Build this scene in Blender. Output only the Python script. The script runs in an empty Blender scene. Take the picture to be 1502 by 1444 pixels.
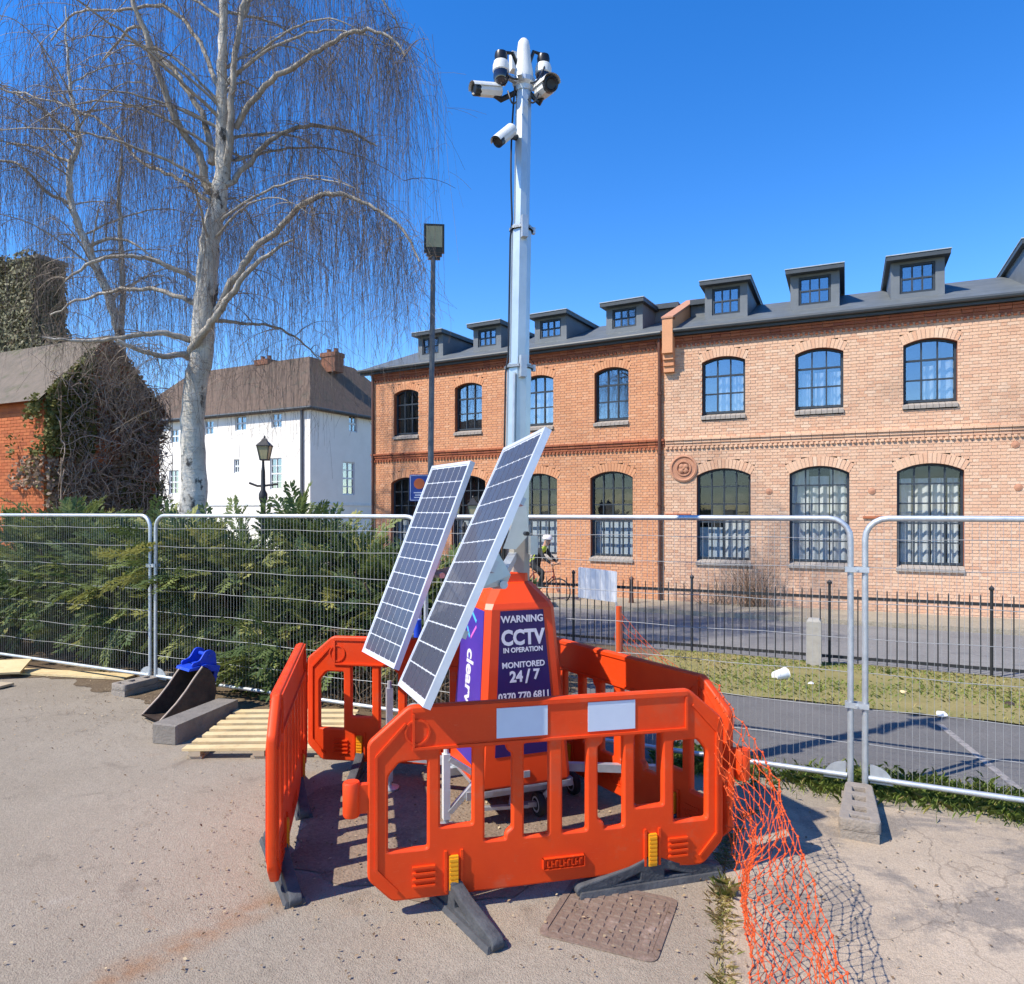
import bpy, bmesh, math, random
import numpy as np
from mathutils import Vector, Matrix
R = math.radians
random.seed(7)
rng = np.random.default_rng(11)
scene = bpy.context.scene
COL = scene.collection

# ------------------------------------------------------------------ camera, sky, sun, exposure
CAM_H = 1.95
F = 1050.0                                  # focal length in pixels of a 1502 px wide picture
cam_d = bpy.data.cameras.new("camera")
cam_d.sensor_width = 36.0
cam_d.lens = F / 1502 * 36.0
cam_d.shift_y = 28 / 1502
cam_d.clip_start = 0.05
cam_d.clip_end = 3000
cam = bpy.data.objects.new("camera", cam_d)
cam.location = (0, 0, CAM_H)
cam.rotation_euler = (R(90), 0, 0)
COL.objects.link(cam)
scene.camera = cam

SUN = Vector((-0.582, -0.302, 0.755)).normalized()      # towards the sun
SUN_EL = math.asin(SUN.z)
world = bpy.data.worlds.new("World")
scene.world = world
world.use_nodes = True
wn = world.node_tree.nodes
wl = world.node_tree.links
bg = wn["Background"]
sky = wn.new("ShaderNodeTexSky")
sky.sky_type = 'NISHITA'
sky.sun_disc = False
sky.sun_elevation = SUN_EL
sky.sun_rotation = math.atan2(SUN.x, SUN.y)
sky.altitude = 300
sky.air_density = 1.0
sky.dust_density = 0.05
sky.ozone_density = 3.0
hs = wn.new("ShaderNodeHueSaturation")
hs.inputs["Saturation"].default_value = 1.36
hs.inputs["Hue"].default_value = 0.510
hs.inputs["Value"].default_value = 1.34
wl.new(sky.outputs[0], hs.inputs["Color"])
wl.new(hs.outputs[0], bg.inputs["Color"])
bg.inputs["Strength"].default_value = 0.15

sun_d = bpy.data.lights.new("sun", 'SUN')
sun_d.energy = 5.0
sun_d.angle = R(0.5)
sun_d.color = (1.0, 0.93, 0.82)
sun = bpy.data.objects.new("sun", sun_d)
sun.rotation_euler = SUN.to_track_quat('Z', 'Y').to_euler()
sun.location = SUN * 50
COL.objects.link(sun)

scene.view_settings.view_transform = 'Standard'
scene.view_settings.look = 'None'
scene.view_settings.gamma = 1.0
scene.view_settings.exposure = 0.42
scene.view_settings.use_curve_mapping = False
scene.render.engine = 'CYCLES'
scene.cycles.max_bounces = 6
scene.cycles.diffuse_bounces = 3
scene.cycles.glossy_bounces = 3
scene.cycles.transmission_bounces = 3
scene.cycles.use_adaptive_sampling = True
scene.cycles.adaptive_threshold = 0.02
scene.cycles.transparent_max_bounces = 8
scene.cycles.caustics_reflective = False
scene.cycles.caustics_refractive = False


def at(px, py, Y):
    """world point seen at photo pixel (px,py) at distance Y"""
    return Vector(((px - 751) * Y / F, Y, CAM_H - (py - 750) * Y / F))


def gnd(px, py, z=0.0):
    Y = (CAM_H - z) * F / (py - 750)
    return Vector(((px - 751) * Y / F, Y, z))


# the street grid: u along the fence to the right, v away from the viewer
FA = math.atan2(-0.43, 0.905)
UX = Vector((math.cos(FA), math.sin(FA), 0))
VX = Vector((-math.sin(FA), math.cos(FA), 0))


def uv(u, v, z=0.0):
    return UX * u + VX * v + Vector((0, 0, z))


# ------------------------------------------------------------------ materials
MATS = {}


def nodes_of(m):
    return m.node_tree.nodes, m.node_tree.links


def new_mat(name):
    m = bpy.data.materials.new(name)
    m.use_nodes = True
    MATS[name] = m
    return m


def pm(name, c1, c2=None, scale=5.0, rough=0.7, metal=0.0, bump=0.0, bscale=None, c3=None, scale3=1.0,
       thresh3=(0.55, 0.7), detail=6.0, spec=0.4, translucent=0.0, rough2=None, coat=0.0):
    """principled with two noise-mixed colours, optional blotches of c3 and bump"""
    m = new_mat(name)
    n, l = nodes_of(m)
    b = n["Principled BSDF"]
    b.inputs["Roughness"].default_value = rough
    b.inputs["Metallic"].default_value = metal
    b.inputs["Specular IOR Level"].default_value = spec
    b.inputs["Coat Weight"].default_value = coat
    tc = n.new("ShaderNodeTexCoord")
    col = None
    if c2 is None:
        c2 = tuple(min(1, c * 0.82) for c in c1)
    nz = n.new("ShaderNodeTexNoise")
    nz.inputs["Scale"].default_value = scale
    nz.inputs["Detail"].default_value = detail
    nz.inputs["Roughness"].default_value = 0.62
    l.new(tc.outputs["Object"], nz.inputs["Vector"])
    rp = n.new("ShaderNodeValToRGB")
    rp.color_ramp.elements[0].position = 0.32
    rp.color_ramp.elements[1].position = 0.68
    rp.color_ramp.elements[0].color = (*c1, 1)
    rp.color_ramp.elements[1].color = (*c2, 1)
    l.new(nz.outputs["Fac"], rp.inputs["Fac"])
    col = rp.outputs["Color"]
    if c3 is not None:
        n3 = n.new("ShaderNodeTexNoise")
        n3.inputs["Scale"].default_value = scale3
        n3.inputs["Detail"].default_value = 8
        n3.inputs["Roughness"].default_value = 0.7
        l.new(tc.outputs["Object"], n3.inputs["Vector"])
        mr = n.new("ShaderNodeMapRange")
        mr.inputs["From Min"].default_value = thresh3[0]
        mr.inputs["From Max"].default_value = thresh3[1]
        l.new(n3.outputs["Fac"], mr.inputs["Value"])
        mx = n.new("ShaderNodeMixRGB")
        l.new(mr.outputs[0], mx.inputs["Fac"])
        l.new(col, mx.inputs["Color1"])
        mx.inputs["Color2"].default_value = (*c3, 1)
        col = mx.outputs["Color"]
    l.new(col, b.inputs["Base Color"])
    if rough2 is not None:
        mr2 = n.new("ShaderNodeMapRange")
        mr2.inputs["To Min"].default_value = rough
        mr2.inputs["To Max"].default_value = rough2
        l.new(nz.outputs["Fac"], mr2.inputs["Value"])
        l.new(mr2.outputs[0], b.inputs["Roughness"])
    if bump > 0:
        nb = n.new("ShaderNodeTexNoise")
        nb.inputs["Scale"].default_value = bscale or scale * 6
        nb.inputs["Detail"].default_value = 5
        l.new(tc.outputs["Object"], nb.inputs["Vector"])
        bp = n.new("ShaderNodeBump")
        bp.inputs["Strength"].default_value = bump
        bp.inputs["Distance"].default_value = 0.02
        l.new(nb.outputs["Fac"], bp.inputs["Height"])
        l.new(bp.outputs[0], b.inputs["Normal"])
    if translucent > 0:
        out = n["Material Output"]
        tr = n.new("ShaderNodeBsdfTranslucent")
        l.new(col, tr.inputs["Color"])
        ms = n.new("ShaderNodeMixShader")
        ms.inputs["Fac"].default_value = translucent
        l.new(b.outputs[0], ms.inputs[1])
        l.new(tr.outputs[0], ms.inputs[2])
        l.new(ms.outputs[0], out.inputs["Surface"])
    return m


def leaf_mat(name, stops, rough=0.6, translucent=0.25, attr="rnd"):
    m = new_mat(name)
    n, l = nodes_of(m)
    b = n["Principled BSDF"]
    b.inputs["Roughness"].default_value = rough
    b.inputs["Specular IOR Level"].default_value = 0.3
    a = n.new("ShaderNodeAttribute")
    a.attribute_name = attr
    rp = n.new("ShaderNodeValToRGB")
    els = rp.color_ramp.elements
    while len(els) < len(stops):
        els.new(0.5)
    for e, (p, c) in zip(els, stops):
        e.position = p
        e.color = (*c, 1)
    l.new(a.outputs["Fac"], rp.inputs["Fac"])
    l.new(rp.outputs[0], b.inputs["Base Color"])
    tr = n.new("ShaderNodeBsdfTranslucent")
    l.new(rp.outputs[0], tr.inputs["Color"])
    ms = n.new("ShaderNodeMixShader")
    ms.inputs["Fac"].default_value = translucent
    l.new(b.outputs[0], ms.inputs[1])
    l.new(tr.outputs[0], ms.inputs[2])
    l.new(ms.outputs[0], n["Material Output"].inputs["Surface"])
    return m


def brick_mat(name, stops, grime=0.35):
    """colour of each brick from its own random number (mesh attribute or the object's own), plus grain and soot"""
    m = new_mat(name)
    n, l = nodes_of(m)
    b = n["Principled BSDF"]
    b.inputs["Roughness"].default_value = 0.85
    b.inputs["Specular IOR Level"].default_value = 0.2
    a = n.new("ShaderNodeAttribute")
    a.attribute_name = "rnd"
    oi = n.new("ShaderNodeAttribute")
    oi.attribute_type = 'OBJECT'
    oi.attribute_name = "tone"
    add = n.new("ShaderNodeMath")
    add.operation = 'ADD'
    l.new(a.outputs["Fac"], add.inputs[0])
    l.new(oi.outputs["Fac"], add.inputs[1])
    rp = n.new("ShaderNodeValToRGB")
    els = rp.color_ramp.elements
    while len(els) < len(stops):
        els.new(0.5)
    for e, (p, c) in zip(els, stops):
        e.position = p
        e.color = (*c, 1)
    l.new(add.outputs[0], rp.inputs["Fac"])
    geo = n.new("ShaderNodeNewGeometry")
    nz = n.new("ShaderNodeTexNoise")
    nz.inputs["Scale"].default_value = 40
    nz.inputs["Detail"].default_value = 4
    l.new(geo.outputs["Position"], nz.inputs["Vector"])
    big = n.new("ShaderNodeTexNoise")
    big.inputs["Scale"].default_value = 0.45
    big.inputs["Detail"].default_value = 5
    big.inputs["Roughness"].default_value = 0.65
    l.new(geo.outputs["Position"], big.inputs["Vector"])
    mr = n.new("ShaderNodeMapRange")
    mr.inputs["From Min"].default_value = 0.5
    mr.inputs["From Max"].default_value = 0.8
    mr.inputs["To Max"].default_value = grime
    l.new(big.outputs["Fac"], mr.inputs["Value"])
    mx = n.new("ShaderNodeMixRGB")
    mx.inputs["Color2"].default_value = (0.10, 0.065, 0.05, 1)
    l.new(mr.outputs[0], mx.inputs["Fac"])
    l.new(rp.outputs[0], mx.inputs["Color1"])
    mr2 = n.new("ShaderNodeMapRange")
    mr2.inputs["To Min"].default_value = 0.8
    mr2.inputs["To Max"].default_value = 1.2
    l.new(nz.outputs["Fac"], mr2.inputs["Value"])
    mul = n.new("ShaderNodeMixRGB")
    mul.blend_type = 'MULTIPLY'
    mul.inputs["Fac"].default_value = 1
    l.new(mx.outputs[0], mul.inputs["Color1"])
    l.new(mr2.outputs[0], mul.inputs["Color2"])
    l.new(mul.outputs[0], b.inputs["Base Color"])
    return m


def glass_mat(name, tint=(0.6, 0.7, 0.75), mirror=0.35):
    m = new_mat(name)
    n, l = nodes_of(m)
    n.remove(n["Principled BSDF"])
    gl = n.new("ShaderNodeBsdfGlossy")
    gl.inputs["Roughness"].default_value = 0.015
    gl.inputs["Color"].default_value = (0.92, 0.95, 1, 1)
    tr = n.new("ShaderNodeBsdfTransparent")
    tr.inputs["Color"].default_value = (*tint, 1)
    fr = n.new("ShaderNodeLayerWeight")
    fr.inputs["Blend"].default_value = 0.5
    ad = n.new("ShaderNodeMath")
    ad.operation = 'ADD'
    ad.use_clamp = True
    ad.inputs[1].default_value = mirror
    pw = n.new("ShaderNodeMath")
    pw.operation = 'POWER'
    pw.inputs[1].default_value = 4.0
    l.new(fr.outputs["Facing"], pw.inputs[0])
    l.new(pw.outputs[0], ad.inputs[0])
    tc = n.new("ShaderNodeTexCoord")
    nz = n.new("ShaderNodeTexNoise")
    nz.inputs["Scale"].default_value = 2.2
    l.new(tc.outputs["Object"], nz.inputs["Vector"])
    bp = n.new("ShaderNodeBump")
    bp.inputs["Strength"].default_value = 0.03
    bp.inputs["Distance"].default_value = 0.02
    l.new(nz.outputs["Fac"], bp.inputs["Height"])
    l.new(bp.outputs[0], gl.inputs["Normal"])
    ms = n.new("ShaderNodeMixShader")
    l.new(ad.outputs[0], ms.inputs["Fac"])
    l.new(tr.outputs[0], ms.inputs[1])
    l.new(gl.outputs[0], ms.inputs[2])
    l.new(ms.outputs[0], n["Material Output"].inputs["Surface"])
    return m


M_ORANGE = pm("orange_plastic", (0.92, 0.078, 0.007), (0.82, 0.060, 0.006), 3, 0.38, bump=0.03, bscale=40, c3=(0.62, 0.17, 0.08),
              scale3=5, thresh3=(0.58, 0.85), translucent=0.16, rough2=0.6)
def scuff(m, c, amount, scale=(3, 3, 22), base=9.0):
    """pale scratches and dried mud over a material's colour"""
    n, l = nodes_of(m)
    b = n["Principled BSDF"]
    src = b.inputs["Base Color"].links[0].from_socket
    tc = n.new("ShaderNodeNewGeometry")
    mp_ = n.new("ShaderNodeMapping")
    mp_.inputs["Scale"].default_value = scale
    l.new(tc.outputs["Position"], mp_.inputs["Vector"])
    z = n.new("ShaderNodeTexNoise")
    z.inputs["Scale"].default_value = base
    z.inputs["Detail"].default_value = 8
    z.inputs["Roughness"].default_value = 0.75
    l.new(mp_.outputs[0], z.inputs["Vector"])
    r = n.new("ShaderNodeMapRange")
    r.inputs["From Min"].default_value = 0.60
    r.inputs["From Max"].default_value = 0.70
    r.inputs["To Max"].default_value = amount
    l.new(z.outputs["Fac"], r.inputs["Value"])
    z2 = n.new("ShaderNodeTexNoise")
    z2.inputs["Scale"].default_value = 2.6
    z2.inputs["Detail"].default_value = 9
    z2.inputs["Roughness"].default_value = 0.72
    l.new(tc.outputs["Position"], z2.inputs["Vector"])
    r2 = n.new("ShaderNodeMapRange")
    r2.inputs["From Min"].default_value = 0.55
    r2.inputs["From Max"].default_value = 0.75
    r2.inputs["To Max"].default_value = amount * 0.8
    l.new(z2.outputs["Fac"], r2.inputs["Value"])
    x = n.new("ShaderNodeMixRGB")
    l.new(r.outputs[0], x.inputs["Fac"])
    l.new(src, x.inputs["Color1"])
    x.inputs["Color2"].default_value = (*c, 1)
    x2 = n.new("ShaderNodeMixRGB")
    l.new(r2.outputs[0], x2.inputs["Fac"])
    l.new(x.outputs[0], x2.inputs["Color1"])
    x2.inputs["Color2"].default_value = (0.42, 0.17, 0.085, 1)
    l.new(x2.outputs[0], b.inputs["Base Color"])


scuff(M_ORANGE, (0.85, 0.30, 0.16), 0.45)
M_ORANGE2 = pm("orange_grp", (0.86, 0.070, 0.008), (0.78, 0.058, 0.008), 2, 0.42)
M_YELLOW = pm("yellow_clip", (0.85, 0.36, 0.01), (0.75, 0.30, 0.01), 6, 0.5)
M_FOOT = pm("recycled_plastic", (0.045, 0.047, 0.052), (0.085, 0.087, 0.09), 9, 0.75, bump=0.3, bscale=60)
M_REFL = pm("reflective_sheet", (0.62, 0.68, 0.76), (0.56, 0.62, 0.70), 4, 0.35)
def scuff_sheet():
    scuff(M_REFL, (0.40, 0.38, 0.36), 0.5, (1, 1, 5), 14.0)


M_GALV = pm("galvanised_steel", (0.46, 0.49, 0.51), (0.58, 0.61, 0.62), 18, 0.42, metal=0.65, rough2=0.55)
M_GALVD = pm("scraped_edge", (0.26, 0.21, 0.17), (0.20, 0.16, 0.13), 10, 0.5, metal=0.4)
M_WIRE = pm("fence_wire", (0.30, 0.31, 0.31), (0.38, 0.38, 0.37), 18, 0.5, metal=0.4)
M_MAST = pm("mast_alloy", (0.42, 0.48, 0.50), (0.50, 0.56, 0.58), 8, 0.36, metal=0.55)
M_BEIGE = pm("beige_steel", (0.42, 0.38, 0.31), (0.36, 0.33, 0.28), 8, 0.5)
M_ALU = pm("aluminium", (0.74, 0.76, 0.79), (0.66, 0.68, 0.72), 10, 0.35, metal=0.3)
M_CAMW = pm("white_enamel", (0.74, 0.74, 0.71), (0.66, 0.66, 0.62), 10, 0.4)
M_BLACK = pm("black_plastic", (0.012, 0.012, 0.014), (0.02, 0.02, 0.022), 10, 0.35)
M_RUBBER = pm("rubber", (0.02, 0.02, 0.02), (0.035, 0.034, 0.033), 20, 0.8)
M_LENS = pm("lens_glass", (0.015, 0.012, 0.02), None, 5, 0.05, coat=1.0)
M_PURPLE = pm("purple_print", (0.020, 0.007, 0.105), (0.032, 0.006, 0.088), 4, 0.45)
M_VIOLET = pm("violet_print", (0.055, 0.03, 0.30), (0.085, 0.045, 0.36), 2.5, 0.42)
M_WHITEINK = pm("white_ink", (0.80, 0.78, 0.85), None, 5, 0.5)
M_CYAN = pm("cyan_ink", (0.10, 0.55, 0.80), None, 5, 0.5)
M_PINK = pm("pink_ink", (0.75, 0.16, 0.60), None, 5, 0.5)
M_CELL = pm("solar_cell", (0.050, 0.053, 0.078), (0.062, 0.065, 0.092), 12, 0.36, spec=0.7, coat=0.25)
M_BACKSHEET = pm("white_backsheet", (0.68, 0.70, 0.74), None, 5, 0.3)
M_FRAME = pm("window_steel", (0.028, 0.038, 0.05), (0.038, 0.05, 0.062), 10, 0.5)
M_SLATE = pm("slate", (0.095, 0.108, 0.112), (0.135, 0.15, 0.155), 3, 0.6, bump=0.3, bscale=14, c3=(0.12, 0.13, 0.13), scale3=2.0)
M_LEAD = pm("lead_cladding", (0.13, 0.145, 0.155), (0.17, 0.185, 0.195), 3, 0.55)
M_EDGE = pm("pale_drip_edge", (0.42, 0.48, 0.50), None, 5, 0.5)
M_FASCIA = pm("dark_fascia", (0.045, 0.055, 0.062), (0.06, 0.07, 0.078), 4, 0.5)
M_GLASS = glass_mat("window_glass", (0.80, 0.84, 0.87), 0.22)
M_GLASS0 = glass_mat("clear_window_glass", (0.88, 0.90, 0.91), 0.03)
M_CURTAIN = pm("white_curtain", (0.80, 0.80, 0.78), (0.70, 0.71, 0.70), 3, 0.9)
M_BLIND = pm("pale_blind", (0.66, 0.72, 0.76), (0.60, 0.66, 0.70), 2, 0.9)
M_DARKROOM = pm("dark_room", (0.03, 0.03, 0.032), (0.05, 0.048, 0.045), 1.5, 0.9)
M_MORTAR = pm("mortar", (0.66, 0.56, 0.43), (0.56, 0.46, 0.35), 6, 0.95, bump=0.2, bscale=80, c3=(0.46, 0.36, 0.27), scale3=0.5)
M_BRICK_L = brick_mat("orange_brick", [(0.0, (0.62, 0.29, 0.15)), (0.4, (0.66, 0.325, 0.17)), (0.75, (0.59, 0.265, 0.135)), (1.0, (0.69, 0.37, 0.21))], 0.25)
M_BRICK_R = brick_mat("buff_brick", [(0.0, (0.67, 0.41, 0.265)), (0.4, (0.70, 0.45, 0.295)), (0.7, (0.63, 0.36, 0.225)), (0.9, (0.72, 0.50, 0.345)), (1.0, (0.58, 0.31, 0.19))], 0.45)
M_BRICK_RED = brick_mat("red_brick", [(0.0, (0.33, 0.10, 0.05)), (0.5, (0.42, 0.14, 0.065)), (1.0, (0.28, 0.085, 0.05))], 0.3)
M_BRICK_OLD = brick_mat("old_brick", [(0.0, (0.44, 0.12, 0.045)), (0.5, (0.52, 0.16, 0.06)), (1.0, (0.34, 0.095, 0.04))], 0.3)
M_BRICK_DIM = brick_mat("brown_brick", [(0.0, (0.24, 0.11, 0.07)), (1.0, (0.30, 0.14, 0.085))], 0.5)
M_BRICK_DIRTY = brick_mat("sooty_brick", [(0.0, (0.14, 0.12, 0.085)), (1.0, (0.19, 0.16, 0.11))], 0.3)
M_SILL = pm("sill_brick", (0.40, 0.35, 0.30), (0.31, 0.27, 0.23), 12, 0.9, bump=0.3)
M_TERRA = pm("terracotta", (0.50, 0.25, 0.15), (0.42, 0.20, 0.12), 8, 0.85)
M_PIPE = pm("brown_iron", (0.13, 0.055, 0.035), (0.10, 0.045, 0.03), 8, 0.6)
M_RENDERW = pm("white_render", (0.82, 0.77, 0.69), (0.76, 0.71, 0.63), 1.5, 0.85, c3=(0.62, 0.58, 0.52), scale3=1.2, thresh3=(0.62, 0.85))
M_TILE = pm("clay_tile", (0.15, 0.10, 0.068), (0.095, 0.065, 0.047), 5, 0.9, bump=0.6, bscale=9, c3=(0.08, 0.075, 0.05), scale3=1.5)
M_SASH = pm("sash_paint", (0.72, 0.73, 0.72), None, 5, 0.5)
M_IRON = pm("black_iron", (0.018, 0.02, 0.022), (0.03, 0.03, 0.032), 12, 0.5)
M_LAMPGLASS = pm("lantern_glass", (0.45, 0.40, 0.24), (0.36, 0.33, 0.2), 6, 0.2)
M_POLE = pm("lamp_pole", (0.10, 0.11, 0.13), (0.15, 0.16, 0.17), 10, 0.5, metal=0.3)
M_SIGNBLUE = pm("sign_blue", (0.02, 0.06, 0.28), (0.03, 0.07, 0.30), 5, 0.4)
M_SIGNRED = pm("sign_orange", (0.62, 0.14, 0.04), None, 5, 0.5)
M_WHITE = pm("white_board", (0.85, 0.85, 0.84), (0.80, 0.80, 0.79), 4, 0.5)
M_CONC = pm("concrete", (0.40, 0.37, 0.32), (0.32, 0.30, 0.26), 9, 0.9, bump=0.3, bscale=60)
M_CONCD = pm("dirty_concrete", (0.24, 0.21, 0.175), (0.17, 0.15, 0.125), 7, 0.9, bump=0.4, bscale=50)
M_BLOCK = pm("fence_block", (0.31, 0.265, 0.215), (0.24, 0.205, 0.17), 14, 0.9, bump=0.5, bscale=60)
M_WOOD = pm("pale_timber", (0.72, 0.56, 0.30), (0.62, 0.46, 0.23), 6, 0.75, bump=0.1, c3=(0.50, 0.36, 0.18), scale3=9)
M_WOOD2 = pm("grey_timber", (0.50, 0.40, 0.27), (0.40, 0.31, 0.2), 6, 0.85)
M_BLUE = pm("blue_paint", (0.006, 0.055, 0.55), (0.010, 0.05, 0.40), 8, 0.5, c3=(0.10, 0.09, 0.10), scale3=9, thresh3=(0.6, 0.68))
M_BUCKET = pm("worn_steel", (0.045, 0.032, 0.025), (0.10, 0.066, 0.045), 9, 0.65, metal=0.35, bump=0.2)
M_RUST = pm("rusty_iron", (0.21, 0.15, 0.11), (0.155, 0.108, 0.08), 14, 0.85, bump=0.4, bscale=50, c3=(0.32, 0.24, 0.19), scale3=7)
M_BARK = pm("birch_bark", (0.52, 0.50, 0.45), (0.36, 0.345, 0.30), 7, 0.85, bump=0.6, bscale=22, c3=(0.055, 0.05, 0.042), scale3=4.5, thresh3=(0.56, 0.66))
def bark_mat():
    m = new_mat("white_bark")
    n, l = nodes_of(m)
    b = n["Principled BSDF"]
    b.inputs["Roughness"].default_value = 0.8
    tc = n.new("ShaderNodeTexCoord")
    def nz(scale, sx, sz, det=7):
        mp_ = n.new("ShaderNodeMapping")
        mp_.inputs["Scale"].default_value = (sx, sx, sz)
        l.new(tc.outputs["Object"], mp_.inputs["Vector"])
        z = n.new("ShaderNodeTexNoise")
        z.inputs["Scale"].default_value = scale
        z.inputs["Detail"].default_value = det
        z.inputs["Roughness"].default_value = 0.68
        l.new(mp_.outputs[0], z.inputs["Vector"])
        return z.outputs["Fac"]
    def rg(sock, a, c_, hi=1.0):
        r = n.new("ShaderNodeMapRange")
        r.inputs["From Min"].default_value = a
        r.inputs["From Max"].default_value = c_
        r.inputs["To Max"].default_value = hi
        l.new(sock, r.inputs["Value"])
        return r.outputs[0]
    def mx(f, c1, c2):
        x = n.new("ShaderNodeMixRGB")
        l.new(f, x.inputs["Fac"])
        for s_, c in (("Color1", c1), ("Color2", c2)):
            if isinstance(c, tuple):
                x.inputs[s_].default_value = (*c, 1)
            else:
                l.new(c, x.inputs[s_])
        return x.outputs[0]
    c = mx(rg(nz(3, 1, 1), 0.35, 0.65), (0.66, 0.61, 0.52), (0.44, 0.40, 0.33))
    c = mx(rg(nz(5, 1, 4.5), 0.55, 0.68, 0.75), c, (0.17, 0.155, 0.13))
    blot = nz(2.4, 1.6, 1.0, 9)
    c = mx(rg(blot, 0.57, 0.63, 0.95), c, (0.035, 0.032, 0.028))
    c = mx(rg(nz(1.3, 1, 0.6), 0.55, 0.75, 0.5), c, (0.22, 0.24, 0.12))
    l.new(c, b.inputs["Base Color"])
    bp = n.new("ShaderNodeBump")
    bp.inputs["Strength"].default_value = 0.7
    bp.inputs["Distance"].default_value = 0.03
    l.new(nz(9, 1, 2), bp.inputs["Height"])
    l.new(bp.outputs[0], b.inputs["Normal"])
    return m


M_BARK = bark_mat()
M_LIMB = pm("birch_limb", (0.52, 0.47, 0.39), (0.32, 0.275, 0.22), 8, 0.85, bump=0.4, c3=(0.07, 0.06, 0.05), scale3=7, thresh3=(0.55, 0.7))
M_TWIG = leaf_mat("birch_twig", [(0.0, (0.08, 0.060, 0.055)), (0.5, (0.19, 0.145, 0.11)), (1.0, (0.42, 0.34, 0.24))], 0.7, 0.0)
M_BROWNTWIG = leaf_mat("bare_twig", [(0.0, (0.10, 0.065, 0.04)), (1.0, (0.26, 0.18, 0.11))], 0.8, 0.0)
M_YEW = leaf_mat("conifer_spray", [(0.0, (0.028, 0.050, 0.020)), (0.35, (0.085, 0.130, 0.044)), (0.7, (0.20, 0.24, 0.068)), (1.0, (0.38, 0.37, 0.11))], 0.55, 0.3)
M_IVY = leaf_mat("ivy_leaf", [(0.0, (0.06, 0.075, 0.02)), (0.5, (0.16, 0.155, 0.04)), (0.7, (0.20, 0.18, 0.045)), (0.85, (0.24, 0.15, 0.09)), (1.0, (0.34, 0.24, 0.165))], 0.6, 0.2)
M_GRASS = leaf_mat("grass_blade", [(0.0, (0.20, 0.30, 0.07)), (0.45, (0.34, 0.42, 0.10)), (0.75, (0.54, 0.46, 0.19)), (1.0, (0.68, 0.56, 0.32))], 0.6, 0.45)
M_NET = pm("orange_net", (0.85, 0.10, 0.02), (0.78, 0.13, 0.03), 6, 0.5, translucent=0.25)
M_SKIN = pm("skin", (0.50, 0.29, 0.20), None, 5, 0.55)
M_CLOTH = pm("dark_cloth", (0.022, 0.024, 0.026), (0.035, 0.036, 0.038), 20, 0.9)
M_HIVIS = pm("lime_vest", (0.55, 0.66, 0.06), None, 5, 0.7)
M_HELMET = pm("helmet_white", (0.78, 0.72, 0.72), None, 5, 0.4)
M_BIKE = pm("bike_red", (0.22, 0.03, 0.02), None, 5, 0.4)


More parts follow.
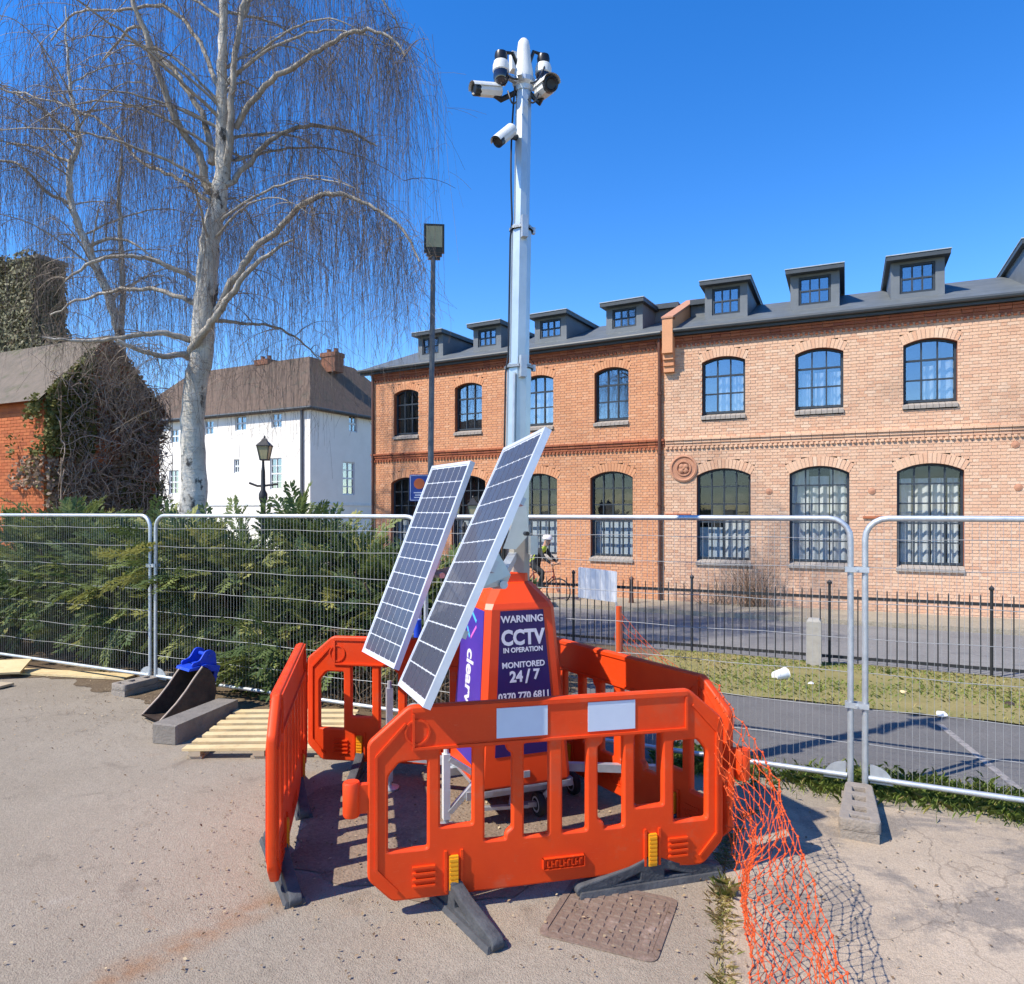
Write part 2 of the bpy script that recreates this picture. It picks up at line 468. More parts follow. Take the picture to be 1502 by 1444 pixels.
# ------------------------------------------------------------------ mesh helpers
class MB:
    def __init__(self):
        self.v, self.f, self.a = [], [], []

    def add(self, verts, faces, rnd=0.0):
        o = len(self.v)
        self.v.extend(tuple(p) for p in verts)
        self.a.extend([rnd] * len(verts))
        self.f.extend(tuple(i + o for i in f) for f in faces)
        return self

    def box(self, x0, x1, y0, y1, z0, z1, rnd=0.0):
        return self.add([(x0, y0, z0), (x1, y0, z0), (x1, y1, z0), (x0, y1, z0), (x0, y0, z1), (x1, y0, z1), (x1, y1, z1), (x0, y1, z1)],
                        [(0, 3, 2, 1), (4, 5, 6, 7), (0, 1, 5, 4), (1, 2, 6, 5), (2, 3, 7, 6), (3, 0, 4, 7)], rnd)

    def openbox(self, x0, x1, y0, y1, z0, z1, rnd=0.0):          # no back face
        return self.add([(x0, y0, z0), (x1, y0, z0), (x1, y1, z0), (x0, y1, z0), (x0, y0, z1), (x1, y0, z1), (x1, y1, z1), (x0, y1, z1)],
                        [(0, 3, 2, 1), (4, 5, 6, 7), (0, 1, 5, 4), (1, 2, 6, 5), (3, 0, 4, 7)], rnd)

    def bar(self, p, q, w, h=None, up=(0, 0, 1)):
        """square-section bar from p to q"""
        h = h or w
        p, q = Vector(p), Vector(q)
        d = (q - p).normalized()
        up = Vector(up)
        if abs(d.dot(up)) > 0.98:
            up = Vector((0, 1, 0))
        s = d.cross(up).normalized() * (w / 2)
        t = s.cross(d).normalized() * (h / 2)
        vs = [e + a * s + b * t for e in (p, q) for a, b in ((-1, -1), (1, -1), (1, 1), (-1, 1))]
        return self.add(vs, [(0, 1, 2, 3), (7, 6, 5, 4), (0, 4, 5, 1), (1, 5, 6, 2), (2, 6, 7, 3), (3, 7, 4, 0)])

    def tube(self, pts, rad, n=8, cap=True, rnd=0.0):
        pts = [Vector(p) for p in pts]
        if not hasattr(rad, '__len__'):
            rad = [rad] * len(pts)
        vs, fs = [], []
        prev = None
        for i, p in enumerate(pts):
            d = (pts[min(i + 1, len(pts) - 1)] - pts[max(i - 1, 0)]).normalized()
            if prev is None:
                ref = Vector((0, 0, 1)) if abs(d.z) < 0.9 else Vector((1, 0, 0))
                s = d.cross(ref).normalized()
            else:
                s = (prev - d * prev.dot(d)).normalized()
            prev = s
            t = d.cross(s)
            for k in range(n):
                a = 2 * math.pi * k / n
                vs.append(p + (s * math.cos(a) + t * math.sin(a)) * rad[i])
        for i in range(len(pts) - 1):
            for k in range(n):
                k2 = (k + 1) % n
                fs.append((i * n + k, i * n + k2, (i + 1) * n + k2, (i + 1) * n + k))
        if cap:
            fs.append(tuple(range(n - 1, -1, -1)))
            fs.append(tuple((len(pts) - 1) * n + k for k in range(n)))
        return self.add(vs, fs, rnd)

    def lathe(self, prof, n=16, mat=None, rnd=0.0):
        """profile of (r,z) about z, placed with matrix"""
        vs, fs = [], []
        for r, z in prof:
            for k in range(n):
                a = 2 * math.pi * k / n
                p = Vector((r * math.cos(a), r * math.sin(a), z))
                vs.append(mat @ p if mat is not None else p)
        for i in range(len(prof) - 1):
            for k in range(n):
                k2 = (k + 1) % n
                fs.append((i * n + k, i * n + k2, (i + 1) * n + k2, (i + 1) * n + k))
        if prof[0][0] > 1e-5:
            fs.append(tuple(range(n - 1, -1, -1)))
        if prof[-1][0] > 1e-5:
            fs.append(tuple((len(prof) - 1) * n + k for k in range(n)))
        return self.add(vs, fs, rnd)

    def rings(self, rings, cap=True):
        n = len(rings[0])
        vs = [p for r in rings for p in r]
        fs = []
        for i in range(len(rings) - 1):
            for k in range(n):
                k2 = (k + 1) % n
                fs.append((i * n + k, i * n + k2, (i + 1) * n + k2, (i + 1) * n + k))
        if cap:
            fs.append(tuple(range(n - 1, -1, -1)))
            fs.append(tuple((len(rings) - 1) * n + k for k in range(n)))
        return self.add(vs, fs)

    def mesh(self, name, mat, smooth=None, attr=False):
        me = bpy.data.meshes.new(name)
        me.from_pydata(self.v, [], self.f)
        me.materials.append(mat)
        if attr:
            at_ = me.attributes.new("rnd", 'FLOAT', 'POINT')
            at_.data.foreach_set("value", self.a)
        finish(me, smooth)
        return me

    def build(self, name, mat, parent=None, smooth=None, attr=False, loc=None):
        return link(name, self.mesh(name, mat, smooth, attr), parent, loc)


def finish(me, smooth):
    if smooth:
        me.polygons.foreach_set("use_smooth", [True] * len(me.polygons))
        me.set_sharp_from_angle(angle=R(smooth))
    me.update()


def link(name, data, parent=None, loc=None):
    o = bpy.data.objects.new(name, data)
    COL.objects.link(o)
    if parent is not None:
        o.parent = parent
    if loc is not None:
        o.location = loc
    return o


def np_mesh(name, V, Fc, mat, parent=None, rnd=None, smooth=False):
    """fast mesh from numpy: V (n,3), Fc (m,k)"""
    me = bpy.data.meshes.new(name)
    m, k = Fc.shape
    me.vertices.add(len(V))
    me.vertices.foreach_set("co", np.ascontiguousarray(V, dtype=np.float32).ravel())
    me.loops.add(m * k)
    me.loops.foreach_set("vertex_index", np.ascontiguousarray(Fc, dtype=np.int32).ravel())
    me.polygons.add(m)
    me.polygons.foreach_set("loop_start", np.arange(0, m * k, k, dtype=np.int32))
    if smooth:
        me.polygons.foreach_set("use_smooth", np.ones(m, dtype=bool))
    if rnd is not None:
        a = me.attributes.new("rnd", 'FLOAT', 'POINT')
        a.data.foreach_set("value", np.ascontiguousarray(rnd, dtype=np.float32))
    me.materials.append(mat)
    me.update(calc_edges=True)
    return link(name, me, parent)


def thing(name, label, cat, loc=(0, 0, 0), rz=0.0, group=None):
    o = bpy.data.objects.new(name, None)
    COL.objects.link(o)
    o.location = loc
    o.rotation_euler = (0, 0, rz)
    o.empty_display_size = 0.2
    tag(o, label, cat, group)
    return o


def tag(o, label=None, cat=None, group=None, kind=None):
    if label:
        o["label"] = label
    if cat:
        o["category"] = cat
    if group:
        o["group"] = group
    if kind:
        o["kind"] = kind
    return o


def fillet(poly, r, seg=4):
    """round the corners of a closed 2D polygon"""
    out = []
    n = len(poly)
    for i in range(n):
        p0, p1, p2 = Vector(poly[i - 1]), Vector(poly[i]), Vector(poly[(i + 1) % n])
        a, b = (p0 - p1), (p2 - p1)
        rr = min(r, a.length * 0.45, b.length * 0.45)
        s, e = p1 + a.normalized() * rr, p1 + b.normalized() * rr
        for k in range(seg + 1):
            t = k / seg
            out.append(s * (1 - t) ** 2 + p1 * 2 * t * (1 - t) + e * t * t)
    return out


def plate_mesh(name, outer, holes, thick, bevel, mat, smooth=40):
    """flat plate with holes, drawn in x,z and thick along y (centred), with rounded edges"""
    cu = bpy.data.curves.new("tmp_curve", 'CURVE')
    cu.dimensions = '2D'
    cu.fill_mode = 'BOTH'
    for loop in [outer] + holes:
        sp = cu.splines.new('POLY')
        sp.points.add(len(loop) - 1)
        for p, q in zip(sp.points, loop):
            p.co = (q[0], q[1], 0, 1)
        sp.use_cyclic_u = True
    cu.extrude = max(thick / 2 - bevel, 0.0005)
    cu.bevel_depth = bevel
    cu.bevel_resolution = 1
    ob = bpy.data.objects.new("tmp_curve", cu)
    COL.objects.link(ob)
    dg = bpy.context.evaluated_depsgraph_get()
    me = bpy.data.meshes.new_from_object(ob.evaluated_get(dg))
    bpy.data.objects.remove(ob)
    bpy.data.curves.remove(cu)
    me.name = name
    me.transform(Matrix.Rotation(math.pi / 2, 4, 'X'))
    me.materials.clear()
    me.materials.append(mat)
    finish(me, smooth)
    return me


def text_mesh(body, size, mat, bold=0.0, extrude=0.0012, squeeze=1.0):
    cu = bpy.data.curves.new("tmp_text", 'FONT')
    cu.body = body
    cu.size = size
    cu.align_x = 'CENTER'
    cu.align_y = 'CENTER'
    cu.offset = bold
    cu.extrude = extrude
    cu.resolution_u = 3
    ob = bpy.data.objects.new("tmp_text", cu)
    COL.objects.link(ob)
    dg = bpy.context.evaluated_depsgraph_get()
    me = bpy.data.meshes.new_from_object(ob.evaluated_get(dg))
    bpy.data.objects.remove(ob)
    bpy.data.curves.remove(cu)
    me.transform(Matrix.Diagonal((squeeze, 1, 1, 1)))
    me.materials.clear()
    me.materials.append(mat)
    me.name = "lettering"
    return me


def frame_matrix(o, ex, ey, ez):
    m = Matrix.Identity(4)
    for i, e in enumerate((ex, ey, ez)):
        e = Vector(e)
        for r in range(3):
            m[r][i] = e[r]
    for r in range(3):
        m[r][3] = o[r]
    return m


# ------------------------------------------------------------------ the ground
def zprof(v):
    if v <= 7.9:
        return 0.0
    if v <= 11.5:
        t = (v - 7.9) / 3.6
        return -0.30 * t
    if v <= 18.2:
        return -0.30 - 0.12 * (v - 11.5) / 6.7
    return -0.42


def ground_mat(name, base, base2, dark, light, grain=90.0, streak=False, crack=0.0, blotch=0.9, stain=(0.56, 0.72)):
    m = new_mat(name)
    n, l = nodes_of(m)
    b = n["Principled BSDF"]
    b.inputs["Roughness"].default_value = 0.92
    b.inputs["Specular IOR Level"].default_value = 0.15
    tc = n.new("ShaderNodeTexCoord")

    def noise(scale, det=6, rough=0.62, dist=0.0):
        z = n.new("ShaderNodeTexNoise")
        z.inputs["Scale"].default_value = scale
        z.inputs["Detail"].default_value = det
        z.inputs["Roughness"].default_value = rough
        z.inputs["Distortion"].default_value = dist
        l.new(tc.outputs["Object"], z.inputs["Vector"])
        return z.outputs["Fac"]

    def rng_(sock, a, b_, lo=0.0, hi=1.0):
        r = n.new("ShaderNodeMapRange")
        r.inputs["From Min"].default_value = a
        r.inputs["From Max"].default_value = b_
        r.inputs["To Min"].default_value = lo
        r.inputs["To Max"].default_value = hi
        l.new(sock, r.inputs["Value"])
        return r.outputs[0]

    def mix(fac, c1, c2, mode='MIX'):
        x = n.new("ShaderNodeMixRGB")
        x.blend_type = mode
        if isinstance(fac, float):
            x.inputs["Fac"].default_value = fac
        else:
            l.new(fac, x.inputs["Fac"])
        for s, c in (("Color1", c1), ("Color2", c2)):
            if isinstance(c, tuple):
                x.inputs[s].default_value = (*c, 1)
            else:
                l.new(c, x.inputs[s])
        return x.outputs[0]
    c = mix(rng_(noise(blotch, 7), 0.35, 0.65), base, base2)
    c = mix(rng_(noise(2.3 if stain[0] > 0.52 else 1.35, 8, 0.7, 0.6), stain[0], stain[1], 0, 0.75), c, dark)
    c = mix(rng_(noise(5.5, 6, 0.7), 0.6, 0.75, 0, 0.6), c, light)
    if streak:
        # a rust run-off streak across the near tarmac, and leaf-mould edges
        sep = n.new("ShaderNodeSeparateXYZ")
        l.new(tc.outputs["Object"], sep.inputs[0])
        # signed distance to the line through (-1.69,2.95) - (-1.15,3.62)
        d = Vector((0.54, 0.67, 0)).normalized()
        nx, ny = d.y, -d.x
        off = -(nx * -1.69 + ny * 2.95)
        a1 = n.new("ShaderNodeMath"); a1.operation = 'MULTIPLY'; a1.inputs[1].default_value = nx
        l.new(sep.outputs["X"], a1.inputs[0])
        a2 = n.new("ShaderNodeMath"); a2.operation = 'MULTIPLY_ADD'; a2.inputs[1].default_value = ny
        l.new(sep.outputs["Y"], a2.inputs[0])
        l.new(a1.outputs[0], a2.inputs[2])
        a3 = n.new("ShaderNodeMath"); a3.operation = 'ADD'; a3.inputs[1].default_value = off
        l.new(a2.outputs[0], a3.inputs[0])
        wob = n.new("ShaderNodeMath"); wob.operation = 'MULTIPLY_ADD'
        wob.inputs[1].default_value = 0.14; wob.inputs[2].default_value = -0.07
        l.new(noise(2.0, 5), wob.inputs[0])
        a4 = n.new("ShaderNodeMath"); a4.operation = 'ADD'
        l.new(a3.outputs[0], a4.inputs[0]); l.new(wob.outputs[0], a4.inputs[1])
        ab = n.new("ShaderNodeMath"); ab.operation = 'ABSOLUTE'
        l.new(a4.outputs[0], ab.inputs[0])
        near = rng_(ab.outputs[0], 0.01, 0.15, 0.72, 0.0)
        lim = rng_(sep.outputs["Y"], 3.65, 3.9, 1.0, 0.0)
        pr = n.new("ShaderNodeMath"); pr.operation = 'MULTIPLY'
        l.new(near, pr.inputs[0]); l.new(lim, pr.inputs[1])
        pr2 = n.new("ShaderNodeMath"); pr2.operation = 'MULTIPLY'
        l.new(pr.outputs[0], pr2.inputs[0]); l.new(rng_(noise(9, 5), 0.3, 0.6), pr2.inputs[1])
        c = mix(pr2.outputs[0], c, (0.26, 0.135, 0.065))
        # earth swept against things
        c = mix(rng_(noise(1.1, 8, 0.75, 1.0), 0.60, 0.74, 0, 0.7), c, (0.30, 0.21, 0.14))
    # grain of the aggregate
    vr = n.new("ShaderNodeTexVoronoi")
    vr.inputs["Scale"].default_value = grain
    l.new(tc.outputs["Object"], vr.inputs["Vector"])
    hs_ = n.new("ShaderNodeSeparateColor")
    l.new(vr.outputs["Color"], hs_.inputs[0])
    c = mix(1.0, c, rng_(hs_.outputs[0], 0, 1, 0.86, 1.12), 'MULTIPLY')
    hgt = rng_(vr.outputs["Distance"], 0, 0.6, 1, 0)
    if crack > 0:
        vc = n.new("ShaderNodeTexVoronoi")
        vc.feature = 'DISTANCE_TO_EDGE'
        vc.inputs["Scale"].default_value = 0.75
        vm = n.new("ShaderNodeVectorMath")
        vm.operation = 'ADD'
        nzc = n.new("ShaderNodeTexNoise")
        nzc.inputs["Scale"].default_value = 2.2
        nzc.inputs["Detail"].default_value = 6
        l.new(tc.outputs["Object"], nzc.inputs["Vector"])
        sc_ = n.new("ShaderNodeVectorMath")
        sc_.operation = 'SCALE'
        sc_.inputs["Scale"].default_value = 0.7
        l.new(nzc.outputs["Color"], sc_.inputs[0])
        l.new(tc.outputs["Object"], vm.inputs[0])
        l.new(sc_.outputs[0], vm.inputs[1])
        l.new(vm.outputs[0], vc.inputs["Vector"])
        c = mix(rng_(vc.outputs["Distance"], 0.001, 0.007, crack, 0), c, (0.10, 0.075, 0.055))
    l.new(c, b.inputs["Base Color"])
    bp = n.new("ShaderNodeBump")
    bp.inputs["Strength"].default_value = 0.5
    bp.inputs["Distance"].default_value = 0.006
    l.new(hgt, bp.inputs["Height"])
    bp2 = n.new("ShaderNodeBump")
    bp2.inputs["Strength"].default_value = 0.4
    bp2.inputs["Distance"].default_value = 0.03
    l.new(noise(6, 6), bp2.inputs["Height"])
    l.new(bp.outputs[0], bp2.inputs["Normal"])
    l.new(bp2.outputs[0], b.inputs["Normal"])
    return m


M_YARD = ground_mat("yard_tarmac", (0.262, 0.218, 0.163), (0.32, 0.270, 0.206), (0.17, 0.138, 0.104), (0.36, 0.315, 0.255), 130, streak=True, blotch=0.55)
M_SLAB = ground_mat("yard_concrete", (0.45, 0.36, 0.265), (0.37, 0.295, 0.215), (0.20, 0.175, 0.15), (0.52, 0.43, 0.33), 150, crack=0.4, blotch=1.1, stain=(0.50, 0.58))
M_PATH = ground_mat("path_tarmac", (0.135, 0.13, 0.125), (0.165, 0.157, 0.148), (0.10, 0.097, 0.094), (0.22, 0.21, 0.195), 110, crack=0.2)
M_ROAD = ground_mat("road_tarmac", (0.20, 0.192, 0.182), (0.24, 0.23, 0.215), (0.12, 0.12, 0.125), (0.26, 0.25, 0.24), 60)
M_PAVE = ground_mat("pavement_slabs", (0.36, 0.31, 0.23), (0.30, 0.26, 0.20), (0.2, 0.19, 0.12), (0.42, 0.38, 0.3), 40)
M_EARTH = ground_mat("gritty_earth", (0.205, 0.150, 0.105), (0.26, 0.198, 0.145), (0.12, 0.085, 0.06), (0.34, 0.275, 0.215), 60, blotch=2.0)
M_SOIL = ground_mat("soil", (0.12, 0.085, 0.055), (0.19, 0.14, 0.085), (0.06, 0.045, 0.03), (0.26, 0.2, 0.13), 50)
M_TURF = ground_mat("dry_turf", (0.30, 0.245, 0.10), (0.22, 0.20, 0.07), (0.26, 0.165, 0.075), (0.36, 0.30, 0.15), 70)
M_LAND = ground_mat("land", (0.16, 0.16, 0.10), (0.13, 0.14, 0.07), (0.1, 0.1, 0.05), (0.2, 0.19, 0.12), 5)


def strip(name, u0, u1, v0, v1, mat, dz=0.0, nu=2, nv=8, wob=0.0, thick=None, kind="structure"):
    V, Fc = [], []
    for j in range(nv + 1):
        v = v0 + (v1 - v0) * j / nv
        for i in range(nu + 1):
            u = u0 + (u1 - u0) * i / nu
            vv = v
            if wob and j in (0, nv):
                vv += random.uniform(-wob, wob)
            V.append(uv(u, vv, zprof(vv) + dz))
    for j in range(nv):
        for i in range(nu):
            a = j * (nu + 1) + i
            Fc.append((a, a + 1, a + nu + 2, a + nu + 1))
    mb = MB()
    mb.add(V, Fc)
    if thick:
        # skirt on the near side (a kerb face)
        o = [uv(u0 + (u1 - u0) * i / nu, v0, zprof(v0) + dz) for i in range(nu + 1)]
        lo = [p - Vector((0, 0, thick)) for p in o]
        n0 = nu + 1
        mb.add(lo + o, [(i, i + 1, n0 + i + 1, n0 + i) for i in range(nu)])
    ob = mb.build(name, mat)
    tag(ob, kind=kind)
    return ob


g = MB()
g.add([(-1500, -400, -0.6), (1500, -400, -0.6), (1500, 2200, -0.6), (-1500, 2200, -0.6)], [(0, 1, 2, 3)])
tag(g.build("land", M_LAND), kind="structure")
strip("yard", -40, 30, -14, 5.55, M_YARD, 0.0, nu=4, nv=4)
strip("planting_bed", -45, -2.7, 5.55, 11.58, M_SOIL, 0.0, nu=6, nv=16)
strip("path", -2.7, 30, 5.55, 7.95, M_PATH, 0.0, nu=4, nv=3)
strip("grass_verge", -2.7, 30, 7.9, 11.6, M_TURF, 0.012, nu=60, nv=8, wob=0.07)
strip("road", -45, 40, 11.55, 16.2, M_ROAD, 0.004, nu=4, nv=8)
strip("pavement", -45, 40, 16.2, 30, M_PAVE, 0.10, nu=4, nv=8, thick=0.12)

dr = MB()
pts_a, pts_b = [], []
for i in range(161):
    u_ = -10.5 + 7.2 * i / 160
    pts_a.append(uv(u_, 5.56, 0.006))
    pts_b.append(uv(u_, 5.12 + 0.10 * math.sin(u_ * 2.1) + 0.06 * math.sin(u_ * 5.3 + 1) + 0.04 * math.sin(u_ * 13) + random.uniform(-.02, .02), 0.005))
dr.add(pts_b + pts_a, [(i, i + 1, 162 + i, 161 + i) for i in range(160)])
tag(dr.build("earth_edge", M_SOIL), kind="structure")

pa_, pb_ = gnd(1378, 1063), gnd(1540, 1196)
dd = (pb_ - pa_).normalized()
ss_ = Vector((-dd.y, dd.x, 0)) * 0.03
ln_ = MB().add([pa_ - ss_ + Vector((0, 0, .004)), pb_ - ss_ + Vector((0, 0, .004)), pb_ + ss_ + Vector((0, 0, .004)), pa_ + ss_ + Vector((0, 0, .004))], [(0, 1, 2, 3)])
tag(ln_.build("worn_line", pm("worn_line_paint", (0.34, 0.31, 0.28), (0.22, 0.20, 0.19), 22, 0.9, c3=(0.15, 0.145, 0.14), scale3=14, thresh3=(0.5, 0.6))), kind="structure")

be = MB()
ring_ = []
for i in range(90):
    a_ = 2 * math.pi * i / 90
    k_r = 1.0 + 0.06 * math.sin(3 * a_ + 1) + 0.05 * math.sin(7 * a_) + 0.03 * math.sin(17 * a_) + random.uniform(-.015, .015)
    ring_.append(Vector((-0.22 + 1.22 * k_r * math.cos(a_), 4.62 + 0.98 * k_r * math.sin(a_) + 0.05 * math.cos(a_), 0.004)))
be.add(ring_, [tuple(range(90))])
tag(be.build("bare_earth", M_EARTH), kind="structure")

# paler concrete bay on the right of the yard, its joint full of weeds
slab = MB()
Lp = [Vector((0.62, 2.0)), Vector((0.875, 2.95)), Vector((1.08, 3.66)), Vector((1.30, 4.30)), Vector((1.62, 4.70))]
poly = [Vector((p.x, p.y, 0.006)) for p in Lp]
e1 = uv(0.2, 5.30)
e2 = uv(12, 5.30)
top = [Vector((e1.x, e1.y, 0.006)), Vector((e2.x, e2.y, 0.006)), Vector((9, 0.5, 0.006)), Vector((0.4, 0.5, 0.006))]
allp = poly + top
slab.add(allp, [tuple(range(len(allp)))])
tag(slab.build("concrete_bay", M_SLAB), kind="structure")


# ------------------------------------------------------------------ brick buildings across the road
def arch(w, rise):
    Rr = (w * w / 4 + rise * rise) / (2 * rise)
    return Rr, math.asin(w / 2 / Rr)


def subtract(ints, a, b):
    out = []
    for x0, x1 in ints:
        if b <= x0 or a >= x1:
            out.append((x0, x1))
        else:
            if a - x0 > 0.004:
                out.append((x0, a))
            if x1 - b > 0.004:
                out.append((b, x1))
    return out


BH, BJ = 0.0700, 0.012
FULL = {}


def facade(parent, L, z0, z1, wins, bmat, loose_zone=None, skip=None):
    """brick by brick Flemish bond with window openings; wins: (xc, w, zsill, zspring, rise, ring)"""
    mort, rest = MB(), MB()
    loose = []
    nc = int((z1 - z0) / BH)
    for c in range(nc):
        a, b = z0 + c * BH, z0 + (c + 1) * BH
        zm = (a + b) / 2
        ints = [(0.0, L)]
        for (xc, w, zs, zp, rise, ring) in wins:
            Rr, th = arch(w, rise)
            zc = zp + rise - Rr
            hw = 0
            if zs - 0.14 < zm <= zp:
                hw = w / 2
            elif zm > zp:
                q = (Rr + ring) ** 2 - (zm - zc) ** 2
                if q > 0:
                    hw = min(math.sqrt(q), w / 2 + (zm - zp) * math.tan(th))
            if hw > 0:
                ints = subtract(ints, xc - hw, xc + hw)
        for x0, x1 in ints:
            mort.add([(x0, 0.012, a), (x1, 0.012, a), (x1, 0.012, b), (x0, 0.012, b)], [(0, 1, 2, 3)])
        # bond
        x = -0.17 if c % 2 else 0.0
        k = 0
        while x < L:
            wd = 0.225 if k % 2 == 0 else 0.1125
            bx0, bx1 = x + BJ / 2, x + wd - BJ / 2
            for x0, x1 in ints:
                s0, s1 = max(bx0, x0 + 0.002), min(bx1, x1 - 0.002)
                if s1 - s0 < 0.02:
                    continue
                tone = random.random()
                if k % 2:
                    tone = min(1, tone * 0.6 + 0.4)
                pr = random.uniform(-0.0025, 0.0025)
                whole = abs((s1 - s0) - (wd - BJ)) < 1e-5
                if loose_zone and whole and loose_zone(x, zm) and len(loose) < 300:
                    loose.append((s0, pr, a + BJ / 2, tone, k % 2))
                else:
                    rest.openbox(s0, s1, pr, 0.03, a + BJ / 2, b - BJ / 2, tone)
            x += wd
            k += 1
    mort.build("mortar_bed", M_MORTAR, parent)
    if loose:
        for half in (0, 1):
            wd = (0.1125 if half else 0.225) - BJ
            FULL[half] = MB().openbox(0, wd, 0, 0.03, 0, BH - BJ).mesh("brick", bmat)
        for (x, pr, z, tone, half) in loose:
            o = link("brick", FULL[half], parent, (x, pr, z))
            o["tone"] = tone
    tag(rest.build("brickwork", bmat, parent, attr=True), kind="stuff")


PANES = {}


def pane_mesh(w, h, gm=None):
    key = (round(w, 3), round(h, 3), gm is None)
    if key not in PANES:
        PANES[key] = MB().add([(0, 0, 0), (w, 0, 0), (w, 0, h), (0, 0, h), (0, 0.006, 0), (w, 0.006, 0), (w, 0.006, h), (0, 0.006, h)],
                              [(0, 1, 2, 3), (7, 6, 5, 4)]).mesh("pane", gm or M_GLASS)
    return PANES[key]


def curtain(parent, x0, x1, z0, z1, y, mat, amp=0.03, waves=6):
    n = 40
    vs, fs = [], []
    ph = random.uniform(0, 6)
    for i in range(n + 1):
        t = i / n
        yy = y + amp * math.sin(waves * 2 * math.pi * t + ph) + amp * 0.4 * math.sin(waves * 5.1 * t + ph)
        x = x0 + (x1 - x0) * t
        vs += [(x, yy, z0), (x, yy * 0.3 + y * 0.7, z1)]
    for i in range(n):
        fs.append((2 * i, 2 * i + 2, 2 * i + 3, 2 * i + 1))
    return MB().add(vs, fs).build("curtain", mat, parent, smooth=60)


def window(parent, xc, w, zs, zp, rise, ring, cols, rows, bmat, cover=None, label=None):
    """arched steel window: reveal, frame, panes, arch of upright bricks, sill"""
    e = bpy.data.objects.new("window", None)
    COL.objects.link(e)
    e.parent = parent
    e.location = (xc, 0, zs)
    if label:
        e["label"] = label
    H = zp - zs
    top = H + rise
    Rr, th = arch(w, rise)
    zc = H + rise - Rr
    D = 0.15
    # reveal: jambs and soffit
    rv = MB()
    hw = w / 2
    rv.add([(-hw, 0.004, 0), (-hw, D + 0.06, 0), (-hw, D + 0.06, H), (-hw, 0.004, H)], [(0, 1, 2, 3)], 0.2)
    rv.add([(hw, 0.004, 0), (hw, D + 0.06, 0), (hw, D + 0.06, H), (hw, 0.004, H)], [(3, 2, 1, 0)], 0.2)
    N = 12
    vs = []
    for i in range(N + 1):
        a = -th + 2 * th * i / N
        vs += [(Rr * math.sin(a), 0.004, zc + Rr * math.cos(a)), (Rr * math.sin(a), D + 0.06, zc + Rr * math.cos(a))]
    rv.add(vs, [(2 * i, 2 * i + 1, 2 * i + 3, 2 * i + 2) for i in range(N)], 0.2)
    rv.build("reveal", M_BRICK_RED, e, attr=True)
    # arch bricks
    n = max(8, int(2 * th * (Rr + ring / 2) / 0.082))
    for i in range(n):
        a0 = -th + 2 * th * (i + 0.06) / n
        a1 = -th + 2 * th * (i + 0.94) / n
        p = []
        for yy in (-0.004, 0.03):
            for rr, aa in ((Rr + 0.004, a0), (Rr + 0.004, a1), (Rr + ring, a1), (Rr + ring, a0)):
                p.append((rr * math.sin(aa), yy, zc + rr * math.cos(aa)))
        o = MB().add(p, [(0, 1, 2, 3), (0, 4, 5, 1), (1, 5, 6, 2), (2, 6, 7, 3), (3, 7, 4, 0)]).build("arch_brick", bmat, e)
        o["tone"] = random.uniform(0.1, 0.95)
    vs = []
    for i in range(N + 1):
        a = -th + 2 * th * i / N
        vs += [(Rr * math.sin(a), 0.013, zc + Rr * math.cos(a)), ((Rr + ring) * math.sin(a), 0.013, zc + (Rr + ring) * math.cos(a))]
    MB().add(vs, [(2 * i, 2 * i + 2, 2 * i + 3, 2 * i + 1) for i in range(N)]).build("arch_mortar", M_MORTAR, e)
    # sloping brick sill
    sl = MB()
    nb = max(6, int(w / 0.11))
    for i in range(nb):
        x0 = -hw - 0.02 + (w + 0.04) * i / nb
        x1 = -hw - 0.02 + (w + 0.04) * (i + 0.93) / nb
        sl.add([(x0, -0.045, -0.15), (x1, -0.045, -0.15), (x1, 0.06, -0.15), (x0, 0.06, -0.15), (x0, -0.05, -0.075), (x1, -0.05, -0.075), (x1, D + 0.03, 0.004), (x0, D + 0.03, 0.004)],
               [(4, 5, 6, 7), (0, 1, 5, 4), (1, 2, 6, 5), (3, 0, 4, 7)])
    sl.build("sill", M_SILL, e)
    # steel frame
    fr = MB()
    bw = 0.032
    y0, y1 = D - 0.02, D + 0.03
    fr.box(-hw, -hw + 0.05, y0, y1, 0.006, top)
    fr.box(hw - 0.05, hw, y0, y1, 0.006, top)
    fr.box(-hw + 0.05, hw - 0.05, y0, y1, 0.006, 0.055)
    pw = (w - 0.1) / cols
    ph = (top - 0.06) / rows
    for i in range(1, cols):
        x = -hw + 0.05 + pw * i
        fr.box(x - bw / 2, x + bw / 2, y0, y1, 0.055, top)
    for j in range(1, rows):
        z = 0.055 + ph * j
        fr.box(-hw + 0.05, hw - 0.05, y0 + 0.004, y1 - 0.004, z - bw / 2 * (1.6 if j == 2 else 1), z + bw / 2)
    # arched head of the frame
    vs = []
    for i in range(N + 1):
        a = -th + 2 * th * i / N
        for rr in (Rr - 0.045, Rr + 0.02):
            vs.append((rr * math.sin(a), y0 - 0.003, zc + rr * math.cos(a)))
    fr.add(vs, [(2 * i, 2 * i + 2, 2 * i + 3, 2 * i + 1) for i in range(N)])
    fr.build("frame", M_FRAME, e)
    for i in range(cols):
        for j in range(rows):
            o = link("pane", pane_mesh(pw - bw + 0.006, ph - bw + 0.006, M_GLASS0 if zs < 2 else None), e,
                     (-hw + 0.05 + pw * i + bw / 2 - 0.003, D + 0.012, 0.055 + ph * j + bw / 2 - 0.003))
            o.rotation_euler = (random.uniform(-0.006, 0.006), 0, random.uniform(-0.006, 0.006))
    # the room behind
    rm = MB()
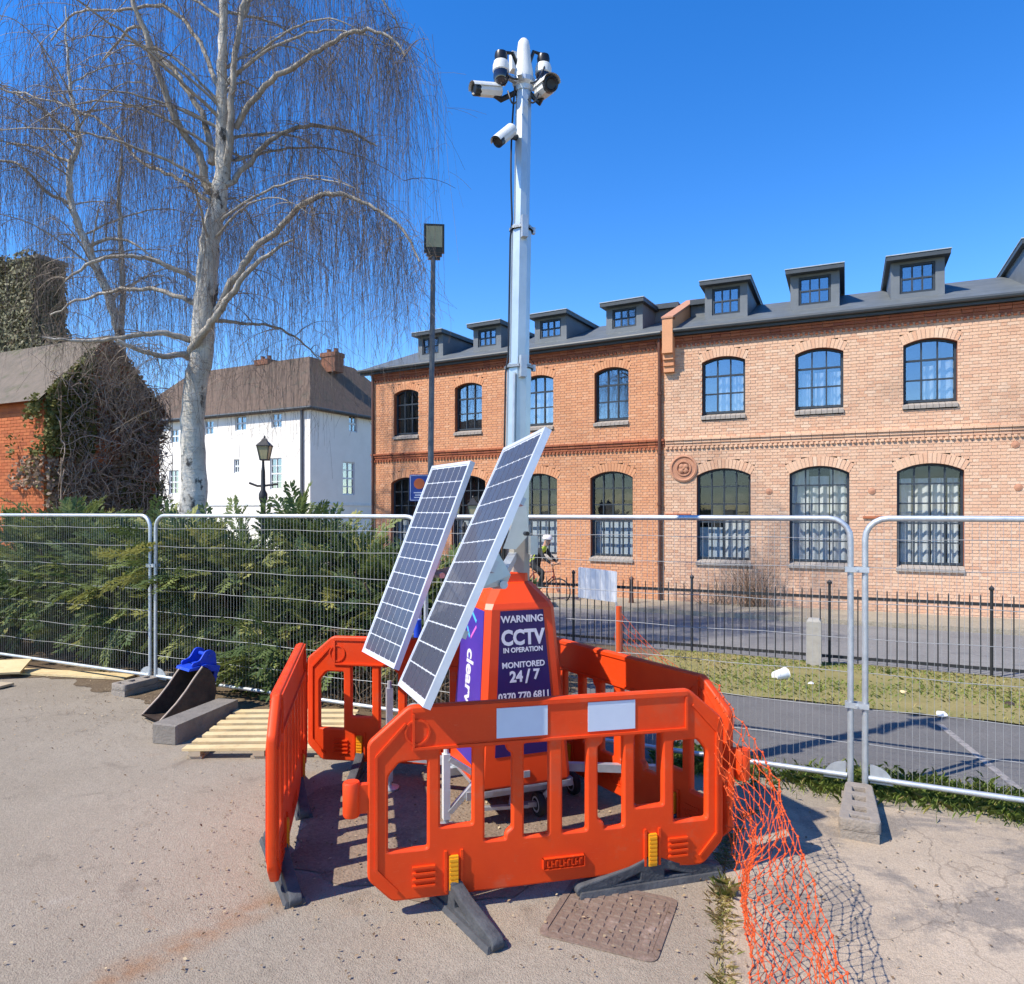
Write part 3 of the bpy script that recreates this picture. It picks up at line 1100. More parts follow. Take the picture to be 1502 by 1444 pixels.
    rm.add([(-hw - 0.25, D + 0.08, -0.2), (hw + 0.25, D + 0.08, -0.2), (hw + 0.25, D + 0.08, top + 0.2), (-hw - 0.25, D + 0.08, top + 0.2),
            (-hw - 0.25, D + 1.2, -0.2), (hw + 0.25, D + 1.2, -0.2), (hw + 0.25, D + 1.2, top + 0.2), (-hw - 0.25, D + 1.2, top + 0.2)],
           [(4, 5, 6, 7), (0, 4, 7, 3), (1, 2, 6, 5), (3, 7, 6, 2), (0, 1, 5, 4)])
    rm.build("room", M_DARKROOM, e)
    if cover:
        for kind, fx0, fx1, fz0, fz1 in cover:
            curtain(e, -hw + w * fx0, -hw + w * fx1, top * fz0, top * fz1, D + 0.17,
                    M_BLIND if kind == 'blind' else M_CURTAIN, 0.006 if kind == 'blind' else 0.03, 2 if kind == 'blind' else max(2, int((fx1 - fx0) * 9)))
    return e


def dormer(parent, x0, x1, zb, zt, ys, slope, z_eave, deep=2.6):
    """flat-topped lead dormer; front wall at y=ys, from x0 to x1 (overall roof width)"""
    e = bpy.data.objects.new("dormer", None)
    COL.objects.link(e)
    e.parent = parent
    e.location = ((x0 + x1) / 2, ys, zb)
    hw = (x1 - x0) / 2
    H = zt - zb
    cw = hw - 0.10
    ww = cw * 0.66
    wz0, wz1 = 0.13, H - 0.16
    ck = MB()
    # front wall around the window
    ck.box(-cw, -ww, 0, 0.10, -0.25, H - 0.10)
    ck.box(ww, cw, 0, 0.10, -0.25, H - 0.10)
    ck.box(-ww, ww, 0, 0.10, -0.25, wz0)
    ck.box(-ww, ww, 0, 0.10, wz1, H - 0.10)
    for s in (-1, 1):
        xa, xb = (cw - 0.06, cw) if s > 0 else (-cw, -cw + 0.06)
        ck.box(xa, xb, 0.10, deep, -0.3, H - 0.10)
    ck.build("cladding", M_LEAD, e)
    rf = MB()
    rf.box(-hw, hw, -0.22, deep + 0.2, H - 0.10, H)
    rf.build("roof", M_FASCIA, e)
    MB().box(-hw - 0.015, hw + 0.015, -0.235, deep + 0.2, H + 0.002, H + 0.022).build("roof_edge", M_EDGE, e)
    fr = MB()
    b = 0.035
    fr.box(-ww, -ww + 0.05, 0.03, 0.09, wz0, wz1)
    fr.box(ww - 0.05, ww, 0.03, 0.09, wz0, wz1)
    fr.box(-ww + 0.05, ww - 0.05, 0.03, 0.09, wz0, wz0 + 0.05)
    fr.box(-ww + 0.05, ww - 0.05, 0.03, 0.09, wz1 - 0.05, wz1)
    pw = (2 * ww - 0.1) / 3
    ph = (wz1 - wz0 - 0.1) / 2
    for i in (1, 2):
        x = -ww + 0.05 + pw * i
        fr.box(x - b / 2, x + b / 2, 0.03, 0.085, wz0 + 0.05, wz1 - 0.05)
    z = wz0 + 0.05 + ph
    fr.box(-ww + 0.05, ww - 0.05, 0.034, 0.081, z - b / 2, z + b / 2)
    fr.build("frame", M_FRAME, e)
    for i in range(3):
        for j in range(2):
            link("pane", pane_mesh(pw - b + 0.006, ph - b + 0.006), e, (-ww + 0.05 + pw * i + b / 2 - 0.003, 0.06, wz0 + 0.05 + ph * j + b / 2 - 0.003))
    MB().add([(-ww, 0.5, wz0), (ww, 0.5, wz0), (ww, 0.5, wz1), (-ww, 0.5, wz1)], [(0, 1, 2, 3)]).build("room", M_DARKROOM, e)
    if random.random() < 0.6:
        curtain(e, -ww * 0.9, ww * 0.9, wz0, wz0 + (wz1 - wz0) * 0.55, 0.16, M_CURTAIN, 0.02, 4)
    return e


def roof(parent, x0, x1, z_e, pitch, run):
    t = math.tan(pitch)
    m = MB()
    ys = -0.20
    nx = 1
    zr = z_e + (run - ys) * t
    m.add([(x0, ys, z_e), (x1, ys, z_e), (x1, run, zr), (x0, run, zr), (x0, run * 2 + 0.2, z_e), (x1, run * 2 + 0.2, z_e),
           (x0, ys, z_e - 0.06), (x1, ys, z_e - 0.06)],
          [(0, 1, 2, 3), (3, 2, 5, 4), (6, 7, 1, 0)])
    m.build("slate_roof", M_SLATE, parent)
    gt = MB()
    pts = [(x0, ys - 0.04, z_e - 0.045), (x1, ys - 0.04, z_e - 0.045)]
    gt.tube(pts, 0.055, 8)
    gt.box(x0, x1, -0.17, -0.03, z_e - 0.16, z_e - 0.075)
    gt.build("gutter", M_FASCIA, parent)
    return lambda y: z_e + (y - ys) * t


def band(parent, name, x0, x1, z0, layers, mat, dent=None):
    m = MB()
    z = z0
    for (h, pr) in layers:
        n = int((x1 - x0) / 0.225)
        for i in range(n):
            a = x0 + (x1 - x0) * i / n
            b = x0 + (x1 - x0) * (i + 0.965) / n
            m.openbox(a, b, -pr + random.uniform(-0.002, 0.002), 0.03, z + 0.004, z + h - 0.004, random.random())
        z += h
    if dent:
        zd, hd, pr = dent
        n = int((x1 - x0) / 0.1125)
        for i in range(n):
            a = x0 + (x1 - x0) * i / n
            b = x0 + (x1 - x0) * (i + 0.55) / n
            m.openbox(a, b, -pr, 0.03, zd + 0.004, zd + hd - 0.004, random.random())
    m.build(name, mat, parent, attr=True)


PR = Vector((3.88, 18.18, 0))
ANG_R = math.atan2(-0.423, 0.906)
ANG_L = math.atan2(-0.505, 0.863)
GB = -0.36
LL = 9.75
LR = 9.4
left_o = PR + Vector((-0.863, 0.505, 0)) * LL
bR = thing("brick_building", "buff and orange brick building right of the downpipe, white curtains in its windows", "building", PR, ANG_R,
           "brick terrace across the road")
bL = thing("brick_building", "bright orange brick building behind the camera mast, left of the downpipe", "building", left_o, ANG_L,
           "brick terrace across the road")

RISE0, RISE1 = 0.17, 0.12
ZS0, ZP0 = 0.76, 3.0 - RISE0
ZS1, ZP1 = 4.36, 5.75 - RISE1
cR = [1.44, 3.60, 5.84, 8.32]
winsR = [(c, 1.28, ZS0, ZP0, RISE0, 0.225) for c in cR] + [(c, 1.03, ZS1, ZP1, RISE1, 0.215) for c in cR]
cL = [LL - s for s in (1.46, 3.66, 6.0, 8.34)]
winsL = [(c, 1.20, ZS0, ZP0, RISE0, 0.215) for c in cL] + [(c, 0.96, ZS1, ZP1, RISE1, 0.2) for c in cL]
ZE = 6.40
facade(bR, LR, GB, ZE, winsR, M_BRICK_R, loose_zone=lambda x, z: 6.62 < x < 7.45 and 0.5 < z < 3.6)
facade(bL, LL, GB, ZE - 0.02, winsL, M_BRICK_L)
covR0 = [[('c', 0.5, 0.98, 0.0, 0.45), ('blind', 0.02, 0.45, 0, 0.35)],
         [('c', 0.02, 0.32, 0, 0.97), ('c', 0.33, 0.66, 0, 0.9), ('c', 0.68, 0.98, 0, 0.97)],
         [('c', 0.0, 0.24, 0, 0.86), ('c', 0.26, 0.50, 0, 0.86), ('c', 0.54, 0.74, 0, 0.86), ('c', 0.78, 0.95, 0, 0.86)], None]
covR1 = [[('c', 0.36, 0.62, 0, 0.66), ('c', 0.68, 0.98, 0, 0.66)], [('c', 0.12, 0.3, 0, 0.62), ('c', 0.4, 0.6, 0, 0.62), ('c', 0.72, 0.95, 0, 0.62)],
         [('c', 0.4, 0.6, 0.05, 0.6), ('c', 0.66, 0.98, 0, 0.7)], None]
covL0 = [[('blind', 0.03, 0.97, 0.0, 0.42)]] * 4
covL1 = [None, [('c', 0.0, 0.98, 0, 0.97)], None, None]
for i, c in enumerate(cR):
    window(bR, *winsR[i], 4, 5, M_BRICK_R, covR0[i])
    window(bR, *winsR[i + 4], 3, 3, M_BRICK_R, covR1[i])
for i, c in enumerate(cL):
    window(bL, *winsL[i], 4, 5, M_BRICK_L, covL0[i])
    window(bL, *winsL[i + 4], 3, 3, M_BRICK_L, covL1[i])
PITCH = R(21)
zr = roof(bR, 0.25, LR, ZE + 0.10, PITCH, 3.0)
zl = roof(bL, -0.35, LL - 0.02, ZE + 0.08, PITCH, 3.0)
for b_, L_, mt in ((bR, LR, M_BRICK_R), (bL, LL, M_BRICK_L)):
    band(b_, "string_course", 0.02, L_, 3.58, [(0.07, 0.02), (0.07, 0.045), (0.06, 0.075)], M_BRICK_RED if b_ is bL else M_BRICK_R, (3.51, 0.065, 0.045))
    band(b_, "cornice", 0.02, L_, 6.14, [(0.07, 0.02), (0.07, 0.05), (0.05, 0.08)], M_BRICK_RED, (6.07, 0.065, 0.05))
    # plinth course and the inside of the shell
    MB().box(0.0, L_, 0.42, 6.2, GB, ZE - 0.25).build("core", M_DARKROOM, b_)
# end wall of the left building (brick return towards the white house)
ret = MB()
for c in range(int((ZE - GB) / BH)):
    a = GB + c * BH
    y = 0.02 if c % 2 else 0.13
    while y < 5.6:
        ret.add([(-0.012, y, a + 0.005), (-0.012, y + 0.215, a + 0.005), (-0.012, y + 0.215, a + BH - 0.005), (-0.012, y, a + BH - 0.005)], [(3, 2, 1, 0)], random.random())
        y += 0.225
ret.add([(-0.004, 0.0, GB), (-0.004, 6.2, GB), (-0.004, 6.2, ZE), (-0.004, 0.0, ZE)], [(3, 2, 1, 0)], 0.5)
ret.build("end_wall", M_BRICK_L, bL, attr=True)


def px_on(p0, d, px):
    k = (px - 751) / F
    return (k * p0.y - p0.x) / (d.x - k * d.y)


SB = 0.80
pR2 = PR + Vector((0.423, 0.906, 0)) * (SB - 0.2)
for a, b in ((1026, 1101), (1152, 1238), (1300, 1395)):
    d = Vector((0.906, -0.423, 0))
    dormer(bR, px_on(pR2, d, a), px_on(pR2, d, b), zr(SB) - 0.02, 7.84, SB, PITCH, ZE)
dormer(bR, 7.62, 9.05, zr(SB) - 0.02, 7.84, SB, PITCH, ZE)
pL2 = left_o + Vector((0.505, 0.863, 0)) * (SB - 0.2)
for a, b in ((604, 648), (685, 734), (775, 831), (880, 944)):
    d = Vector((0.863, -0.505, 0))
    dormer(bL, px_on(pL2, d, a), px_on(pL2, d, b), zl(SB) - 0.02, 7.66, SB, PITCH, ZE)

# party wall: corbel, raised parapet and coping
pw_ = MB()
for z, pr in ((5.45, 0.03), (5.60, 0.07), (5.75, 0.12)):
    pw_.box(0.0, 0.26, -pr - 0.10, 0.02, z, z + 0.15, random.random())
pw_.box(0.0, 0.26, -0.30, 0.02, 5.90, 6.75, 0.4)
pw_.add([(0.0, 0.02, 6.0), (0.26, 0.02, 6.0), (0.26, 2.8, 7.0), (0.0, 2.8, 7.0), (0.0, 0.02, 6.85), (0.26, 0.02, 6.85), (0.26, 2.8, 7.98), (0.0, 2.8, 7.98)],
        [(0, 1, 5, 4), (1, 2, 6, 5), (2, 3, 7, 6), (3, 0, 4, 7), (4, 5, 6, 7)], 0.3)
pw_.build("party_wall", M_BRICK_L, bR, attr=True)
cp = MB()
cp.add([(-0.02, -0.32, 6.76), (0.28, -0.32, 6.76), (0.28, 0.03, 6.87), (-0.02, 0.03, 6.87), (-0.02, -0.32, 6.80), (0.28, -0.32, 6.80), (0.28, 2.8, 8.05), (-0.02, 2.8, 8.05), (-0.02, 2.8, 8.0), (0.28, 2.8, 8.0)],
       [(4, 5, 6, 7), (0, 1, 5, 4), (1, 2, 9, 6, 5), (0, 4, 7, 8, 3)])
cp.build("coping", M_TERRA, bR)
dp = MB()
dp.tube([(-0.12, -0.10, ZE - 0.06), (-0.12, -0.10, ZE - 0.35), (-0.12, -0.06, ZE - 0.5), (-0.12, -0.06, GB + 0.05)], 0.045, 8)
for z in (0.6, 2.1, 3.4, 4.9):
    dp.lathe([(0.058, 0), (0.058, 0.07)], 8, Matrix.Translation((-0.12, -0.06, z)))
dp.build("downpipe", M_PIPE, bR, smooth=40)
dp = MB()
dp.tube([(0.10, -0.06, ZE - 0.06), (0.10, -0.06, GB + 0.05)], 0.04, 8)
dp.build("downpipe", M_PIPE, bL, smooth=40)
rb = MB()
rb.box(-0.9, -0.02, 1.9, 3.2, 6.9, 7.60).box(0.28, 1.3, 1.9, 3.2, 6.9, 7.60)
rb.build("roof_box", M_LEAD, bR)
MB().box(-1.0, -0.03, 1.75, 3.3, 7.602, 7.74).box(0.29, 1.4, 1.75, 3.3, 7.602, 7.74).build("roof_box_fascia", M_FASCIA, bR)
# round terracotta medallion
md = MB()
Mx = Matrix.Translation((0.48, 0.0, 3.02)) @ Matrix.Rotation(R(90), 4, 'X')
md.lathe([(0.34, -0.01), (0.34, 0.035), (0.30, 0.05), (0.27, 0.02), (0.20, 0.02), (0.19, 0.045), (0.16, 0.045), (0.15, 0.012), (0.0, 0.012)], 28, Mx)
for k in range(4):
    a = math.pi / 4 + k * math.pi / 2
    md.lathe([(0.065, 0.0), (0.06, 0.04), (0.03, 0.055), (0, 0.058)], 10, Mx @ Matrix.Translation((0.075 * math.cos(a), 0.075 * math.sin(a), 0.01)))
md.lathe([(0.03, 0.0), (0.03, 0.07), (0, 0.08)], 10, Mx)
md.build("medallion", M_TERRA, bR, smooth=35)
for x, z in ((2.50, 2.42), (4.70, 2.40), (7.45, 2.45), (7.40, 3.35)):
    MB().lathe([(0.075, -0.01), (0.075, 0.012), (0.045, 0.02), (0.02, 0.03), (0, 0.031)], 14, Matrix.Translation((x, 0, z)) @ Matrix.Rotation(R(90), 4, 'X')).build("tie_plate", M_TERRA, bR, smooth=40)
for x0, x1, z in ((0.02, 0.66, 1.83), (4.52, 5.10, 1.78), (6.66, 8.0, 1.78)):
    band(bR, "ledge", x0, x1, z, [(0.06, 0.04)], M_BRICK_RED)


# ------------------------------------------------------------------ white rendered house behind the birch
HC = at(455, 750, 35.0)
HC.z = 0
HF = Vector((-0.877, 0.48, 0))            # front runs away to the left
HS = Vector((0.48, 0.877, 0))             # side runs away to the right
ZH = 7.05
wh = thing("white_house", "white three-storey rendered house with a dark hipped tile roof", "house", HC, math.atan2(-0.48, 0.877))
# local frame: x = -HF (towards the right), y = HS (away)
FLN, SLN = 15.0, 9.0


def house_wall(openings, L, flip):
    """wall pieces with openings, returns list of rects (a0,a1,z0,z1)"""
    zs = sorted(set([-0.45, ZH] + [o[2] for o in openings] + [o[3] for o in openings]))
    out = []
    for z0, z1 in zip(zs[:-1], zs[1:]):
        ints = [(0.0, L)]
        for a0, a1, b0, b1 in openings:
            if b0 < (z0 + z1) / 2 < b1:
                ints = subtract(ints, a0, a1)
        out += [(a, b, z0, z1) for a, b in ints]
    return out


def house_open(rects, d):
    out = []
    for x0, x1, y0, y1 in rects:
        s0, s1 = sorted((px_on(HC, d, x0), px_on(HC, d, x1)))
        Y = HC.y + (s0 + s1) / 2 * d.y
        out.append((s0, s1, CAM_H - (y1 - 750) * Y / F, CAM_H - (y0 - 750) * Y / F))
    return out


front_o = house_open([(345, 361, 610, 632), (398, 413, 606, 628), (343, 351, 674, 694), (396, 413, 672, 718), (250, 262, 630, 650), (300, 313, 617, 638),
                      (248, 262, 690, 725), (392, 408, 752, 790)], HF)
side_o = house_open([(512, 524, 610, 634), (503, 520, 678, 726), (491, 508, 766, 798)], HS)
fw, sw = MB(), MB()
for a, b, z0, z1 in house_wall(front_o, FLN, True):
    fw.add([(-b, 0, z0), (-a, 0, z0), (-a, 0, z1), (-b, 0, z1)], [(0, 1, 2, 3)])
for a, b, z0, z1 in house_wall(side_o, SLN, False):
    sw.add([(0, a, z0), (0, b, z0), (0, b, z1), (0, a, z1)], [(0, 1, 2, 3)])
fw.build("front_wall", M_RENDERW, wh)
sw.build("side_wall", M_RENDERW, wh)
MB().add([(-FLN, 0, -0.45), (-FLN, SLN, -0.45), (-FLN, SLN, ZH), (-FLN, 0, ZH), (0, SLN, -0.45), (0, SLN, ZH)], [(0, 1, 2, 3), (1, 4, 5, 2)]).build("back_wall", M_RENDERW, wh)
for lst, side in ((front_o, False), (side_o, True)):
    for a0, a1, z0, z1 in lst:
        e = bpy.data.objects.new("window", None)
        COL.objects.link(e)
        e.parent = wh
        w, h = a1 - a0, z1 - z0
        if side:
            e.location = (0, a0, z0)
            e.rotation_euler = (0, 0, R(90))
        else:
            e.location = (-a1, 0, z0)
        fr = MB()
        for x in (0.0, w - 0.06):
            fr.box(x, x + 0.06, 0.06, 0.14, 0.0, h)
        fr.box(0.06, w - 0.06, 0.06, 0.14, 0.0, 0.06)
        fr.box(0.06, w - 0.06, 0.06, 0.14, h - 0.06, h)
        fr.box(0.06, w - 0.06, 0.055, 0.14, h / 2 - 0.04, h / 2 + 0.04)
        fr.box(w / 2 - 0.025, w / 2 + 0.025, 0.065, 0.135, 0.06, h - 0.06)
        if h > 1.2:
            for q in (0.25, 0.75):
                fr.box(0.06, w - 0.06, 0.068, 0.132, h * q - 0.02, h * q + 0.02)
        fr.add([(0, 0, 0), (0, 0.14, 0), (0, 0.14, h), (0, 0, h), (w, 0, 0), (w, 0.14, 0), (w, 0.14, h), (w, 0, h)],
               [(0, 3, 2, 1), (4, 5, 6, 7), (3, 7, 6, 2), (0, 1, 5, 4)])
        fr.build("frame", M_SASH, e)
        for q in range(2):
            for r_ in range(2):
                link("pane", pane_mesh(w / 2 - 0.085, h / 2 - 0.1), e, (0.06 + q * (w / 2 - 0.035), 0.10, 0.06 + r_ * (h / 2 - 0.02)))
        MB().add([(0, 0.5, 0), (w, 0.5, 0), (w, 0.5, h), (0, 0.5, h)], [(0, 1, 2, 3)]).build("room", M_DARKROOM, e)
rf = MB()
ins, ZT, ov = 2.7, 10.3, 0.25
rf.add([(-FLN - ov, -ov, ZH - 0.02), (ov, -ov, ZH - 0.02), (ov, SLN + ov, ZH - 0.02), (-FLN - ov, SLN + ov, ZH - 0.02),
        (-FLN + ins, ins, ZT), (-ins, ins, ZT), (-ins, SLN - ins, ZT), (-FLN + ins, SLN - ins, ZT),
        (-FLN - ov, -ov, ZH - 0.14), (ov, -ov, ZH - 0.14), (ov, SLN + ov, ZH - 0.14), (-FLN - ov, SLN + ov, ZH - 0.14)],
       [(0, 1, 5, 4), (1, 2, 6, 5), (2, 3, 7, 6), (3, 0, 4, 7), (4, 5, 6, 7), (8, 9, 1, 0), (9, 10, 2, 1), (11, 10, 9, 8)])
rfo = rf.build("tile_roof", M_TILE, wh)
for cx, cy, h in ((-6.2, 2.9, 0.12), (-1.9, 3.6, 0.20), (-12.0, 3.0, 0.2)):
    c = MB()
    zz = ZT - 0.8
    k = 0
    while zz < ZT + h:
        g_ = 0.04 if zz > ZT + h - 0.25 else 0
        c.box(cx - 0.5 - g_, cx + 0.5 + g_, cy - 0.35 - g_, cy + 0.35 + g_, zz, zz + 0.072, random.random())
        zz += 0.075
    for q in (-0.25, 0.25):
        c.lathe([(0.13, zz), (0.11, zz + 0.22), (0.14, zz + 0.24), (0.09, zz + 0.24)], 10, Matrix.Translation((cx + q, cy, 0)), 0.3)
    c.build("chimney", M_BRICK_DIM, rfo, attr=True)
dp = MB()
s = px_on(HC, HF, 444)
dp.tube([(-s, -0.08, ZH - 0.1), (-s, -0.08, 0.1)], 0.07, 8)
dp.build("downpipe", M_POLE, wh)
gt_ = MB()
gt_.tube([(-FLN - .25, -.30, ZH - .06), (.3, -.30, ZH - .06), (.3, SLN, ZH - .06)], .075, 8)
gt_.build("gutter", M_FASCIA, wh, smooth=50)
bd = MB()
bd.box(-FLN, 0.04, -0.05, -0.002, 2.24, 2.36)
bd.box(0.002, 0.05, 0.02, SLN, 2.24, 2.36)
bd.build("band_course", M_SASH, wh)

# ------------------------------------------------------------------ ivy-grown brick house on the left
KC = at(65, 750, 15.0)
KC.z = 0
kh = thing("brick_house", "red brick house with ivy over its gable at the far left", "house", KC, math.atan2(-0.43, 0.9))
# local: x>0 to the right of the corner would be towards the viewer's right; the lit wall runs to -x, the gable wall runs along +y
ZK = 4.35
kw = MB()
for c in range(int((ZK + 0.5) / BH)):
    a = -0.5 + c * BH
    x = -7.0 + (0.1125 if c % 2 else 0)
    while x < -0.02:
        kw.add([(x, -0.012, a + 0.005), (min(x + 0.215, 0), -0.012, a + 0.005), (min(x + 0.215, 0), -0.012, a + BH - 0.005), (x, -0.012, a + BH - 0.005)], [(0, 1, 2, 3)], random.random())
        x += 0.225
kw.add([(-7, 0, -0.5), (0, 0, -0.5), (0, 0, ZK), (-7, 0, ZK)], [(0, 1, 2, 3)], 0.5)
kw.build("front_wall", M_BRICK_OLD, kh, attr=True)
gw = MB()
GY, GP = 2.75, 5.85
gw.add([(0, 0, -0.5), (0, GY, -0.5), (0, GY, ZK), (0, GY / 2, GP), (0, 0, ZK)], [(0, 1, 2, 3, 4)], 0.5)
gw.add([(-7, GY, -0.5), (0, GY, -0.5), (0, GY, ZK), (-7, GY, ZK)], [(3, 2, 1, 0)], 0.5)
gw.build("gable_wall", M_BRICK_OLD, kh, attr=True)
kr = MB()
kr.add([(-7, -0.2, ZK - 0.1), (0.12, -0.2, ZK - 0.1), (0.12, GY / 2, GP + 0.08), (-7, GY / 2, GP + 0.08), (-7, GY + 0.2, ZK - 0.1), (0.12, GY + 0.2, ZK - 0.1)],
       [(0, 1, 2, 3), (3, 2, 5, 4)])
kr.build("tile_roof", pm("mossy_tile", (0.185, 0.145, 0.11), (0.12, 0.10, 0.075), 4, 0.9, bump=0.5, bscale=10, c3=(0.10, 0.10, 0.05), scale3=2), kh)
# taller ivy-clad stack behind
TC = at(60, 750, 18.5)
TC.z = 0
tw = thing("chimney_tower", "tall square brick stack smothered in grey-green ivy at the left edge", "tower", TC, math.atan2(-0.43, 0.9))
tb = MB()
tb.box(-3.6, -0.12, 0, 0.7, -0.4, 8.5, 0.3)
tb.add([(-0.118, 0, -0.4), (0.75, 0, -0.4), (0.75, 0, 5.7), (-0.118, 0, 6.9), (-0.118, 0.6, -0.4), (0.75, 0.6, -0.4), (0.75, 0.6, 5.7), (-0.118, 0.6, 6.9)],
       [(0, 1, 2, 3), (1, 5, 6, 2), (3, 2, 6, 7)], 0.6)
tb.build("shaft", M_BRICK_DIRTY, tw, attr=True)
tb2 = MB()
tb2.box(-3.7, -0.06, -0.06, 0.76, 8.5, 8.6)
tb2.build("cap_stone", M_CONC, tw)


def leaf_cloud(name, pts, nrm, size, mat, parent, tone=None, spread=0.6):
    """small folded leaves at pts, roughly facing nrm"""
    n = len(pts)
    nrm = nrm + rng.normal(0, spread, (n, 3))
    nrm /= np.linalg.norm(nrm, axis=1)[:, None] + 1e-9
    ref = rng.normal(0, 1, (n, 3))
    t = np.cross(nrm, ref)
    t /= np.linalg.norm(t, axis=1)[:, None] + 1e-9
    b = np.cross(nrm, t)
    s = (size * rng.uniform(0.6, 1.3, n))[:, None]
    V = np.stack([pts - t * s, pts + b * s * 0.6 + nrm * s * 0.2, pts + t * s, pts - b * s * 0.6 + nrm * s * 0.2], 1).reshape(-1, 3)
    Fc = np.arange(n * 4).reshape(n, 4)
    r = rng.random(n) if tone is None else tone
    o = np_mesh(name, V, Fc, mat, parent, np.repeat(r, 4))
    tag(o, kind="stuff")
    return o


def blotchy(n, fx, fy, f=1.3, keep=0.5):
    """rejection sampling with a lumpy density"""
    x, y = rng.uniform(*fx, n), rng.uniform(*fy, n)
    d = np.sin(x * f * 2.1 + 1.3) + np.sin(y * f * 1.7 + x * f) + np.sin((x - y) * f * 2.9 + 0.5)
    k = d + rng.normal(0, 0.8, n) > keep
    return x[k], y[k]


# ivy on the tower (front and right faces)
x, z = blotchy(17000, (-3.6, 0.75), (2.5, 8.7), 1.2, -2.8)
ok = (x < -0.1) | (z < 6.85 - 1.38 * (x + 0.1))
x, z = x[ok], z[ok]
p1 = np.stack([x, -0.05 - rng.random(len(x)) * 0.14, z], 1)
y, z = blotchy(3000, (0, 0.7), (3, 8.5), 1.2, -2.8)
p2 = np.stack([np.where(z < 6.8, np.clip(0.75 - (z - 5.7) * 0.72, -0.1, 0.75), -0.08) + rng.random(len(y)) * 0.08, y, z], 1)
leaf_cloud("ivy", np.concatenate([p1, p2]), np.concatenate([np.tile((0, -1, 0.2), (len(p1), 1)), np.tile((1, 0, 0.2), (len(p2), 1))]), 0.055,
           leaf_mat("dusty_ivy", [(0, (0.10, 0.10, 0.055)), (0.5, (0.17, 0.165, 0.085)), (1, (0.26, 0.24, 0.13))], 0.6, 0.1), tw)
# ivy and dead vines on the gable of the brick house
y, z = blotchy(14000, (-0.05, 2.8), (0.3, 5.8), 1.5, -0.9)
p1 = np.stack([0.05 + rng.random(len(y)) * 0.15, y, z], 1)
x, z = blotchy(2600, (-1.0, 0.1), (2.4, 4.8), 1.9, 0.6)
p2 = np.stack([x, -0.06 - rng.random(len(x)) * 0.14, z], 1)
y, z = blotchy(4000, (0.0, 1.0), (3.2, 5.4), 1.2, -0.6)
p3 = np.stack([0.05 + rng.random(len(y)) * 0.2, y, z], 1)
pp = np.concatenate([p1, p2, p3])
pp = pp[(pp[:, 2] < 4.5 + 1.5 * (1 - np.abs(pp[:, 1] - 1.375) / 1.375))]
leaf_cloud("ivy", pp, np.tile((0.7, -0.5, 0.3), (len(pp), 1)), 0.05, M_IVY, kh, tone=np.clip(np.where((pp[:, 2] > 3.1) & (pp[:, 1] < 1.0), 0.45, np.where((pp[:, 2] < 2.7) & (pp[:, 1] > 1.6), 0.40, 0.98)) + rng.normal(0, 0.16, len(pp)), 0, 1))


def strands(paths, rads, n=3):
    """many thin tubes from an array (m, k, 3) of paths; rads (m,k)"""
    m, k, _ = paths.shape
    d = np.gradient(paths, axis=1)
    d /= np.linalg.norm(d, axis=2)[..., None] + 1e-9
    ref = np.where(np.abs(d[..., 2:3]) > 0.9, np.array([1.0, 0, 0]), np.array([0, 0, 1.0]))
    s = np.cross(d, ref)
    s /= np.linalg.norm(s, axis=2)[..., None] + 1e-9
    t = np.cross(d, s)
    ang = 2 * np.pi * np.arange(n) / n
    V = paths[:, :, None, :] + rads[:, :, None, None] * (s[:, :, None, :] * np.cos(ang)[None, None, :, None] + t[:, :, None, :] * np.sin(ang)[None, None, :, None])
    base = (np.arange(m)[:, None, None] * k + np.arange(k - 1)[None, :, None]) * n
    q = np.arange(n)[None, None, :]
    q2 = (q + 1) % n
    Fc = np.stack([base + q, base + q2, base + n + q2, base + n + q], -1).reshape(-1, 4)
    return V.reshape(-1, 3), Fc


def vine_tangle(name, parent, n, box, mat, rad=0.012, k=9, step=0.22):
    (x0, x1), (y0, y1), (z0, z1) = box
    P = np.zeros((n, k, 3))
    P[:, 0] = np.stack([rng.uniform(x0, x1, n), rng.uniform(y0, y1, n), rng.uniform(z0, z1, n)], 1)
    d = rng.normal(0, 1, (n, 3))
    for i in range(1, k):
        d = d * 0.7 + rng.normal(0, 0.55, (n, 3)) + np.array([0, 0, -0.10])
        P[:, i] = P[:, i - 1] + d / (np.linalg.norm(d, axis=1)[:, None] + 1e-9) * step
    P[..., 0] = np.clip(P[..., 0], x0, x1)
    P[..., 1] = np.clip(P[..., 1], y0, y1)
    P[..., 2] = np.clip(P[..., 2], z0 - 0.3, z1)
    Rd = np.linspace(1, 0.35, k)[None, :] * rng.uniform(0.5, 1.2, n)[:, None] * rad
    V, Fc = strands(P, Rd)
    o = np_mesh(name, V, Fc, mat, parent, np.repeat(rng.random(n), k * 3))
    return tag(o, kind="stuff")


vine_tangle("vine_stems", kh, 800, ((0.03, 0.40), (0.1, 2.8), (0.4, 4.9)), leaf_mat("vine_stem", [(0, (0.16, 0.11, 0.08)), (1, (0.46, 0.36, 0.27))], 0.8, 0.0), 0.013)


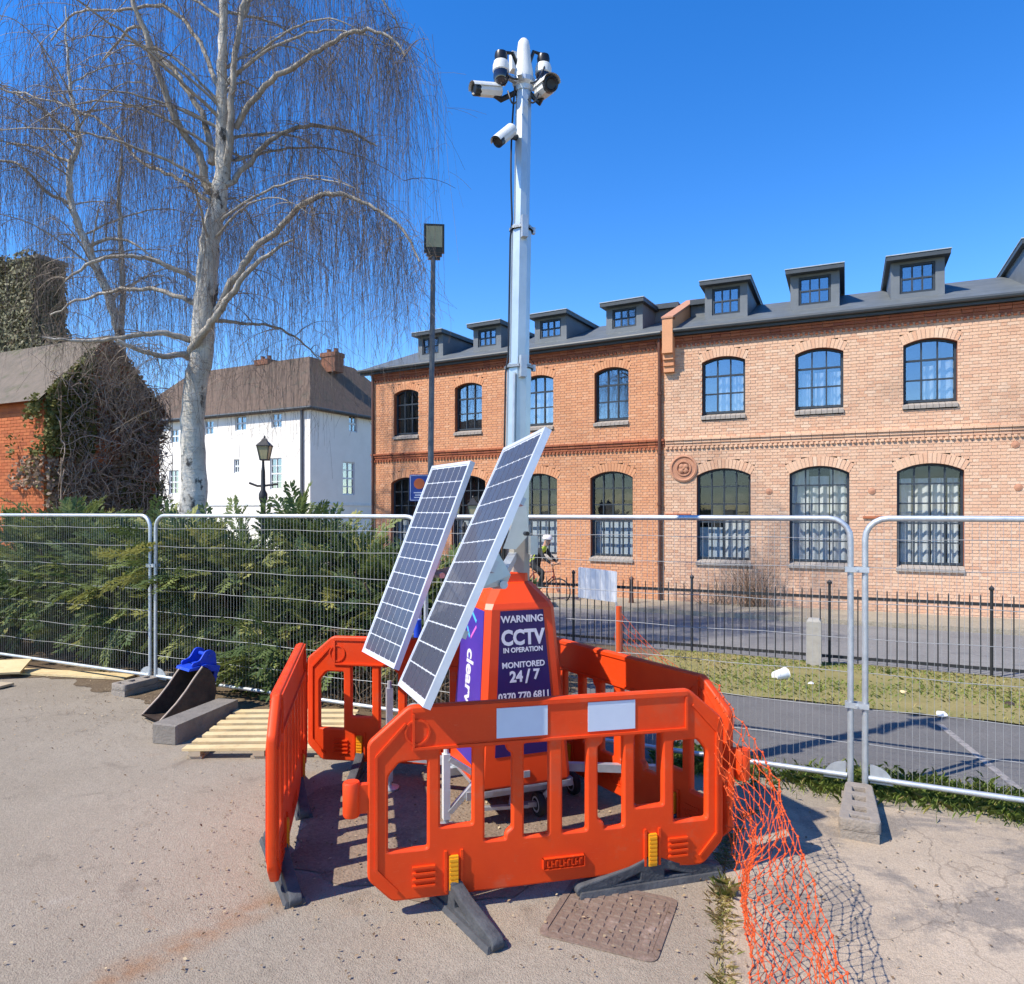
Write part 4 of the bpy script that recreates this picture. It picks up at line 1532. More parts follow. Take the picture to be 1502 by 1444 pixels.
# ------------------------------------------------------------------ weeping birch
def birch(name, label, Y, trunk, limbs, auto, seed, hang_n, reach, zlow, twig_r=0.0031, extra=()):
    """trunk and limbs are photo polylines (px, py, width px[, depth offset])"""
    r = np.random.default_rng(seed)
    base = at(trunk[0][0], 750, Y)
    t = thing(name, label, "tree", (base.x, base.y, 0))

    def loc(px, py, dy=0.0):
        p = at(px, py, Y + dy)
        return Vector((p.x - base.x, p.y - base.y, p.z))
    pts = [loc(*q[:2]) for q in trunk]
    rad = [q[2] * Y / F / 2 * 0.84 for q in trunk]
    pts = [Vector((pts[0].x, 0, -0.1))] + pts
    rad = [rad[0] * 1.12] + rad
    P, Rr = smooth_path(pts, rad, 5, 0.015, r)
    MB().tube(P, Rr, 14).build("trunk", M_BARK, t, smooth=80)
    paths = []
    for lm in limbs:
        pts = [loc(q[0], q[1], q[3] if len(q) > 3 else 0) for q in lm]
        rad = [q[2] * Y / F / 2 * 0.78 for q in lm]
        P, Rr = smooth_path(pts, rad, 5, 0.02, r)
        MB().tube(P, Rr, 8).build("branch", M_LIMB, t, smooth=80)
        paths.append(np.array([tuple(p) for p in P]))
    # unseen and half-seen arching boughs all round the stem
    bough = MB()
    zt = pts
    for i in range(auto[0]):
        z = r.uniform(auto[1], auto[2])
        a = r.uniform(0, 2 * math.pi)
        L = reach * r.uniform(0.45, 1.0) * (1.0 - 0.35 * max(0, (z - 9.5) / 5))
        # trunk x at that height
        tr = trunk_x(trunk, z, Y, base)
        up = r.uniform(0.5, 1.5)
        k = 12
        pl = []
        dirv = np.array([math.cos(a), math.sin(a)])
        perp = np.array([-dirv[1], dirv[0]]) * r.uniform(-0.5, 0.5)
        for j in range(k):
            q = j / (k - 1)
            h = z + up * math.sin(min(q * 1.55, 1.57) * 1.0) * 1.25 - (q ** 2.5) * up * 1.0
            xy = dirv * L * q + perp * q * q * L * 0.5
            pl.append((tr[0] + xy[0], tr[1] + xy[1], h))
        P, Rr = smooth_path([Vector(p) for p in pl], [0.027 * (1 - 0.85 * j / (k - 1)) * (0.6 + 0.5 * L / reach) for j in range(k)], 2, 0.03, r)
        bough.tube(P, Rr, 5)
        paths.append(np.array([tuple(p) for p in P]))
    ob = bough.build("boughs", M_LIMB, t, smooth=80)
    tag(ob, kind="stuff")
    # side twigs leaving the boughs, then hanging strands from everything
    starts, tones = [], []
    side = []
    for pth in paths:
        m = len(pth)
        for q in range(9):
            i = r.integers(int(m * 0.3), m)
            d = r.normal(0, 1, 3)
            d[2] = abs(d[2]) * 0.35
            d /= np.linalg.norm(d)
            Ls = r.uniform(0.3, 1.0)
            kk = 7
            s = np.linspace(0, 1, kk)[:, None]
            sp = pth[i] + d * Ls * s + np.array([0, 0, -1]) * (s ** 2) * Ls * 0.45
            side.append(sp)
            for c_ in range(4):
                starts.append(sp[r.integers(2, kk)])
        for c_ in range(14):
            starts.append(pth[r.integers(int(m * 0.35), m)])
    nb = len(starts)
    for pi, cnt in extra:
        pth = paths[pi]
        m = len(pth)
        for c_ in range(cnt):
            starts.append(pth[r.integers(int(m * 0.45), m)] + r.normal(0, 0.06, 3))
    starts = np.array(starts)
    sel = np.concatenate([r.integers(0, nb, hang_n - (len(starts) - nb)), np.arange(nb, len(starts))])
    S = starts[sel] + r.normal(0, 0.07, (hang_n, 3))
    k = 13
    zl_ = zlow(S[:, 0] + base.x)
    Lh = np.clip(r.gamma(3.0, 0.62, hang_n) * 1.12, 0.35, 5.2)
    Lh = np.minimum(Lh, np.maximum(0.3, S[:, 2] - zl_ + r.normal(0, 0.35, hang_n)))
    s = np.linspace(0, 1, k)
    out = r.normal(0, 0.26, (hang_n, 2)) + 0.16 * np.sin(S[:, :2] * 5.0 + S[:, 2:3] * 2.0)
    drift = r.normal(0, 0.03, (hang_n, 2)) + 0.025 * np.sin(S[:, :2] * 3.1 + 1.0)
    P = np.zeros((hang_n, k, 3))
    fall = s[None, :] ** 1.15 * Lh[:, None]
    ph = r.uniform(0, 6.28, (hang_n, 2))
    am = r.uniform(0.015, 0.09, (hang_n, 1))
    P[..., 2] = S[:, 2:3] - fall + 0.05 * np.sin(s * 3.0)[None, :]
    for c in (0, 1):
        P[..., c] = S[:, c:c + 1] + out[:, c:c + 1] * (1 - np.exp(-3 * s))[None, :] + drift[:, c:c + 1] * fall + am * np.sin(s[None, :] * 7 + ph[:, c:c + 1]) * s[None, :]
    P += r.normal(0, 0.006, P.shape)
    Rd = np.linspace(1.0, 0.5, k)[None, :] * r.uniform(0.6, 1.25, hang_n)[:, None] * twig_r
    V, Fc = strands(P, Rd)
    tones = np.clip(r.beta(2, 2.6, hang_n), 0, 1)
    V2, F2 = strands(np.array(side), np.linspace(1, 0.4, 7)[None, :] * np.full((len(side), 1), 0.008))
    tn2 = np.repeat(r.uniform(0.2, 0.9, len(side)), 7 * 3)
    # short spurs along the strands
    ns = int(hang_n * 1.7)
    si = r.integers(0, hang_n, ns)
    sj = r.integers(2, k - 1, ns)
    p0 = P[si, sj]
    d = r.normal(0, 1, (ns, 3)) * np.array([1, 1, 0.4]) + np.array([0, 0, -0.7])
    d /= np.linalg.norm(d, axis=1)[:, None]
    q = np.linspace(0, 1, 4)
    SP = p0[:, None, :] + d[:, None, :] * (r.gamma(2.2, 0.13, ns)[:, None] * q[None, :])[..., None] + np.array([0, 0, -0.12])[None, None, :] * (q ** 2)[None, :, None]
    V3, F3 = strands(SP, np.full((ns, 4), twig_r * 0.7))
    tn3 = np.repeat(tones[si], 12)
    VV = np.concatenate([V, V2, V3])
    FF = np.concatenate([Fc, F2 + len(V), F3 + len(V) + len(V2)])
    TT = np.concatenate([np.repeat(tones, k * 3), tn2, tn3])
    ob = np_mesh("crown", VV, FF, M_TWIG, t, TT)
    tag(ob, kind="stuff")
    return t


def trunk_x(trunk, z, Y, base):
    ys = [CAM_H - (q[1] - 750) * Y / F for q in trunk]
    xs = [(q[0] - 751) * Y / F - base.x for q in trunk]
    return (float(np.interp(z, ys, xs)), 0.0)


def smooth_path(pts, rad, sub, jit, r):
    """Catmull-Rom through pts"""
    out, ro = [], []
    n = len(pts)
    for i in range(n - 1):
        p0, p1, p2, p3 = pts[max(i - 1, 0)], pts[i], pts[i + 1], pts[min(i + 2, n - 1)]
        for k in range(sub):
            t = k / sub
            q = 0.5 * ((2 * p1) + (p2 - p0) * t + (2 * p0 - 5 * p1 + 4 * p2 - p3) * t * t + (3 * p1 - p0 - 3 * p2 + p3) * t ** 3)
            j = Vector(r.normal(0, jit, 3)) * min(1.0, (p2 - p1).length)
            out.append(q + j)
            ro.append(rad[i] + (rad[i + 1] - rad[i]) * t)
    out.append(pts[-1])
    ro.append(rad[-1])
    return out, ro


YB = 11.0
trunkA = [(284, 760, 46), (285, 680, 41), (284, 600, 39), (294, 520, 39), (302, 440, 38), (307, 370, 34), (316, 310, 31), (326, 250, 25), (324, 160, 19), (327, 60, 15), (330, -40, 12), (334, -170, 9), (338, -330, 4)]
limbsA = [
    [(306, 280, 17), (290, 225, 14), (262, 185, 13, -.1), (240, 130, 12, -.25), (215, 54, 10, -.4), (194, 0, 8, -.5), (170, -90, 5, -.6)],
    [(312, 240, 14), (305, 194, 12, .1), (281, 140, 10, .2), (231, 78, 8, .3), (200, 40, 6, .4), (150, 90, 3, .5)],
    [(332, 262, 16), (338, 190, 14, -.1), (340, 130, 12, -.15), (348, 60, 10, -.2), (357, 0, 9, -.2), (366, -90, 6, -.2), (372, -190, 3, -.2)],
    [(345, 190, 11), (388, 128, 10, -.2), (437, 95, 9, -.35), (475, 70, 8, -.5), (520, 45, 7, -.6), (570, 54, 5, -.7), (594, 83, 3, -.75)],
    [(336, 275, 11), (388, 215, 9, .2), (429, 190, 8, .3), (475, 186, 7, .35), (516, 194, 6, .4), (553, 215, 3, .4)],
    [(312, 470, 16), (335, 425, 14, -.15), (363, 380, 12, -.3), (413, 330, 10, -.45), (454, 293, 9, -.6), (499, 285, 8, -.7), (549, 305, 6, -.75), (590, 338, 5, -.8), (615, 384, 3, -.85)],
    [(272, 525, 16), (300, 487, 14, -.3), (325, 452, 12, -.5), (360, 405, 9, -.6), (400, 370, 6, -.7), (430, 352, 3, -.75)],
    [(290, 413, 10), (231, 384, 8, -.2), (186, 376, 7, -.35), (136, 384, 6, -.5), (95, 413, 3, -.6)],
    [(288, 446, 10), (231, 425, 8, .2), (177, 425, 7, .35), (124, 438, 5, .5), (74, 462, 3, .6)],
    [(280, 500, 13), (231, 489, 10, -.3), (173, 497, 8, -.5), (116, 501, 6, -.7), (62, 495, 3, -.9)],
    [(275, 520, 12), (240, 522, 10, -.5), (205, 515, 8, -.8), (172, 500, 6, -1.0)],
    [(315, 470, 8), (355, 475, 6, .3), (395, 478, 5, .5), (440, 500, 4, .7), (470, 530, 2, .8)],
    [(312, 300, 9), (260, 262, 7, .4), (210, 240, 6, .7), (150, 180, 5, 1.0), (80, 150, 4, 1.2), (20, 135, 3, 1.3)],
    [(322, 130, 10), (290, 60, 8, .3), (240, 10, 7, .6), (170, 15, 5, .8), (110, 20, 4, 1.0), (75, 60, 3, 1.1)],
    [(352, 30, 8), (400, -40, 7, .2), (470, -60, 6, .4), (540, -30, 4, .5), (585, 40, 3, .6)],
]


def zlowA(x):
    # bottom of the curtain across the picture: lower in the middle, lifting to the left
    px = 751 + x * F / YB
    py = np.interp(px, [-100, 60, 150, 230, 300, 380, 450, 520, 570, 620], [500, 520, 540, 600, 590, 640, 640, 610, 560, 470])
    return CAM_H - (py - 750) * YB / F


birch("birch_tree", "tall silver birch with pale trunk and long weeping bare twigs behind the fence", YB, trunkA, limbsA, (44, 5.7, 14.6), 5, 4900, 3.3, zlowA, 0.0027, ((3, 220), (4, 150), (5, 280), (14, 190), (2, 50)))
YS = 18.6
trunkB = [(186, 745, 26), (186, 640, 22), (183, 573, 19), (176, 500, 17), (161, 438, 15), (128, 363, 13), (103, 297, 11), (104, 248, 10), (116, 202, 8), (104, 136, 6), (98, 70, 4), (96, 10, 2)]
limbsB = [
    [(176, 500, 11), (180, 430, 10, .1), (177, 371, 9, .1), (176, 310, 8, .1), (175, 268, 5, .1), (182, 200, 3, .2)],
    [(128, 363, 7), (165, 350, 6, -.2), (200, 360, 4, -.3), (225, 380, 2, -.4)],
    [(105, 300, 7), (60, 275, 6, -.2), (20, 238, 5, -.3), (-30, 235, 3, -.4)],
    [(116, 202, 6), (60, 160, 5, .2), (0, 130, 4, .3), (-60, 140, 2, .3)],
    [(104, 240, 6), (50, 215, 5, .3), (10, 212, 3, .5)],
]


def zlowB(x):
    px = 751 + x * F / YS
    py = np.interp(px, [-200, 40, 120, 200, 300], [470, 500, 560, 600, 560])
    return CAM_H - (py - 750) * YS / F


birch("birch_tree", "slender leaning birch left of the thick-trunked birch", YS, trunkB, limbsB, (22, 7.0, 15.5), 9, 1500, 3.9, zlowB, 0.0042)


# ------------------------------------------------------------------ conifer shrubs behind the fence
def frond_template(seed):
    """one flat feathery spray, about 1 long, along +x, drooping"""
    r = np.random.default_rng(seed)
    quads = []

    def leaf(p, d, L, w):
        n = np.array([0, 0, 1.0]) + r.normal(0, 0.25, 3)
        s = np.cross(d, n)
        s /= np.linalg.norm(s) + 1e-9
        quads.append([p - s * w * 0.3, p + d * L * 0.5 - s * w, p + d * L, p + d * L * 0.5 + s * w])
    for i in range(11):
        q = i / 10
        p = np.array([q, 0.04 * math.sin(q * 5), -0.28 * q * q])
        for sd in (-1, 1):
            L = 0.36 * (1 - 0.55 * abs(q - 0.35)) * r.uniform(0.75, 1.15)
            d = np.array([0.75, sd * 0.7, -0.22]) + r.normal(0, 0.1, 3)
            d /= np.linalg.norm(d)
            leaf(p, d, L, 0.045)
            for h in (0.35, 0.65):
                d2 = d + np.array([0.5, -sd * 0.35, 0]) if r.random() < 0.5 else d + np.array([-0.15, sd * 0.5, -0.1])
                d2 /= np.linalg.norm(d2)
                leaf(p + d * L * h, d2, L * 0.5, 0.035)
    leaf(np.array([0.95, 0, -0.25]), np.array([0.9, 0, -0.4]), 0.3, 0.04)
    return np.array(quads)          # (m,4,3)


FRONDS = [frond_template(i) for i in range(3)]


def conifer(name, label, c, rx, ry, h, n, seed, group, tips=0.0, droop=0.0, twig=True):
    r = np.random.default_rng(seed)
    t = thing(name, label, "shrub", c, 0, group)
    # stems
    st = MB()
    for i in range(9):
        a = r.uniform(0, 6.28)
        e = Vector((math.cos(a) * rx * 0.7, math.sin(a) * ry * 0.7, h * r.uniform(0.5, 0.85)))
        st.tube([(0.06 * math.cos(a), 0.06 * math.sin(a), -0.05), e * 0.5 + Vector((0, 0, 0.1)), e], [0.045, 0.03, 0.012], 6)
    st.build("stem", M_BROWNTWIG, t, smooth=60, attr=True)
    lumps = []
    for i in range(16):
        a = r.uniform(0, 6.28)
        q = r.uniform(0.2, 1.0)
        lumps.append((math.cos(a) * rx * q * 0.75, math.sin(a) * ry * q * 0.75, h * r.uniform(0.25, 0.85), r.uniform(0.3, 0.55) * min(rx, h * 0.6)))
    lumps = np.array(lumps)
    li = r.integers(0, len(lumps), n)
    d = r.normal(0, 1, (n, 3))
    d /= np.linalg.norm(d, axis=1)[:, None]
    rad = lumps[li, 3] * (r.random(n) ** 0.35)
    P = lumps[li, :3] + d * rad[:, None] * np.array([1.1, 1.1, 0.8])
    P[:, 2] = np.abs(P[:, 2]) + 0.03
    outw = P - np.array([0, 0, h * 0.45])
    outw[:, 2] = outw[:, 2] * 0.5 + 0.25 * r.normal(0, 1, n) + 0.1 - droop
    outw += d * 0.6
    X = outw / (np.linalg.norm(outw, axis=1)[:, None] + 1e-9)
    up = np.array([0, 0, 1.0]) + r.normal(0, 0.45, (n, 3))
    Yv = np.cross(up, X)
    Yv /= np.linalg.norm(Yv, axis=1)[:, None] + 1e-9
    Zv = np.cross(X, Yv)
    S = r.uniform(0.14, 0.44, n)
    allV, tones = [], []
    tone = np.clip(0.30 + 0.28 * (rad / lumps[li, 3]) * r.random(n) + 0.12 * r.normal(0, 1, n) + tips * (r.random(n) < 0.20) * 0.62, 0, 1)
    for k, T in enumerate(FRONDS):
        ix = np.where(np.arange(n) % 3 == k)[0]
        B = np.stack([X[ix], Yv[ix], Zv[ix]], 2)                # columns
        V = np.einsum('nij,mqj->nmqi', B, T) * S[ix, None, None, None] + P[ix, None, None, :]
        allV.append(V.reshape(-1, 3))
        mq = T.shape[0]
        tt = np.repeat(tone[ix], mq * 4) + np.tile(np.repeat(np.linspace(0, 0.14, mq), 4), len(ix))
        tones.append(np.clip(tt, 0, 1))
    V = np.concatenate(allV)
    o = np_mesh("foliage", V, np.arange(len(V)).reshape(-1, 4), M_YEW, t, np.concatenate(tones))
    tag(o, kind="stuff")
    return t


F0 = Vector((-3.93, 7.9, 0))
FD = Vector((0.905, -0.43, 0)).normalized()
FN = Vector((0.43, 0.905, 0)).normalized()
shr = [(-4.6, 1.5, 1.35, 1.0, 1.95, 700, .35, "blue-green juniper shrub at the left edge behind the fence"),
       (-2.9, 1.0, 1.15, 0.9, 1.80, 900, .4, "spreading conifer shrub under the ivy-grown house, left of the birch"),
       (-1.3, 1.1, 1.05, 0.9, 1.74, 900, .5, "dense conifer shrub directly left of the fence joint"),
       (0.25, 1.0, 1.0, 0.85, 1.70, 900, .7, "yellow-tipped conifer shrub in front of the birch trunk"),
       (1.65, 1.25, 1.0, 0.85, 1.58, 900, .6, "dark conifer shrub below the white house corner"),
       (2.6, 1.1, 0.85, 0.75, 1.52, 750, .55, "low conifer shrub behind the rear solar panel"),
       (1.55, 0.55, 0.7, 0.4, 0.9, 300, .4, "small drooping conifer at the fence foot behind the bucket"),
       (-3.7, 0.55, 0.9, 0.45, 1.0, 350, .3, "low bushy conifer in front of the far-left hedge")]
for i, (t_, off, rx, ry, h, n, tips, lab) in enumerate(shr):
    c = F0 + FD * t_ + FN * off
    conifer("conifer_shrub", lab, c, rx, ry, h, n, 40 + i, "conifer hedge behind the mesh fence", tips)
# a pointed young conifer poking above the hedge
tc_ = at(448, 750, 8.6)
conifer("conifer_sapling", "pointed young conifer sticking up above the hedge against the white wall", (tc_.x, tc_.y, 0), 0.42, 0.42, 1.98, 150, 71, None, 0.3)
# dry brush at the foot of the fence
c = F0 + FD * 3.2 + FN * 0.5
br = thing("brush_heap", "heap of dry brown twigs and creeper at the fence foot behind the rear barrier", "brushwood", c, FA)
vine_tangle("dry_stems", br, 900, ((-1.2, 1.3), (-0.25, 0.5), (0.0, 0.75)), M_BROWNTWIG, 0.006, 9, 0.12)
# bare shrub against the building wall
for px, hh, n, lab in ((1105, 1.25, 110, "bare leafless shrub against the wall below the curtained window"), (1050, 0.9, 45, "thin bare shrub left of the larger leafless one at the wall")):
    s = px_on(PR - Vector((0.423, 0.906, 0)) * 0.35, Vector((0.906, -0.423, 0)), px)
    c = PR - Vector((0.423, 0.906, 0)) * 0.35 + Vector((0.906, -0.423, 0)) * s
    sh = thing("bare_shrub", lab, "shrub", (c.x, c.y, -0.34), 0, "bare shrubs by the brick wall")
    k = 8
    P = np.zeros((n, k, 3))
    a = rng.uniform(0, 6.28, n)
    q = np.linspace(0, 1, k)
    L = hh * rng.uniform(0.5, 1.1, n)
    sp = rng.uniform(0.1, 0.95, n)
    P[..., 0] = rng.normal(0, 0.22, n)[:, None] + (np.cos(a) * sp)[:, None] * q * 1.1
    P[..., 1] = rng.normal(0, 0.06, n)[:, None] + (np.sin(a) * sp * 0.35)[:, None] * q
    P[..., 2] = L[:, None] * q
    P += rng.normal(0, 0.02, P.shape)
    V, Fc = strands(P, np.linspace(1, .4, k)[None, :] * np.full((n, 1), 0.0045))
    tag(np_mesh("stems", V, Fc, M_BROWNTWIG, sh, np.repeat(rng.random(n), k * 3)), kind="stuff")


# ------------------------------------------------------------------ grass
def blades(name, label, pts, hgt, mat, tone, lean=0.5, w=0.004, kind="stuff"):
    n = len(pts)
    a = rng.uniform(0, 6.28, n)
    d = np.stack([np.cos(a), np.sin(a), np.zeros(n)], 1)
    s = np.stack([-np.sin(a), np.cos(a), np.zeros(n)], 1) * (w * rng.uniform(0.7, 1.4, n))[:, None]
    h = hgt * rng.uniform(0.5, 1.3, n)
    mid = pts + d * (h * lean * 0.3)[:, None] + np.array([0, 0, 1]) * (h * 0.6)[:, None]
    tip = pts + d * (h * lean * rng.uniform(0.5, 1.4, n))[:, None] + np.array([0, 0, 1]) * (h * rng.uniform(0.7, 1.0, n))[:, None]
    V = np.stack([pts - s, pts + s, mid + s * 0.8, tip, mid - s * 0.8], 1).reshape(-1, 3)
    Fc = np.arange(n * 5).reshape(n, 5)
    o = np_mesh(name, V, Fc, mat, None, np.repeat(tone, 5))
    tag(o, label, "grass", kind=kind)
    return o


def uvpts(u, v, dz=0.0):
    z = np.array([zprof(q) for q in v]) + dz
    return np.stack([UX.x * u + VX.x * v, UX.y * u + VX.y * v, z], 1)


n = 26000
u = rng.uniform(-2.6, 9.5, n)
v = rng.uniform(7.85, 11.5, n)
kk = (np.sin(u * 2.3 + v * 1.1) + np.sin(v * 2.9 - u * 0.7) + rng.normal(0, 1.0, n)) > -0.2
u, v = u[kk], v[kk]
tone = np.clip(0.60 + 0.14 * np.sin(u * 1.3 + v) - 0.25 * (np.sin(u * 0.9 + 2) > 0.6) + rng.normal(0, 0.15, len(u)), 0, 1)
blades("verge_grass", "short dry yellowing grass on the bank below the iron railings", uvpts(u, v, 0.0), 0.042, M_GRASS, tone, 1.1, 0.0045)
n = 26000
u = rng.uniform(-1.4, 4.6, n)
v = 5.62 + rng.normal(0, 0.13, n) + 0.06 * np.sin(u * 3)
k = (np.sin(u * 2.2) + np.sin(u * 5.1 + 1) + rng.normal(0, 0.9, n)) > -0.9
u, v = u[k], v[k]
tone = np.clip(0.30 + rng.normal(0, 0.22, len(u)), 0, 1)
blades("fence_grass", "fresh green grass growing along the foot of the mesh fence", uvpts(u, v), 0.07, M_GRASS, tone, 0.8, 0.0016)
# weeds in the joint of the yard
tj = rng.random(2600)
jx = np.interp(tj, [0, 0.33, 0.66, 0.85, 1], [p.x for p in Lp])
jy = np.interp(tj, [0, 0.33, 0.66, 0.85, 1], [p.y for p in Lp])
kk = (np.sin(tj * 25) + np.sin(tj * 61) + rng.normal(0, 0.8, 2600)) > -0.2
pts = np.stack([jx + rng.normal(0, 0.026, 2600), jy + rng.normal(0, 0.02, 2600), np.zeros(2600)], 1)[kk]
blades("joint_weeds", "dry grass and weeds growing in the joint beside the concrete bay", pts, 0.024, M_GRASS, np.clip(0.82 + rng.normal(0, 0.18, len(pts)), 0, 1), 1.6, 0.0011)
# tuft by the barrier foot
tp = gnd(1062, 1312)
pts = np.stack([tp.x + rng.normal(0, 0.022, 110), tp.y + rng.normal(0, 0.022, 110), np.zeros(110)], 1)
blades("grass_tuft", "tuft of half-dry grass beside the right foot of the front barrier", pts, 0.075, M_GRASS, np.clip(0.72 + rng.normal(0, 0.25, 110), 0, 1), 0.8, 0.0011, kind=None)
# fallen leaves, grit and twigs on the yard
n = 2600
cx = np.concatenate([rng.normal(-3.9, 1.3, 900), rng.normal(-0.2, 1.0, 900), rng.uniform(-2.5, 3.0, 800)])
cy = np.concatenate([rng.normal(6.9, 0.7, 900), rng.normal(4.6, 0.7, 900), rng.uniform(2.4, 5.4, 800)])
pts = np.stack([cx, cy, np.full(n, 0.012)], 1)
o = leaf_cloud("leaf_litter", pts, np.tile((0, 0, 1.0), (n, 1)), 0.010, leaf_mat("dead_leaf", [(0, (0.10, 0.06, 0.035)), (0.6, (0.26, 0.18, 0.10)), (1, (0.46, 0.36, 0.22))], 0.8, 0.0), None, None, 0.3)
tag(o, "scattered dead leaves and grit on the yard", "litter")

# ------------------------------------------------------------------ steel mesh fence panels
PLEN, PTOP, PBOT = 3.43, 1.90, 0.13


def fence_panel(label, x0):
    """x0 = start along the fence line from F0"""
    p = F0 + FD * x0
    t = thing("mesh_fence", label, "fence", p, FA, "temporary mesh fence panels")
    r = 0.021
    rc = 0.14
    L = PLEN
    pts = []
    for cx, cz, a0 in ((rc, PTOP - rc, 180), (L - rc, PTOP - rc, 90)):
        for k in range(6):
            a = R(a0 - k * 18)
            pts.append((cx + rc * math.cos(a), 0, cz + rc * math.sin(a)))
    fr = MB()
    fr.tube([(0, 0, 0.02)] + pts + [(L, 0, 0.02)], r, 10)
    fr.build("frame", M_GALV, t, smooth=50)
    MB().tube([(r, 0, PBOT), (L - r, 0, PBOT)], 0.019, 10).build("bottom_rail", M_GALV, t, smooth=50)
    w = MB()
    n = int((L - 0.06) / 0.042)
    for i in range(1, n):
        x = 0.03 + (L - 0.06) * i / n
        w.tube([(x, 0.0, PBOT), (x, 0.0, PTOP - 0.01)], 0.0013, 3, cap=False)
    for z in (0.36, 0.60, 0.84, 1.08, 1.32, 1.56, 1.76):
        pt = [(L * k / 12, (0.012 if k % 2 else -0.0) * 0.0, z + 0.006 * math.sin(k * 1.7 + z * 9)) for k in range(13)]
        w.tube(pt, 0.0023, 4, cap=False)
    tag(w.build("wire_mesh", M_WIRE, t), kind="stuff")
    for sx in (0, 1):
        # rounded plate in the bottom corner
        m = MB()
        cx = 0.03 if sx == 0 else L - 0.03
        s = 1 if sx == 0 else -1
        prof = [(cx, 0.0, PBOT - 0.03)] + [(cx + s * 0.14 * math.sin(R(a)), 0.0, PBOT - 0.03 + 0.125 * math.cos(R(a))) for a in range(0, 91, 15)]
        v2 = [(p_[0], p_[1] + 0.006, p_[2]) for p_ in prof]
        nn = len(prof)
        fs = [tuple(range(nn)), tuple(range(2 * nn - 1, nn - 1, -1))] + [(i, i + nn, (i + 1) % nn + nn, (i + 1) % nn) for i in range(nn)]
        m.add([(p_[0], p_[1] - 0.003, p_[2]) for p_ in prof] + [(p_[0], p_[1] + 0.003, p_[2]) for p_ in prof], fs)
        m.build("corner_plate", M_GALV, t)
    return t


fence_panel("mesh fence panel at the far left, ending at the joint beside the blue bucket", -PLEN - 0.09)
fence_panel("mesh fence panel between the left joint and the rear solar panel, conifers behind it", 0.0)
fence_panel("mesh fence panel behind the orange tower, ending at the concrete foot block", PLEN + 0.07)
fence_panel("mesh fence panel at the right edge, right of the concrete foot block", 2 * (PLEN + 0.07) + 0.02)


def foot_block(label, x0, yaw=0.0, shift=0.0):
    p = F0 + FD * x0 - FN * shift
    t = thing("fence_block", label, "fence foot", (p.x, p.y, 0), FA + yaw, "fence foot blocks")
    L, w, h = 0.64, 0.185, 0.13
    outer = fillet([(-L / 2, -w / 2 - 0.015), (L / 2, -w / 2 + 0.02), (L / 2, w / 2 - 0.02), (-L / 2, w / 2 + 0.015)], 0.03)
    holes = [fillet([(x - 0.05, -0.045), (x + 0.05, -0.045), (x + 0.05, 0.045), (x - 0.05, 0.045)], 0.01) for x in (-0.14, 0.04, 0.20)]
    holes += [fillet([(-L / 2 + 0.02, -0.06), (-L / 2 + 0.08, -0.06), (-L / 2 + 0.08, 0.06), (-L / 2 + 0.02, 0.06)], 0.01)]
    me = plate_mesh("body", outer, holes, h * 0.55, 0.008, M_BLOCK)
    me.transform(Matrix.Rotation(R(-90), 4, 'X'))
    me.transform(Matrix.Rotation(R(90), 4, 'Z'))
    me.transform(Matrix.Translation((0, 0, h * 0.72)))
    link("body", me, t)
    b = MB()
    b.box(-w / 2 - 0.012, w / 2 + 0.012, -L / 2 - 0.004, L / 2 + 0.004, 0.001, h * 0.46)
    b.build("base", M_BLOCK, t)
    return t


foot_block("grey-brown foot block holding the right fence joint", 2 * (PLEN + 0.07) - 0.02, 0.0, 0.44)
foot_block("foot block under the left fence joint beside the bucket", -0.04, 0.0, 0.1)
foot_block("foot block under the fence joint behind the solar panels", PLEN + 0.035, 0.0, 0.1)
for x0, zs in ((2 * (PLEN + 0.07) - 0.03, (1.55, 0.62)), (-0.045, (1.35,)), (PLEN + 0.035, (1.5, 0.75))):
    for z in zs:
        p = F0 + FD * x0
        cl = MB()
        cl.box(-0.075, 0.075, -0.034, -0.024, -0.018, 0.018)
        cl.box(-0.075, 0.075, 0.024, 0.034, -0.018, 0.018)
        cl.tube([(0, -0.05, 0), (0, 0.05, 0)], 0.009, 6)
        lab = {1.55: "upper steel coupler on the right fence joint", 0.62: "lower steel coupler on the right fence joint", 1.35: "steel coupler on the left fence joint",
               1.5: "upper steel coupler on the fence joint behind the panels", 0.75: "lower steel coupler on the fence joint behind the panels"}[z]
        o = cl.build("fence_coupler", M_GALV)
        o.location = (p.x, p.y, z)
        o.rotation_euler = (0, 0, FA)
        tag(o, lab, "coupler", "fence couplers")

# ------------------------------------------------------------------ iron railings along the verge
RV = 11.5
RTOP = 1.12


def railing(label, u0, nb, sp=0.125):
    p = uv(u0, RV)
    t = thing("iron_railing", label, "railing", (p.x, p.y, zprof(RV)), FA, "iron railing panels")
    L = nb * sp
    for z, n_ in ((RTOP - 0.13, "top_rail"), (0.12, "bottom_rail")):
        MB().box(0, L, -0.006, 0.006, z - 0.022, z + 0.022).build(n_, M_IRON, t)
    mp = MB().tube([(0, 0, 0), (0, 0, RTOP + 0.06)], 0.022, 6).lathe([(0.03, RTOP + 0.06), (0.034, RTOP + 0.09), (0, RTOP + 0.13)], 6).mesh("post", M_IRON)
    link("post", mp, t)
    mb_ = MB().tube([(0, 0, 0.04), (0, 0, RTOP - 0.03), (0, 0, RTOP)], [0.009, 0.009, 0.003], 5).mesh("bar", M_IRON)
    for i in range(1, nb):
        link("bar", mb_, t, (i * sp, 0, 0))
    return t


